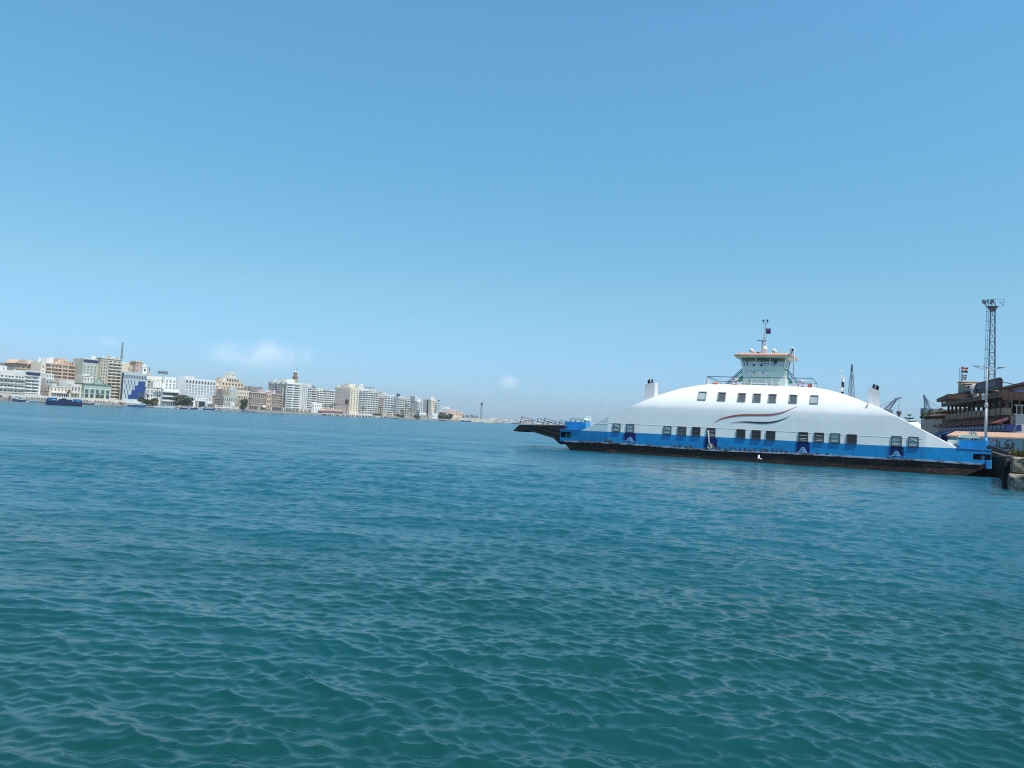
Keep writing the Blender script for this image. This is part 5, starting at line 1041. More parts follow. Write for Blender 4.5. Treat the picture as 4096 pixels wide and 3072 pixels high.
# ------------------------------------------------------------------ planting
def leafmat(n, a, bcol): return mat(n, a, .75, .45, 1.2, col2=bcol, thr=.52)
L_DK = leafmat('foliage_dark_hazed', (.10,.115,.07), (.14,.155,.09)); L_GR = leafmat('foliage_green', (.07,.095,.035), (.11,.13,.05)); L_OL = leafmat('foliage_olive', (.10,.105,.05), (.06,.075,.035)); L_PALM = leafmat('palm_leaf', (.075,.085,.035), (.12,.115,.055)); M_BARK = mat('bark', (.13,.095,.065), .9, .35, 3)  # L_DK is lightened; haze over the far trees is put into its colour
def crown(rx, ry, rz, n, size, m, parent, clumps=14, seed=0, z0=0):
    g = np.random.default_rng(seed); b = MB(); cs = []
    for _ in range(clumps):
        d = g.normal(size=3); d /= np.linalg.norm(d); r = g.uniform(.35, .85); cs.append((d*r*np.array([rx,ry,rz]), g.uniform(.28,.5)))
    for i in range(n):
        c, cr = cs[g.integers(len(cs))]; d = g.normal(size=3); d /= np.linalg.norm(d); p = c+d*cr*g.uniform(.5,1)**.5*np.array([rx,ry,rz])
        if p[2] < -rz*.92: continue
        u = g.normal(size=3); u /= np.linalg.norm(u); v = np.cross(u, g.normal(size=3)); v /= np.linalg.norm(v); s = size*g.uniform(.6,1.4)
        p = p+np.array([0,0,z0]); b.poly([tuple(p-u*s-v*s*.45), tuple(p+u*s*.2-v*s*.6), tuple(p+u*s+v*s*.2), tuple(p+v*s*.65)])
    return b.build('crown', [m], parent, norm=False)
def tree(px, ybase, sb, w, h, m, label, seed, name='tree', th=.3, n=700):
    p, z, fr = on(px, ybase, sb); t = thing(name, label, 'tree', (p.x, p.y, ZB-.3), fr.rot)
    b = MB(); b.tube([(0,0,0),(.1,0,h*th),(0,.1,h*.55)], .35, 7, r1=.16)
    for k in range(4): a = k*1.7+seed; b.tube([(.05,0,h*th), (w*.2*math.cos(a), w*.2*math.sin(a), h*.6)], .16, 5, r1=.06)
    b.build('trunk', [M_BARK], t); crown(w/2, w/2, h*(1-th)/2, n, w*.075, m, t, 16, seed, h*(th+(1-th)/2)); return t
def palm(px, ybase, sb, h, label, seed, fl=3.2, m=None, place=None, skirt=False, zb=None):
    if place: loc, rot = place
    else: p, z, fr = on(px, ybase, sb); loc, rot = (p.x, p.y, (zb if zb is not None else ZB-.3)), fr.rot
    t = thing('palm_tree', label, 'palm tree', loc, rot, 'palms on the far waterfront'); g = np.random.default_rng(seed)
    b = MB(); b.tube([(0,0,0),(.15,0,h*.35),(.1,.1,h*.7),(0,0,h)], .38, 8, r1=.26)
    if skirt: b.lathe([(.3,-2.6),(.9,-1.4),(1.1,-.5),(.4,.1)], (0,0,h), 9)
    b.build('trunk', [M_BARK], t); b = MB()
    for i in range(26):
        a = g.uniform(0, 6.28); e = g.uniform(-.5, 1.2); L_ = fl*g.uniform(.8,1.15); pts = []
        for k in range(8):
            s = k/7; ang = e-1.5*s*s; pts.append(Vector((0,0,0)) if k == 0 else pts[-1]+Vector((math.cos(a)*math.cos(ang), math.sin(a)*math.cos(ang), math.sin(ang)))*(L_/7))
        sd = Vector((-math.sin(a), math.cos(a), 0))
        for k in range(7):
            w = fl*.16*math.sin(math.pi*(k+.8)/8.2)
            for q in (-1, 1):
                P, Q = pts[k], pts[k+1]; d = (Q-P); b.poly([tuple(P+Vector((0,0,h))), tuple(P+d*.55+Vector((0,0,h))), tuple(P+d*1.2+sd*q*w+Vector((0,0,h-.35*w))), tuple(P+d*.7+sd*q*w*.9+Vector((0,0,h-.35*w)))])
    b.build('crown', [m or L_PALM], t, norm=False); return t
def bush(px, ybase, sb, w, h, m, label, seed, n=420, zb=None):
    p, z, fr = on(px, ybase, sb); t = thing('bush', label, 'bush', (p.x, p.y, zb if zb is not None else ZB-.5), fr.rot); b = MB()
    for k in range(5): b.tube([(0,0,0), (w*.22*math.cos(k*1.3), w*.22*math.sin(k*1.3), h*.6)], .12, 5, r1=.04)
    b.build('stem', [M_BARK], t); crown(w/2, w/2*.8, h/2, n, w*.07, m, t, 13, seed, h/2); return t
palm(274, 1580, 7, 8.5, 'shaggy palm with a skirt of dead leaves before the cream colonnade', 1, 3.0, skirt=True)
palm(397, 1590, 6, 6.5, 'slim dark palm before the green gabled hall', 2, 3.6, L_DK)
palm(563, 1595, 5, 9.5, 'pale palm in front of the stepped blue glass', 3, 3.9, leafmat('palm_pale', (.16,.16,.08), (.10,.11,.05)))
palm(589, 1600, 4, 9.5, 'dark palm just right of the stepped blue glass', 4, 3.4, L_DK, skirt=True)
bush(592, 1608, 2, 19, 7.5, L_OL, 'spreading olive green bushes under the dark palm', 5, 700)
tree(714, 1618, 8, 22, 10.5, L_DK, 'broad dark tree hiding the foot of the white hotel', 6, th=.16, n=1500)
tree(735, 1622, 6, 17, 7, L_GR, 'lower green tree leaning right of the broad dark tree', 7, th=.15, n=900)
bush(973, 1640, 2, 15, 12, L_GR, 'round light green bush at the water edge below the cream corner house', 8, 900)
for k, (px, h, lab) in enumerate(((1303,10,'short dark palm beside the small white villa'),(1322,11,'dark palm left of the blank pinkish wall'),(1336,12,'taller dark palm against the blank pinkish wall'),(1450,10,'dark palm before the dark loggia tower'),(1521,12,'tall dark palm before the tan striped block'),(1570,15,'tall palm before the smooth grey end wall'),(1607,9,'short palm before the black tank block'),(1622,17,'tallest palm among the white blocks'),(1640,12,'palm before the broad blank beige wall'),(1672,10,'small palm left of the low white walled house'))):
    palm(px, hor(px), 6, h, lab, 20+k, 4.2, L_DK)
p, z, fr = on(1386, 1630, 6); t = thing('cypress_tree', 'single narrow dark cypress against the blank pinkish wall', 'tree', (p.x, p.y, ZB-.3), fr.rot); b = MB(); b.tube([(0,0,0),(0,0,12)], .35, 7, r1=.2); b.build('trunk', [M_BARK], t); crown(2.4, 2.4, 5.5, 320, .7, L_DK, t, 10, 3, 17)
for k, (px, w, h, lab) in enumerate(((1762,20,8,'first dark bush right of the tall slim light pole'),(1779,24,11,'largest dark tree clump before the pinkish low house'),(1797,17,9,'dark bush before the pink house with the white roof box'),(1510,16,4,'low dark bush on the promenade below the beige tower'),(1592,18,4,'low dark bush behind the brown fence'),(1664,18,4.5,'dark bush behind the right end of the brown fence'))):
    bush(px, hor(px), 5, w, h, L_DK, lab, 40+k, 500)
for k, px in enumerate((1853,1868,1885,1893,1905)): palm(px, hor(px), 12, 7+k % 3, ['first small palm on the ribbed quay','second small palm on the ribbed quay','shortest palm on the ribbed quay','palm with a wide crown on the ribbed quay','last palm on the ribbed quay'][k], 60+k, 4.6, L_OL, zb=2)
# ------------------------------------------------------------------ boats along the far bank
H_NV = mat('hull_navy', (.02,.05,.13), .5, .2, .6); H_BL = mat('hull_blue', (.015,.12,.30), .5, .2, .6); H_WH = mat('hull_white', (.74,.75,.74), .45, .08, .6); H_BR = mat('hull_brown', (.16,.075,.05), .7, .3, .6); H_RD = mat('hull_red', (.38,.10,.07), .6, .2, .6); H_PK = mat('hull_pink', (.55,.28,.28), .6, .2, .6); H_TQ = mat('hull_turquoise', (.03,.26,.42), .5, .2, .6); H_GY = mat('hull_grey', (.38,.38,.37), .6, .2, .6)
def boat(name, label, xa, xb, sb, hm, cab=None, cm=None, h=1.6, masts=0, ca=.25, cb=.65, stripe=None, bow=1, rub=None, ch=2.0, awn=None):
    fr = seg(.5*(xa+xb)); p = on(xa, hor(xa), sb, fr)[0]; p2 = on(xb, hor(xb), sb, fr)[0]; L_ = (p2-p).length; Bm = max(1.5, min(3.6, L_*.24))
    t = thing(name, label, 'boat', ((p.x+p2.x)/2, (p.y+p2.y)/2, 0), fr.rot); b = MB(); NS = 11; st = []
    for i in range(NS):
        s = i/(NS-1); hw = Bm/2*(1-max(0, (s-.45)/.55)**2.2)*(1-.25*max(0, (.2-s)/.2)); sh = h*(1+.55*max(0, (s-.5)/.5)**1.6+.12*max(0, (.3-s)/.3)); x = (-L_/2+L_*s)*bow
        hw = max(hw, .04); st.append([(x-(.5*bow*s*s), -hw*.55, -.4), (x, -hw*.9, h*.25), (x+.25*bow*s, -hw, sh), (x+.25*bow*s, -hw*.93, sh-.02), (x, -hw*.9, sh-.35), (x, hw*.9, sh-.35), (x+.25*bow*s, hw*.93, sh-.02), (x+.25*bow*s, hw, sh), (x, hw*.9, h*.25), (x-(.5*bow*s*s), hw*.55, -.4)])
    b.grid(st); b.poly(st[0]); b.poly(list(reversed(st[-1]))); b.build('hull', [hm], t, norm=True)
    b = MB()
    for a, c in zip(st, st[1:]):
        for s_, k in ((-1, 2), (1, 7)): b.bar((a[k][0], a[k][1], a[k][2]+.03), (c[k][0], c[k][1], c[k][2]+.03), .14)
    b.build('gunwale', [rub or H_WH], t)
    if cab:
        x0, x1 = sorted(((-L_/2+L_*ca)*bow, (-L_/2+L_*cb)*bow)); w = Bm*.34; b = MB(); z = h-.4
        b.hexa([(x0,-w,z),(x1,-w,z),(x1,w,z),(x0,w,z),(x0+.1*(x1-x0),-w*.9,z+ch),(x1-.14*(x1-x0),-w*.9,z+ch),(x1-.14*(x1-x0),w*.9,z+ch),(x0+.1*(x1-x0),w*.9,z+ch)]); o = b.build('cabin', [cm or H_WH], t)
        b = MB(); b.hexa([(x0+.14*(x1-x0),-w*1.005,z+ch*.45),(x1-.16*(x1-x0),-w*1.005,z+ch*.45),(x1-.16*(x1-x0),-w*.9,z+ch*.45),(x0+.14*(x1-x0),-w*.9,z+ch*.45),(x0+.16*(x1-x0),-w*.95,z+ch*.8),(x1-.19*(x1-x0),-w*.95,z+ch*.8),(x1-.19*(x1-x0),-w*.8,z+ch*.8),(x0+.16*(x1-x0),-w*.8,z+ch*.8)]); b.build('window', [W_D], o)
        b = MB(); b.box(x0+.02*(x1-x0), x1-.06*(x1-x0), -w*1.05, w*1.05, z+ch+.003, z+ch+.14); b.build('cabin_roof', [H_WH], o)
    if awn:
        b = MB(); x0, x1 = sorted(((-L_/2+L_*.1)*bow, (-L_/2+L_*.55)*bow)); b.box(x0, x1, -Bm*.42, Bm*.42, h+1.5, h+1.62)
        for x in (x0+.1, x1-.1):
            for y in (-Bm*.4, Bm*.4): b.bar((x,y,h-.3), (x,y,h+1.5), .08)
        b.build('awning', [awn], t)
    for k in range(masts): b = MB(); x = (-.12+.3*k)*L_*bow; b.tube([(x,0,h-.3),(x,0,h+4.2+k)], .09, 6, r1=.05); b.bar((x-.9,0,h+2.8), (x+.9,0,h+2.8), .07); b.build('mast', [M_RUSTY], t)
    return t
B = boat
B('motor_launch', 'white cabin launch with a dark blue hull moored at the left quay', 50, 107, -6, H_NV, 1, None, 1.7, 0, .35, .72, ch=2.4, bow=-1)
B('dinghy', 'small white dinghy right behind the white cabin launch', 106, 119, -9, H_WH, h=.8); B('dinghy', 'small grey blue skiff with a dark side by the quay arcade', 118, 140, -5, H_TQ, 1, H_WH, h=1.0, ca=.3, cb=.6, ch=1.3); B('dinghy', 'pale skiff tied next to the green arcade door', 140, 158, -5, H_TQ, h=.9, awn=H_WH); B('dinghy', 'flat dark raft left of the blue barge ferry', 160, 184, -4, H_BR, h=.6)
B('workboat', 'dark blue workboat with white deck right of the blue barge ferry', 334, 378, -5, H_NV, 1, H_GY, 1.2, ca=.15, cb=.5, ch=1.0); B('dinghy', 'long white dinghy on the quay edge below the gabled hall', 383, 404, -4, H_WH, h=.7)
B('fishing_boat', 'low grey fishing boat left of the red rigged one', 444, 470, -6, H_GY, 1, H_BR, 1.2, 1, ca=.2, cb=.5, ch=1.4); B('fishing_boat', 'fishing boat with orange red rigging below the blue and grey office', 470, 513, -6, H_GY, 1, H_RD, 1.3, 2, ca=.25, cb=.6, ch=1.8, awn=H_RD)
B('fishing_boat', 'dark blue fishing boat under the stepped blue glass', 513, 546, -7, H_NV, 1, None, 1.7, 1, ca=.15, cb=.5); B('fishing_boat', 'teal blue fishing boat with high bow under the pale palm', 545, 583, -8, H_BL, 1, None, 1.9, 1, ca=.2, cb=.6, ch=1.5)
B('fishing_boat', 'brown wooden fishing boat under the olive green bushes', 583, 618, -6, H_GY, 1, H_BR, 1.3, 1, ca=.2, cb=.6); B('motor_yacht', 'sleek white motor yacht with a raked cabin before the annex', 619, 690, -8, H_WH, 1, None, 1.8, 0, .2, .6, ch=2.0, rub=H_NV)
B('cabin_boat', 'small white cabin boat right of the sleek motor yacht', 693, 706, -7, H_WH, 1, None, 1.2, ch=1.6); B('fishing_boat', 'red brown fishing boat with a white wheelhouse under the broad dark tree', 705, 732, -8, H_BR, 1, None, 1.5, 1, ca=.3, cb=.6); B('dinghy', 'tiny white rowing boat in front of the red brown fishing boat', 709, 718, -13, H_WH, h=.6)
B('fishing_boat', 'long dark blue boat with a white deckhouse before the white hotel', 733, 797, -8, H_NV, 1, None, 1.5, 0, .04, .6, ch=2.0); B('dinghy', 'tiny white rowing boat in front of the long dark blue boat', 752, 762, -14, H_WH, h=.6); B('cabin_boat', 'low white launch right of the long dark blue boat', 793, 812, -12, H_WH, 1, None, .9, ch=.9)
B('fishing_boat', 'bright blue fishing boat with high bow and cluttered deck', 806, 862, -8, H_BL, 1, None, 1.8, 2, .05, .35, ch=2.2, awn=H_RD); B('dinghy', 'tiny white rowing boat under the bow of the bright blue boat', 861, 868, -13, H_WH, h=.6)
B('fishing_boat', 'pink trimmed wooden boat beyond the bright blue boat', 866, 895, -8, H_GY, 1, H_PK, 1.1, 1, .1, .5, rub=H_PK); B('dinghy', 'white skiff close to the pink trimmed boat', 893, 903, -12, H_WH, h=.6); B('dinghy', 'long pale rowing boat drawn up by the low white wall', 905, 935, -4, H_GY, h=.7); B('dinghy', 'dark rowing boat beside the round green bush', 985, 1010, -4, H_NV, h=.7); B('dinghy', 'second dark rowing boat right of the round green bush', 1012, 1035, -3, H_BR, h=.7)
B('workboat', 'dark low workboat in front of the ribbed quay', 1842, 1885, -8, H_BL, 1, None, 1.8, ca=.1, cb=.3, ch=1.2); B('motor_launch', 'pale launch moored along the ribbed quay', 1916, 1935, -9, H_WH, 1, None, 1.6, ca=.2, cb=.7); B('motor_launch', 'white cabin launch moored along the breakwater', 2022, 2045, -8, H_WH, 1, None, 2.4, ca=.2, cb=.75, ch=2.6); B('workboat', 'dark barge moored along the breakwater beyond the white launch', 2047, 2075, -9, H_NV, h=2.4); B('workboat', 'long dark barge beyond the light pole and dark bushes', 1760, 1785, -6, H_BR, h=1.2)
B('dinghy', 'low dark raft floating off the long white pier', 1545, 1596, -6, H_NV, h=.8)
# blue barge ferry crossing, seen end-on
p = ground(186, 1619.5); p2 = ground(327, 1626); fr = Frame(p, p2-p); L_ = (p2-p).length; t = thing('barge_ferry', 'blue open deck barge ferry seen end on before the left quay', 'ferry', (p.x, p.y, 0), fr.rot)
f = lambda px, py: fr.hit(px, py, 0)
b = MB(); b.extr([(0,-.5),(L_,-.5),(L_+.3,1.0),(L_,3.4),(L_*.985,3.4),(L_*.985,2.4),(L_*.02,2.4),(L_*.02,3.6),(0,3.6),(-.4,1.4)], 0, 22); b.build('hull', [mat('barge_navy', (.008,.018,.07), .5, .3, .4)], t)
for x0, x1, z1 in ((.015,.285,4.0),(.74,.985,3.8)):
    b = MB(); b.box(L_*x0, L_*x1, -.2, 5, 2.41, z1); o = b.build('deckhouse', [H_BL], t)
    b = MB(); b.box(L_*x0, L_*x1, -.4, .2, z1+.003, z1+.15); b.build('deckhouse_roof', [H_BL], o)
    b = MB(); w = (x1-x0)*L_; b.box(L_*x0+w*.45, L_*x0+w*.9, -.32, -.203, 2.9, z1-.4); b.build('pale_panel', [mat('barge_cyan', (.05,.40,.66), .5, .2, .6)], o)
b = MB(); b.extr([(L_*.30,2.41),(L_*.72,2.41),(L_*.70,3.6),(L_*.55,3.6),(L_*.54,4.2),(L_*.42,4.2),(L_*.41,3.7),(L_*.33,3.7)], .4, .8); b.build('ramp_gate', [mat('barge_navy', (.008,.018,.07))], t)
b = MB(); b.torus((L_*.90,-.3,2.0), .55, .16, 'y', 12, 6); b.build('tyre_fender', [M_RUSTY], t)
for x in (.10,.18,.24,.78,.86,.96): b = MB(); b.bar((L_*x,1,4.6), (L_*x,1,6.4), .12); b.build('stanchion', [H_WH], t)
# ------------------------------------------------------------------ the near bank on the right: quay, cafe, walls
ZQ = 2.45
q0 = atdepth(4043, hor(4043), 61.5); q1 = atdepth(4040, hor(4040), 77.5)
poly = [(q0.x, q0.y), (240, 61.5), (420, 200), (460, 700), (150, 700), (118, 420), (92, 240), (66, 140), (54.5, 100), (54.2, 86), (q1.x+1.2, q1.y+1.0)]
b = MB(); b.extz(poly, -1.5, ZQ)
struct(b.build('near_bank', [mat('bank_ground', (.30,.27,.23), .95, .3, .25, bump=.03)]))
_d = (q1-q0); QF = Frame((q0.x, q0.y, 0), (_d.y, -_d.x))
M_STONE = mat('quay_block', (.36,.29,.225), .9, .5, 1.3, bump=.12, col2=(.07,.058,.05), thr=.50)
def rough_block(name, x0, x1, y0, y1, z0, z1, label, seed, m=M_STONE):
    g = np.random.default_rng(seed); bm = bmesh.new(); bmesh.ops.create_cube(bm, size=1)
    bmesh.ops.subdivide_edges(bm, edges=bm.edges[:], cuts=9, use_grid_fill=True)
    f = [g.uniform(0, 6.28) for _ in range(9)]
    for v in bm.verts:
        p = v.co.copy(); w = Vector((x0+(p.x+.5)*(x1-x0), y0+(p.y+.5)*(y1-y0), z0+(p.z+.5)*(z1-z0))); k_ = None
        n = sum(math.sin(w.x*(1.1+i)+w.y*(1.7+.6*i)+w.z*(2.2+.9*i)+f[i])/(1+i*.6) for i in range(6))*.075
        e = sum(1 for c in p if abs(c) > .42); c = Vector((0,0,0)); k = 1-(.06 if e >= 2 else 0)
        ce = Vector(((x0+x1)/2, (y0+y1)/2, (z0+z1)/2)); d = (w-ce); v.co = ce+Vector((d.x*(k if abs(d.x) > 0 else 1), d.y*k, d.z*k))+d.normalized()*n
    [setattr(v, 'co', Vector((QF.o.x, QF.o.y, 0))+QF.x*v.co.x+QF.y*v.co.y+Vector((0,0,v.co.z))) for v in bm.verts]
    me = bpy.data.meshes.new(name); bm.to_mesh(me); bm.free(); me.materials.append(m); me.polygons.foreach_set('use_smooth', [False]*len(me.polygons))
    return tag(link(name, me), label, 'stone block', 'stone blocks of the quay corner')
rough_block('stone_block', .05, 1.9, -.5, 2.6, 1.30, ZQ+.10, 'weathered pale stone block on top of the quay corner', 1)
rough_block('stone_block', -.12, 1.25, -2.1, -.1, -.7, 1.18, 'big battered stone block standing in the water at the quay corner', 2)
rough_block('stone_block', 1.32, 3.2, -2.0, -.3, -.7, 1.35, 'dark stained stone block at the right edge beside the battered one', 3, mat('quay_block_dark', (.10,.085,.07), .9, .4, 1.0, bump=.08))
rough_block('stone_block', 2.0, 4.6, -.45, 2.2, 1.42, ZQ+.08, 'pale capping stone at the extreme right of the quay', 4)
# landing fender between ferry and quay, near black to carry the quay shadow
t = thing('landing_fender', 'landing fender with the quay shadow painted in between hull and stone quay', 'fender', (0,0,0))
d = Vector((q1.x-q0.x, q1.y-q0.y, 0)); 
b = MB(); n_ = Vector((-d.y, d.x, 0)).normalized()*.35; a0 = Vector((q0.x,q0.y,0))+d*.10; a1 = Vector((q0.x,q0.y,0))+d*1.0
b.hexa([a0+Vector((0,0,-1)), a1+Vector((0,0,-1)), a1+n_+Vector((0,0,-1)), a0+n_+Vector((0,0,-1)), a0+Vector((0,0,2.2)), a1+Vector((0,0,2.2)), a1+n_+Vector((0,0,2.2)), a0+n_+Vector((0,0,2.2))]); b.build('shadow_planking', [mat('fender_shadow_timber', (.018,.015,.014), .85, .4, 1.5)], t)
for c0, c1 in ((Vector((q1.x+1.0,q1.y+.8,0)), Vector((54.0,86,0))), (Vector((54.0,86.05,0)), Vector((54.3,100,0)))):  # extra boxes along the bank edge, added to darken it like shadow
    b = MB(); e_ = (c1-c0); m_ = Vector((-e_.y, e_.x, 0)).normalized()*.4
    b.hexa([c0+Vector((0,0,-1)), c1+Vector((0,0,-1)), c1+m_+Vector((0,0,-1)), c0+m_+Vector((0,0,-1)), c0+Vector((0,0,2.3)), c1+Vector((0,0,2.3)), c1+m_+Vector((0,0,2.3)), c0+m_+Vector((0,0,2.3))]); b.build('shadow_planking', [mat('fender_shadow_timber', (.018,.015,.014))], t)
for k in range(5): p = a0.lerp(a1, k/4)+n_*1.2; b = MB(); b.tube([(p.x,p.y,-1),(p.x,p.y,2.3)], .16, 8); b.build('pile', [mat('fender_shadow_timber', (.018,.015,.014))], t)
# ---- cafe building
cl = atdepth(3800, hor(3800), 141); cr = atdepth(4041, hor(4041), 105)
CF = Frame(cl, cr-cl); LC = (cr-cl).length
cf = lambda px, py, v=0.0: CF.hit(px, py, v)
cafe = thing('waterfront_cafe', 'dark brown two storey waterfront cafe with a wooden terrace roof and stepped tower', 'cafe', (CF.o.x, CF.o.y, 0), CF.rot)
zpb = .5*(cf(4041,1659)[1]+cf(3802,1682)[1]); zpt = .5*(cf(4041,1638)[1]+cf(3816,1653)[1]); zc0 = .5*(cf(4030,1596)[1]+cf(3800,1625)[1]); zc1 = .5*(cf(4047,1571)[1]+cf(3794.5,1613)[1])
DC = 26
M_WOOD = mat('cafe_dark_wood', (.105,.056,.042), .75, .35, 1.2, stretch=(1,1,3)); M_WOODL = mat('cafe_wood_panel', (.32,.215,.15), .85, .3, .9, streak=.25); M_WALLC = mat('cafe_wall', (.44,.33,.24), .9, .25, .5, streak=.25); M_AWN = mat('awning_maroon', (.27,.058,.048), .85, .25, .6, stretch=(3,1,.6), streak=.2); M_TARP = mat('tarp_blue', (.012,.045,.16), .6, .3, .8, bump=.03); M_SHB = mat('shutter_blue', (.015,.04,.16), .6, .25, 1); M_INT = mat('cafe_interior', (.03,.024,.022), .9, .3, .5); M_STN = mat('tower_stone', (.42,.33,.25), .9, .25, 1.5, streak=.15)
b = MB(); b.box(0, LC, 0, DC, ZQ-1, zpb); b.build('ground_floor', [M_WALLC], cafe)
b = MB(); b.box(-.1, LC+.1, -.9, .1, zpb+.003, zpt); b.box(LC-.4, LC+.1, .1, DC, zpb+.003, zpt-.9); b.build('terrace_parapet', [M_WOODL], cafe)
b = MB(); b.box(-.1, LC+.05, .101, DC, zpb+.003, zpb+.25); b.build('terrace_floor', [M_WOODL], cafe)
for i in range(14): b = MB(); x = LC*(i+.5)/14; b.box(x-.07, x+.07, -.98, -.903, zpb+.05, zpt-.05); b.build('parapet_batten', [M_WOOD], cafe)
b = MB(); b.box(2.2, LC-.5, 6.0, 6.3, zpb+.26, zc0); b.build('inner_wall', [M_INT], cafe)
NPOST = 12
for i in range(NPOST+1):
    x = .1+(LC-.2)*i/NPOST; b = MB(); b.box(x-.17, x+.17, -.55, -.2, zpt+.003, zc0+.1); b.build('terrace_post', [M_WOOD], cafe)
g = np.random.default_rng(5)
for i in range(NPOST):
    x = .1+(LC-.2)*(i+.5)/NPOST
    if i < 4:
        b = MB(); b.box(x-.8, x+.8, 1.0, 1.2, zpt+.25, zc0-.4 if i > 1 else zc0-.9); b.build('screen_panel', [mat('screen_pale', (.50,.44,.40), .8, .2, 2)], cafe)
    else:
        b = MB(); b.box(x-.6, x+.05, .2, .7, zc0-.62, zc0-.35); b.build('hanging_lamp', [mat('screen_pale', (.50,.44,.40))], cafe)
        b = MB(); b.box(x+.2, x+.38, .4, .55, zpt+.02, zpt+1.35); b.build('folded_parasol', [mat('parasol_cream', (.42,.38,.36), .8, .2, 2)], cafe)
# deep eave of the terrace roof, sloping to the front
b = MB(); b.extr([(-.8, zc0+.25), (LC+.3, zc0+.25), (LC+.3, zc1), (-.6, zc1)], -1.3, -.9); b.extr([(-.8, zc0), (LC+.3, zc0), (LC+.3, zc0+.247), (-.8, zc0+.247)], -1.5, -.9)
b.build('eave_board', [M_WOOD], cafe)
b = MB(); b.hexa([(-.8,-.899,zc0+.1),(LC+1.2,-.899,zc0+.1),(LC+1.2,DC,zc0+.1),(-.8,DC,zc0+.1),(-.8,-.899,zc1-.02),(LC+1.2,-.899,zc1-.02),(LC+1.2,DC,zc1+.5),(-.8,DC,zc1+.5)]); b.build('terrace_roof', [M_WOOD], cafe)
# scalloped valance round the right end
b = MB()
for i in range(40): y = -1.3+(DC+1)*i/40; b.extr([(LC+1.21, zc1), (LC+1.26, zc1), (LC+1.26, zc0-.1), (LC+1.235, zc0-.45), (LC+1.21, zc0-.1)], y, y+.62)
b.build('scalloped_valance', [mat('valance_brown', (.08,.042,.034), .8, .3, 2)], cafe)
for k in range(6): b = MB(); y = 1+4.6*k; b.box(LC-.1, LC+.2, y-.14, y+.14, zpb+.3, zc0); b.build('terrace_post', [M_WOOD], cafe)
# white balustrade on the right end
b = MB(); zb0 = zpb+.2
for i in range(38): y = .6+.62*i; b.tube([(LC+.35, y, zb0), (LC+.42, y, zb0+.4), (LC+.33, y, zb0+.8), (LC+.35, y, zpt+.35)], .055, 5)
b.box(LC+.28, LC+.44, .3, 24.4, zpt+.35, zpt+.45); b.box(LC+.28, LC+.44, .3, 24.4, zb0-.12, zb0); b.build('balustrade', [mat('balustrade_white', (.66,.64,.62), .6, .1, 3)], cafe)
# white panels and dark bay below it
b = MB(); b.hexa([(LC+.003,.5,zpb-3.2),(LC+.5,.5,zpb-3.2),(LC+.5,24,zpb-3.2),(LC+.003,24,zpb-3.2),(LC+.003,.5,zpb+.05),(LC+.3,.5,zpb+.05),(LC+.3,24,zpb+.05),(LC+.003,24,zpb+.05)]); b.build('white_cladding', [mat('cladding_pale', (.52,.51,.48), .7, .1, .8, streak=.1)], cafe)
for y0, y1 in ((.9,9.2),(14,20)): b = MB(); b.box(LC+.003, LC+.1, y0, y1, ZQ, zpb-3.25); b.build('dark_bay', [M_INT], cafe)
for y in (10.2, 12.8): b = MB(); b.box(LC+.003, LC+.25, y-.8, y+.8, ZQ, zpb-3.22); b.build('pale_pier', [mat('cladding_pale', (.52,.51,.48))], cafe)
# maroon awning with brackets and blue shutters under it
za0 = .5*(cf(3779,1702,-2.6)[1]+cf(3997,1690,-2.6)[1]); za1 = zpb-.15; xa1 = cf(3997,1690,-2.6)[0]+.2; xe = LC-.6
b = MB(); b.hexa([(-1.6,-2.6,za0-.12),(xa1,-2.6,za0-.12),(xe,-.01,za1-.12),(-.2,-.01,za1-.12),(-1.6,-2.6,za0),(xa1,-2.6,za0),(xe,-.01,za1),(-.2,-.01,za1)]); b.build('awning', [M_AWN], cafe)
for i in range(9): b = MB(); x = -1.0+(xa1+.6)*i/8; b.bar((x,-2.55,za0-.1), (x,-.05,za0-.9), .10); b.bar((x,-2.7,za0-.05), (x,-2.2,za0+.30), .14); b.build('awning_bracket', [M_WOOD], cafe)
zs1 = za0-.2; zs0 = .5*(cf(3778,1726,-1.8)[1]+cf(3990,1715,-1.8)[1])
for i in range(22):
    x0 = -1.4+(xa1+1.2)*i/22; w = (xa1+1.2)/22; b = MB(); b.box(x0+.05, x0+w-.05, -1.9, -1.8, zs0, zs1); so = b.build('shutter', [M_SHB], cafe)
    b = MB(); b.box(x0+.22*w, x0+.80*w, -1.93, -1.903, zs0+.15, zs1-.2); b.build('pane', [mat('shutter_pane', (.16,.19,.27), .5, .35, 1.5)], so)
b = MB(); b.box(-1.4, xa1-.2, -1.79, -.01, zs0-.2, zs1); b.build('shutter_frame', [M_SHB], cafe)
b = MB(); n = 24; rows = [[(-1.8+(xa1+1.0)*i/n, -1.9-.9*s, zs0-.25-(.9*s)+.10*math.sin(i*1.3+s*3)*s) for i in range(n+1)] for s in np.linspace(0, 1, 5)]
b.grid(rows); b.build('tarp', [M_TARP], cafe, norm=False)
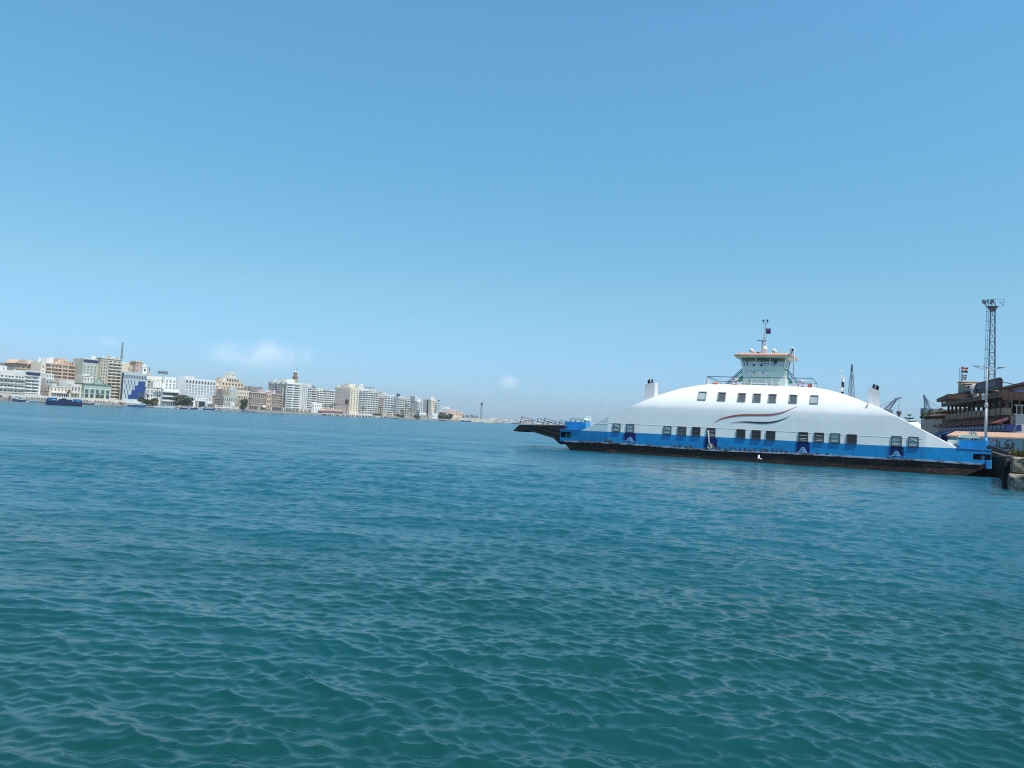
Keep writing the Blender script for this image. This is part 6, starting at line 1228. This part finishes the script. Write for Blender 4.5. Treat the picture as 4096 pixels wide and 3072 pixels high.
# stair tower with the stepped parapet
VT = 3.5; st = [cf(*p, VT) for p in ((3831,1532.5),(3845,1531.5),(3847,1540),(3861,1540),(3863,1549),(3879,1549),(3881,1557),(3893,1557.5))]
xt0, xt1 = cf(3832,1600,VT)[0], cf(3893,1590,VT)[0]; zmid = cf(3860,1570,VT)[1]
b = MB(); b.box(xt0, xt1, VT, VT+7, zc1+.3, zmid-.5); tw = b.build('tower', [M_STN], cafe)
b = MB(); b.box(xt0-.7, xt0+.72*(xt1-xt0), VT-.6, VT+7.3, zmid-.497, zmid+.05); b.build('tower_ledge', [M_WOOD], tw)
up = [(xt0, zmid+.053), (xt1, zmid+.053)]+[(min(xt1, max(xt0, x)), z) for x, z in reversed(st)]
b = MB(); b.extr(up, VT, VT+5); b.build('stepped_parapet', [M_STN], tw)
b = MB()
for (x0_, z0_), (x1_, z1_) in zip(st[::2], st[1::2]): b.box(min(x0_,x1_)-.1, max(x0_,x1_)+.1, VT-.12, VT+5.1, max(z0_,z1_)+.003, max(z0_,z1_)+.22)
b.build('parapet_coping', [mat('coping_pale', (.58,.46,.36), .85, .15, 2)], tw)
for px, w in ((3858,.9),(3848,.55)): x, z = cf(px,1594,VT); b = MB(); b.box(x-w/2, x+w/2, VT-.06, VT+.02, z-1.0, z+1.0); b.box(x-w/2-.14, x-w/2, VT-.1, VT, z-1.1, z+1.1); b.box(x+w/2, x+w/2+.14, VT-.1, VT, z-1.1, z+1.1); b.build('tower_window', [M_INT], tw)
b = MB(); x0_, z0_ = cf(3900,1577,VT+4); b.box(xt1+.01, LC+.5, VT+4, VT+12, zc1+.5, z0_-.2); b.build('rear_storey', [mat('rear_storey_pale', (.40,.29,.21), .9, .2, .8)], cafe)
b = MB(); x1_, z1_ = cf(3990,1565,VT+3.5); b.extr([(xt1+3, z0_-.15), (LC+3, z0_-.15), (LC+1, z1_+.8), (xt1+5, z1_+.6)], VT+3.4, VT+10); b.build('rear_roof', [mat('rear_roof_red', (.34,.17,.13), .85, .2, .8)], cafe)
# lean-to canopy left of the tower
a = [cf(*p, 1.0) for p in ((3780,1597),(3829,1585))]; b = MB(); b.hexa([(a[0][0],-.5,a[0][1]-.6),(a[1][0],-.5,a[1][1]-.5),(a[1][0],7,a[1][1]-.5),(a[0][0],7,a[0][1]-.6),(a[0][0],-.5,a[0][1]),(a[1][0],-.5,a[1][1]+.4),(a[1][0],7,a[1][1]+.4),(a[0][0],7,a[0][1])]); b.build('lean_to_roof', [M_WOOD], cafe)
for t_ in (.25, .7): b = MB(); x = a[0][0]+(a[1][0]-a[0][0])*t_; b.bar((x,0,zc1), (x,0,a[0][1]-.3), .22); b.build('lean_to_post', [M_WOOD], cafe)
b = MB(); x, z = cf(3932,1586,-1.7); b.box(x-.35, x+.35, -1.75, -1.52, z-.5, z+.5); b.build('fan_unit', [mat('unit_white', (.72,.70,.68), .5, .05, 2)], cafe)
# tarps on the roof at the right
b = MB(); pts = [cf(*p, 2.5) for p in ((4024,1568),(4032,1563),(4050,1561),(4054,1566),(4050,1570))]; b.extr(pts, 2.5, 9); b.build('roof_tarp', [M_TARP], cafe)
b = MB(); pts = [CF.hit(*p, 8.0) for p in ((4056,1563),(4096,1556),(4120,1553),(4120,1562),(4080,1564))]; b.extr(pts, 8.0, 8.3); b.build('roof_tarp', [M_TARP], cafe)
# big signboard on posts with round end sign
VS = -.6; s0 = cf(3905,1531,VS); s1 = cf(3995,1512,VS); s2 = cf(3995,1555,VS); s3 = cf(3905,1574,VS)
zt0 = .5*(s0[1]+s1[1]); zb1 = .5*(s2[1]+s3[1])
sg = thing('roof_signboard', 'long dark rooftop signboard on posts with worn pale lettering above the cafe', 'signboard', tuple(CF.w(s0[0], VS, zb1)), CF.rot); WS = s1[0]-s0[0]; HS = zt0-zb1
b = MB(); b.box(0, WS, 0, .35, 0, HS); b.build('board', [mat('sign_dark', (.022,.017,.026), .6, .25, 1)], sg)
b = MB(); b.box(.5, WS-1.0, -.05, -.002, HS*.34, HS*.74); b.build('faded_band', [mat('sign_band', (.13,.11,.14), .7, .3, 2)], sg)
b = MB(); x = .9
while x < WS-1.8:
    w = g.uniform(.25, .6); h = HS*g.uniform(.14, .26); k = g.integers(3)
    if k == 0: b.box(x, x+.10, -.08, -.052, HS*.42, HS*.42+h); b.box(x, x+w, -.08, -.052, HS*.40, HS*.42)
    elif k == 1: b.tube([(x, -.065, HS*.44), (x+w*.3, -.065, HS*.40), (x+w*.7, -.065, HS*.42), (x+w*.9, -.065, HS*.42+h*.7)], .07, 5)
    else: b.box(x, x+w, -.08, -.052, HS*.40, HS*.43); b.box(x+w*.4, x+w*.4+.1, -.08, -.052, HS*.43, HS*.43+h); b.box(x+w*.4-.05, x+w*.4+.12, -.08, -.052, HS*.48+h, HS*.52+h)
    x += w+g.uniform(.08, .3)
b.build('lettering', [mat('sign_letter', (.32,.29,.33), .7, .3, 3)], sg)
b = MB()
for i in range(9): x = .6+(WS-2)*i/8; b.box(x, x+.35*g.uniform(.4,1), -.06, -.002, HS*.10, HS*.10+HS*.09*g.uniform(.5,1))
b.build('lettering', [mat('sign_letter', (.32,.29,.33))], sg)
for t_ in (.02, .30, .66, .97): b = MB(); x = WS*t_; b.box(x-.11, x+.11, .36, .58, -1.8 if t_ < .5 else -2.6, HS*.9); b.build('post', [mat('post_rust', (.07,.03,.025), .8, .3, 2)], sg)
b = MB(); b.bar((WS-.2,.5,HS*.62), (WS+4.5,7,-.9), .10); b.bar((WS-.2,.5,HS*.12), (WS+3.2,5,-1.6), .10); b.bar((WS-.2,.5,HS*.0), (WS+8,5.2,-.75), .08); b.build('stay_wire', [mat('post_rust', (.07,.03,.025))], sg)
rs = thing('round_sign', 'round pale blue sign disc at the left end of the rooftop signboard', 'sign', tuple(CF.w(s0[0]-.4, VS-.2, zb1+HS*.36)), CF.rot)
dv = (CAM-Vector(CF.w(s0[0], VS, 0))).normalized(); R0 = .5*(cf(3898,1527,VS)[1]-cf(3898,1573,VS)[1])
def disc(rad, th, off, m, name, parent, rot):
    b = MB(); n = 28; b.extr([(rad*math.cos(6.283*i/n), rad*math.sin(6.283*i/n)) for i in range(n)], off, off+th); o = b.build(name, [m], parent); o.rotation_euler = (0, 0, rot); return o
disc(R0, .45, 0, mat('disc_edge', (.55,.57,.58), .5, .1, 2), 'rim', rs, R_(-48)); disc(R0*.88, .05, -.055, mat('disc_blue', (.28,.42,.50), .5, .15, 1.5), 'face', rs, R_(-48))
# flag poles and flags on the tower
zf = cf(3843,1531,VT+1)[1]
pole3 = [cf(3839,1470,VT+1), cf(3845,1466,VT+1.6), cf(3849.5,1465,VT+1)]; base3 = [cf(3841,1532,VT+1), cf(3846.5,1532,VT+1.6), cf(3850.5,1532,VT+1)]
for k, (p, q, lab) in enumerate(zip(pole3, base3, ('short bare flagpole on the stepped tower','middle flagpole carrying the red white and black flag','right flagpole carrying the striped flag'))):
    v = VT+1+(.6 if k == 1 else 0); b = MB(); b.tube([tuple(CF.w(q[0], v, q[1]-1.5)), tuple(CF.w(p[0], v, p[1]))], .07, 6, r1=.045); tag(b.build('flagpole', [mat('pole_dark', (.06,.07,.09), .5, .2, 3)]), lab, 'flagpole', 'flagpoles on the cafe tower')
pf = CF.w(pole3[1][0], VT+1.6, 0); WF = Frame(pf, (1, -.25)); pg = CF.w(pole3[2][0], VT+1, 0); WG = Frame(pg, (1, -.25))
flag('national_flag', WF, 3846, 1469, 0, 28, 21, [(0,.33,0),(.33,.67,1),(.67,1,2)], 'red white and black striped flag flying above the stepped tower', spots=[M_flagred, M_flagwhite, M_flagblack], wave=.3)
x, z = WF.hit(3860,1479.5,-.35); b = MB(); pw = [(x-.14,z-.2),(x+.14,z-.2),(x+.07,z),(x+.2,z+.15),(x,z+.08),(x-.2,z+.15),(x-.07,z)]; b.extr(pw, -.36, -.32); b.build('emblem', [mat('emblem_gold', (.45,.30,.08), .6, .2, 3)], bpy.data.objects['national_flag'])
flag('striped_flag', WG, 3850, 1499, 0, 18, 20, [(0,.2,0),(.2,.4,1),(.4,.6,0),(.6,.8,1),(.8,1,0)], 'small dark and white striped flag below the national flag', spots=[mat('flag_slate', (.10,.14,.19), .8, .2, 5), M_flagwhite], wave=.35)
# ---- low mural wall with peach coping
ml = atdepth(3796, hor(3796), 95); mr = atdepth(4140, hor(4140), 82.6); MF = Frame(ml, mr-ml); LM = (mr-ml).length
mf = lambda px, py, v=0.0: MF.hit(px, py, v)
zc = .5*(mf(3796,1745)[1]+mf(4090,1757)[1]); zt2 = .5*(mf(3796,1729)[1]+mf(4090,1738)[1])
wl = thing('mural_wall', 'long low wall with a peach tiled coping and a painted swimmer mural', 'wall', (MF.o.x, MF.o.y, 0), MF.rot)
b = MB(); b.box(0, LM, 0, .3, ZQ-1, zc); b.build('wall', [mat('mural_blue', (.16,.33,.43), .8, .25, .8, col2=(.28,.44,.50), thr=.55)], wl)
b = MB(); b.hexa([(-.1,-.35,zc+.003),(LM,-.35,zc+.003),(LM,.9,zc+.003),(-.1,.9,zc+.003),(-.1,-.3,zc+.14),(LM,-.3,zc+.14),(LM,.9,zt2+.15),(-.1,.9,zt2+.15)]); cp = b.build('coping', [mat('coping_peach', (.62,.42,.31), .8, .2, 1.2, stretch=(4,1,1))], wl)
b = MB()
for i in range(60): x = LM*(i+.5)/60; b.tube([(x,-.36,zc+.14), (x,.88,zt2+.17)], .045, 5)
b.build('tile_ridge', [mat('coping_peach', (.62,.42,.31))], cp)
M_FIG = mat('mural_brown', (.085,.055,.06), .85, .35, 2); M_FIG2 = mat('mural_pink', (.34,.20,.22), .85, .2, 2)
def paint(pts, m, name='painted_figure'):
    q = [mf(*p) for p in pts]; b = MB(); b.extr(q, -.012, -.002); b.build(name, [m], wl)
Z6 = lambda x, y: (3760+x*.1809, 1680+y*.1809)
paint([Z6(*p) for p in ((1205,590),(1240,570),(1252,500),(1258,432),(1278,432),(1272,520),(1268,575),(1285,600),(1240,606))], M_FIG)
paint([Z6(*p) for p in ((1290,600),(1300,520),(1298,455),(1312,500),(1322,450),(1330,470),(1322,560),(1345,610),(1400,605),(1480,575),(1500,590),(1580,590),(1590,520),(1575,480),(1590,460),(1610,470),(1612,500),(1660,530),(1680,570),(1640,545),(1630,600),(1635,670),(1610,670),(1600,640),(1585,670),(1560,665),(1565,640),(1450,650),(1360,640))], M_FIG)
paint([Z6(*p) for p in ((1440,560),(1425,530),(1450,470),(1500,432),(1560,440),(1570,460),(1520,452),(1470,490),(1455,530),(1480,545),(1490,505),(1510,500),(1520,530),(1550,545),(1545,575),(1480,580))], M_FIG)
paint([Z6(*p) for p in ((1150,420),(1255,428),(1250,490),(1165,480))], M_FIG2, 'painted_patch'); paint([Z6(*p) for p in ((1835,470),(1900,460),(1900,680),(1850,670),(1822,620),(1830,540))], mat('mural_olive', (.20,.17,.11), .85, .2, 2))
# small signboards behind the right deck cabin
for (p0, p1, v, lab) in (((3875,1725),(3903,1738),-1.2,'blank pale green board standing on the peach coping'), ((3877,1749),(3898,1756),-2.2,'small cream board seen under the green cabin canopy')):
    xa, z1 = mf(*p0, v); xb, z0 = mf(*p1, v); t = thing('notice_board', lab, 'sign', tuple(MF.w(xa, v, 0)), MF.rot); b = MB(); b.box(0, xb-xa, 0, .08, z0, z1); b.build('board', [mat('board_cream', (.48,.47,.36), .7, .12, 2)], t)
    b = MB(); b.bar((.2,.2,ZQ-.5), (.2,.2,z0+.2), .1); b.bar((xb-xa-.2,.2,ZQ-.5), (xb-xa-.2,.2,z0+.2), .1); b.build('post', [mat('post_rust', (.07,.03,.025))], t)
# blue tarpaulin tent left of the wall
tp = [atdepth(3744, 1764, 99), atdepth(3795, 1731, 97), atdepth(3795, 1760, 96), atdepth(3786, 1778, 95)]
t = thing('tarpaulin_shelter', 'dark blue tarpaulin shelter at the left end of the mural wall', 'tarpaulin', (tp[0].x, tp[0].y, ZQ))
o_ = Vector((tp[0].x, tp[0].y, ZQ)); b = MB(); A = [tp[0]-o_, atdepth(3765,1737,100)-o_, tp[1]-o_]; B2 = [Vector((p.x+.6, p.y-1.2, .2)) for p in A]
C2 = [Vector((p.x+2.5, p.y+3.5, p.z+.3)) for p in A]
b.grid([[tuple(p) for p in r] for r in ([B2[0], B2[1], B2[2]], [a.lerp(c, .5)+Vector((0,-.25,.1)) for a, c in zip(B2, A)], A, C2)]); b.build('tarp', [M_TARP], t, norm=False)
b = MB()
for p in (A[0], A[2], C2[1]): b.bar((p.x, p.y, -.5), (p.x, p.y, p.z-.05), .1)
b.build('pole', [mat('pole_dark', (.06,.07,.09))], t)
# white strut frames of the side awning
b = MB(); VV = -1.6
for p, q in (((4002,1686),(4028,1670)),((4002,1686),(4006,1692)),((4006,1694),(3996,1736)),((4001,1700),(3993,1736)),((4033,1674),(4005,1694))): a, c = cf(*p, VV), cf(*q, VV); b.bar((a[0],VV,a[1]), (c[0],VV,c[1]), .055)
for p, q in (((4072,1684),(4052,1736)),): a, c = cf(*p, VV), cf(*q, VV); b.bar((a[0],VV,a[1]), (c[0],VV,c[1]), .055)
b.build('awning_strut', [mat('strut_pale', (.55,.54,.53), .6, .15, 3)], cafe)
# plants at the ramp landing
for k, (px, py, w, h, lab) in enumerate(((4076,1822,1.9,.75,'yellow green shrub by the landing at the right edge'),(4102,1826,1.8,.7,'darker shrub at the extreme right edge of the quay'))):
    p = atdepth(px, py, 70+k*2); t = thing('quay_shrub', lab, 'shrub', (p.x, p.y, ZQ)); b = MB()
    for j in range(5): b.tube([(0,0,0), (w*.25*math.cos(j*1.3), w*.2*math.sin(j*1.3), h*.6)], .05, 5, r1=.02)
    b.build('stem', [M_BARK], t); crown(w/2, w/2, h/2, 700, .10, leafmat('shrub_yellow' if k == 0 else 'shrub_dark', (.14,.135,.04) if k == 0 else (.07,.085,.03), (.22,.19,.07) if k == 0 else (.11,.12,.045)), t, 14, 80+k, h/2)
# ---- brick terrace house left of the cafe
bl_ = atdepth(3667, hor(3667), 178); br2 = atdepth(3800, hor(3800), 150); BF = Frame(bl_, br2-bl_); LB = (br2-bl_).length
bf = lambda px, py, v=0.0: BF.hit(px, py, v)
hs = thing('terrace_house', 'low orange brick house with a leafy terrace left of the cafe', 'house', (BF.o.x, BF.o.y, 0), BF.rot)
zr1 = .5*(bf(3668,1646)[1]+bf(3780,1649)[1]); zr0 = bf(3680,1664)[1]; ztf = .5*(bf(3690,1695)[1]+bf(3750,1693)[1]); zt1 = bf(3720,1669)[1]
b = MB(); b.box(0, LB, 3, 16, ZQ-1, zr1); b.build('wall', [mat('house_wall', (.52,.38,.27), .9, .25, .6, streak=.2)], hs)
b = MB(); b.box(-.15, LB, 2.85, 3.0-.003, zr0, zr1+.25); b.build('brick_band', [mat('brick_orange', (.40,.24,.16), .9, .25, .9)], hs)
b = MB(); b.box(LB*.18, LB*.82, -.3, 2.84, ZQ-1, ztf+.9); b.build('terrace', [mat('terrace_grey', (.34,.32,.29), .9, .25, .6, streak=.2)], hs)
b = MB(); b.box(LB*.18, LB*.84, -.6, 2.84, zt1+.1, zt1+.4); b.build('pergola', [mat('pergola_dark', (.10,.09,.07), .8, .3, 2)], hs)
for i in range(6): b = MB(); x = LB*(.19+.63*i/5); b.bar((x,-.2,ztf+.9), (x,-.2,zt1+.1), .2); b.build('pergola_post', [mat('pergola_dark', (.10,.09,.07))], hs)
for j, (px, col) in enumerate(((3676,0),)): pass
for i in range(5): b = MB(); x = LB*(.20+.16*i); b.box(x, x+LB*.10, 1.2, 2.83, ztf+1.0, zt1-.1); b.build('pale_opening', [mat('opening_pale', (.50,.46,.38), .8, .3, 1.2)], hs)
for k in range(4):
    x = LB*(.22+.15*k); p = BF.w(x, .3, ztf+.4); t = thing('terrace_shrub', ['first dark shrub from the left on the leafy terrace','second dark shrub on the leafy terrace','third dark shrub on the leafy terrace','last dark shrub on the leafy terrace next to the cafe'][k], 'shrub', tuple(p)); b = MB(); b.tube([(0,0,0),(0,0,1)], .08, 5); b.build('stem', [M_BARK], t); crown(1.5, .8, 1.25, 260, .28, L_DK, t, 10, 90+k, 1.5)
a = [bf(*p) for p in ((3755,1671),(3806,1661))]; 
for z_, h_, x0_, x1_ in ((zt1+.75,.3,.70,1.06),(zt1+.02,.35,.68,.98)): b = MB(); b.box(LB*x0_, LB*x1_, -1.6, 2.8, z_, z_+h_); b.build('peach_slab', [mat('slab_peach', (.62,.36,.27), .8, .15, 1)], hs)
for i in range(4): b = MB(); b.lathe([(.5,0),(.5,.8),(.2,1.0)], (LB*(.12+.1*i), 6, zr1+.1), 8); b.build('roof_vent', [M_RUSTY], hs)
p = atdepth(3655, 1693, 215); t = thing('white_dome_tent', 'small bright white dome between the pine and the brick house', 'tent', (p.x, p.y, ZQ)); b = MB(); b.lathe([(2.0,0),(2.0,p.z-ZQ-.9),(1.7,p.z-ZQ-.2),(1.1,p.z-ZQ+.25),(.1,p.z-ZQ+.4)], n=16); b.build('canvas', [mat('tent_white', (.78,.78,.77), .7, .05, .5)], t, True); b = MB(); b.box(-.8, .8, -2.2, -2.03, 0, 2.2); b.build('doorway', [W_D], t)
# Norfolk pine
p = atdepth(3636, 1720, 230); top_z = atdepth(3636, 1657, 230).z; t = thing('norfolk_pine', 'dark tiered pine standing alone behind the ferry right shoulder', 'tree', (p.x, p.y, ZQ-.2)); H = top_z-ZQ+.2
b = MB(); b.tube([(0,0,0),(0,0,H)], .22, 7, r1=.05); b.build('trunk', [M_BARK], t); b = MB(); g = np.random.default_rng(4)
for k in range(8):
    z = H*(.22+.76*k/7); L_ = .6+3.9*(1-k/7)**.8
    for i in range(7):
        a = 6.283*i/7+k*.4; c, s = math.cos(a), math.sin(a)
        for j in range(6):
            t0 = j/6; r0 = L_*t0; r1 = L_*(t0+.22); w = .42*(1-t0*.4); z0 = z-.05+.9*(t0**2)*.7*(L_/4); z1 = z-.05+.9*((t0+.2)**2)*.7*(L_/4)
            b.poly([(c*r0-s*w, s*r0+c*w, z0-.16), (c*r0+s*w, s*r0-c*w, z0-.16), (c*r1, s*r1, z1)]); b.poly([(c*r0, s*r0, z0+.2), (c*r0, s*r0, z0-.25), (c*r1, s*r1, z1)])
b.build('crown', [leafmat('pine_dark', (.035,.05,.035), (.05,.065,.045))], t, norm=False)
# lattice light tower behind the cafe with a ladder
p = atdepth(3962, hor(3962), 140); zt3 = atdepth(3964, 1236, 140).z
t = thing('floodlight_tower', 'tall dark lattice floodlight tower with a caged ladder behind the cafe', 'light tower', (p.x, p.y, ZQ), R_(-28)); H = zt3-ZQ
M_LAT = mat('lattice_steel', (.11,.135,.18), .55, .25, 2); w0 = 1.35; w1 = .70
lattice(t, w0, w1, H, 13, M_LAT, .07, br=.045)
b = MB(); b.extr([(-.38,H-.4),(.38,H-.4),(.7,H+.25),(.85,H+.5),(-1.05,H+.5),(-.7,H+.2)], -.6, .6); hd = b.build('platform', [mat('platform_dark', (.06,.06,.085), .6, .3, 2)], t)
for i, (x, y, dx) in enumerate(((-1.15,-.4,-.55),(-.65,-.5,-.3),(-.1,-.5,-.35),(.35,-.5,-.45),(-.9,.5,-.4),(-.2,.5,-.2))):
    b = MB(); b.bar((x,y,H+.45), (x+dx*.7,y-.1,H+1.35), .09); b.extr([(x+dx-.16,H+1.1),(x+dx+.14,H+.95),(x+dx+.26,H+1.65),(x+dx-.04,H+1.8)], y-.45, y-.15); b.build('floodlight', [M_LAT], hd)
b = MB()
for a_, c_ in (((.45,.6,H+.5),(.45,.6,H+2.0)),((1.75,.6,H+.7),(1.8,.6,H+1.95)),((.45,.6,H+2.0),(1.8,.6,H+1.95)),((.9,.6,H+.45),(1.75,.6,H+.7)),((1.75,.6,H+.7),(1.0,.6,H+1.45)),((1.0,.6,H+1.45),(1.8,.6,H+1.3))): b.bar(a_, c_, .06)
b.build('guard_rail', [M_LAT], hd)
lx = lambda z: -w0/2-.62+(w0/2-w1/2+.08)*z/H
b = MB()
for dx in (-.10, .22): b.bar((lx(0)+dx, -.2, 0), (lx(H)+dx, -.2, H+.2), .055)
for i in range(80): z = H*(i+.5)/80; b.bar((lx(z)-.10,-.2,z), (lx(z)+.22,-.2,z), .025)
b.build('ladder', [M_LAT], t)
for i in range(15):
    z = H*(i+.7)/15; b = MB(); b.bar((lx(z)-.28,-.2,z), (-(w0/2)+(w0-w1)/2*z/H,-.2,z), .065); b.build('ladder_bracket', [M_LAT], t)
# lattice mast, roof flag and white pole behind the ferry roof
p = atdepth(3400, hor(3400), 300); zt4 = atdepth(3404, 1464, 300).z; t = thing('pyramid_mast', 'slim tapering lattice mast rising behind the ferry roof', 'mast', (p.x, p.y, ZQ), R_(10)); lattice(t, 3.9, .35, zt4-ZQ, 9, mat('mast_steel', (.10,.125,.16), .6, .2, 1), .065, br=.05); b = MB(); b.lathe([(.15,-1.0),(.32,-.8),(.32,.5),(.1,.8)], (0,0,zt4-ZQ), 8); b.build('beacon', [mat('mast_steel', (.10,.125,.16))], t)
VFL = 7.0; x, z0 = FR.hit(3363,1580,VFL); _, z1 = FR.hit(3367,1489,VFL); b = MB(); b.tube([(x,VFL,z0-1.2),(x,VFL,z1)], .05, 6); b.lathe([(.0,0),(.1,.05),(.12,.15),(.0,.25)], (x,VFL,z1), 8)
tag(b.build('flagstaff', [M_whiterail], None, loc=(FR.o.x,FR.o.y,0), rot=FR.rot), 'thin white flagstaff on the ferry roof right of the railing', 'flagstaff')
b = MB(); h = z1-z0
for k, (f0, f1, m_) in enumerate(((.16,.40,0),(.40,.64,1),(.64,.84,0),(.84,.97,1))):
    b.grid([[(x+.06+w*.30*(1-.25*abs(f-.4)), VFL+.22*math.sin(w*5+f*6), z1-h*f-.1*w) for w in (0,.25,.5,.75,1)] for f in (f0, .5*(f0+f1), f1)], m_)
tag(b.build('furled_flag', [M_flagwhite, M_flagblack], None, norm=False, loc=(FR.o.x,FR.o.y,0), rot=FR.rot), 'limp white and black flag hanging on the white flagstaff', 'flag')
p = atdepth(3593, hor(3593), 260); zt5 = atdepth(3592.5,1648,260).z; t = thing('lamp_mast', 'short dark lamp head peeking over the ferry right slope', 'lamp mast', (p.x,p.y,ZQ)); b = MB(); b.tube([(0,0,0),(0,0,zt5-ZQ)], .12, 6); b.build('pole', [mat('mast_steel', (.10,.125,.16))], t); b = MB(); b.lathe([(.12,-2.2),(.3,-1.4),(.85,-.3),(.85,.2),(.3,.4)], (0,0,zt5-ZQ), 8); b.build('lamp_head', [M_RUSTY], t)
# harbour cranes
def crane(name, label, pts, D, m, hook=None):
    P = [atdepth(px, py, D) for px, py in pts]; base = atdepth(pts[0][0], hor(pts[0][0]), D); t = thing(name, label, 'crane', (base.x, base.y, ZQ)); o = Vector((base.x, base.y, ZQ)); Q = [p-o for p in P]
    b = MB(); z = Q[0].z-1; b.hexa([(-2,-2,-1),(2,-2,-1),(2,2,-1),(-2,2,-1),(-1.2,-1.2,z),(1.2,-1.2,z),(1.2,1.2,z),(-1.2,1.2,z)]); b.box(-2.6,2.6,-2,2,z,z+2.6); b.build('pedestal', [m], t)
    b = MB(); d = (Q[1]-Q[0]); nrm = Vector((-d.z, 0, d.x)).normalized()
    for s in (-1, 1):
        for y in (-.8, .8): b.bar(Q[0]+nrm*s*1.0+Vector((0,y,0)), Q[1]+nrm*s*.25+Vector((0,y*.4,0)), .26)
    for i in range(9):
        t0, t1 = i/9, (i+1)/9; s = 1 if i % 2 else -1; b.bar(Q[0]+d*t0+nrm*s*(1-.75*t0), Q[0]+d*t1-nrm*s*(1-.75*t1), .12)
    if len(Q) > 2: b.bar(Q[1], Q[2], .6); b.bar(Q[1]+nrm*.6, Q[2], .3)
    b.build('jib', [m], t)
    b = MB(); b.bar(Q[0]+Vector((-4 if d.x > 0 else 4,0,2)), Q[1], .12)
    if len(Q) > 2: b.bar(Q[2]*.55+Q[1]*.45, (Q[2]*.55+Q[1]*.45)+Vector((0,0,-11)), .14)
    b.build('cable', [m], t)
CR = mat('crane_blue_grey', (.12,.17,.24), .6, .2, .5)
crane('harbour_crane', 'blue grey jib crane leaning right behind the ferry right funnel', [(3535,1652),(3585,1597),(3606,1590)], 330, CR)
crane('harbour_crane', 'blue grey jib crane leaning left above the brick house', [(3716,1650),(3700,1592),(3696,1580)], 300, CR)
# ------------------------------------------------------------------ summer haze: one even body of air round everything
b = MB(); b.box(-9600, 9600, -60, 9600, -4, 78); hz = b.build('haze', [], None)
m = bpy.data.materials.new('haze_air'); m.use_nodes = True; nt = m.node_tree; nt.nodes.remove(nt.nodes['Principled BSDF'])
pv = nt.nodes.new('ShaderNodeVolumePrincipled'); pv.inputs['Color'].default_value = (.80,.88,.96,1); pv.inputs['Density'].default_value = .00009; pv.inputs['Anisotropy'].default_value = .0
nt.links.new(pv.outputs['Volume'], nt.nodes['Material Output'].inputs['Volume']); hz.data.materials.append(m); pass
hz['kind'] = 'stuff'
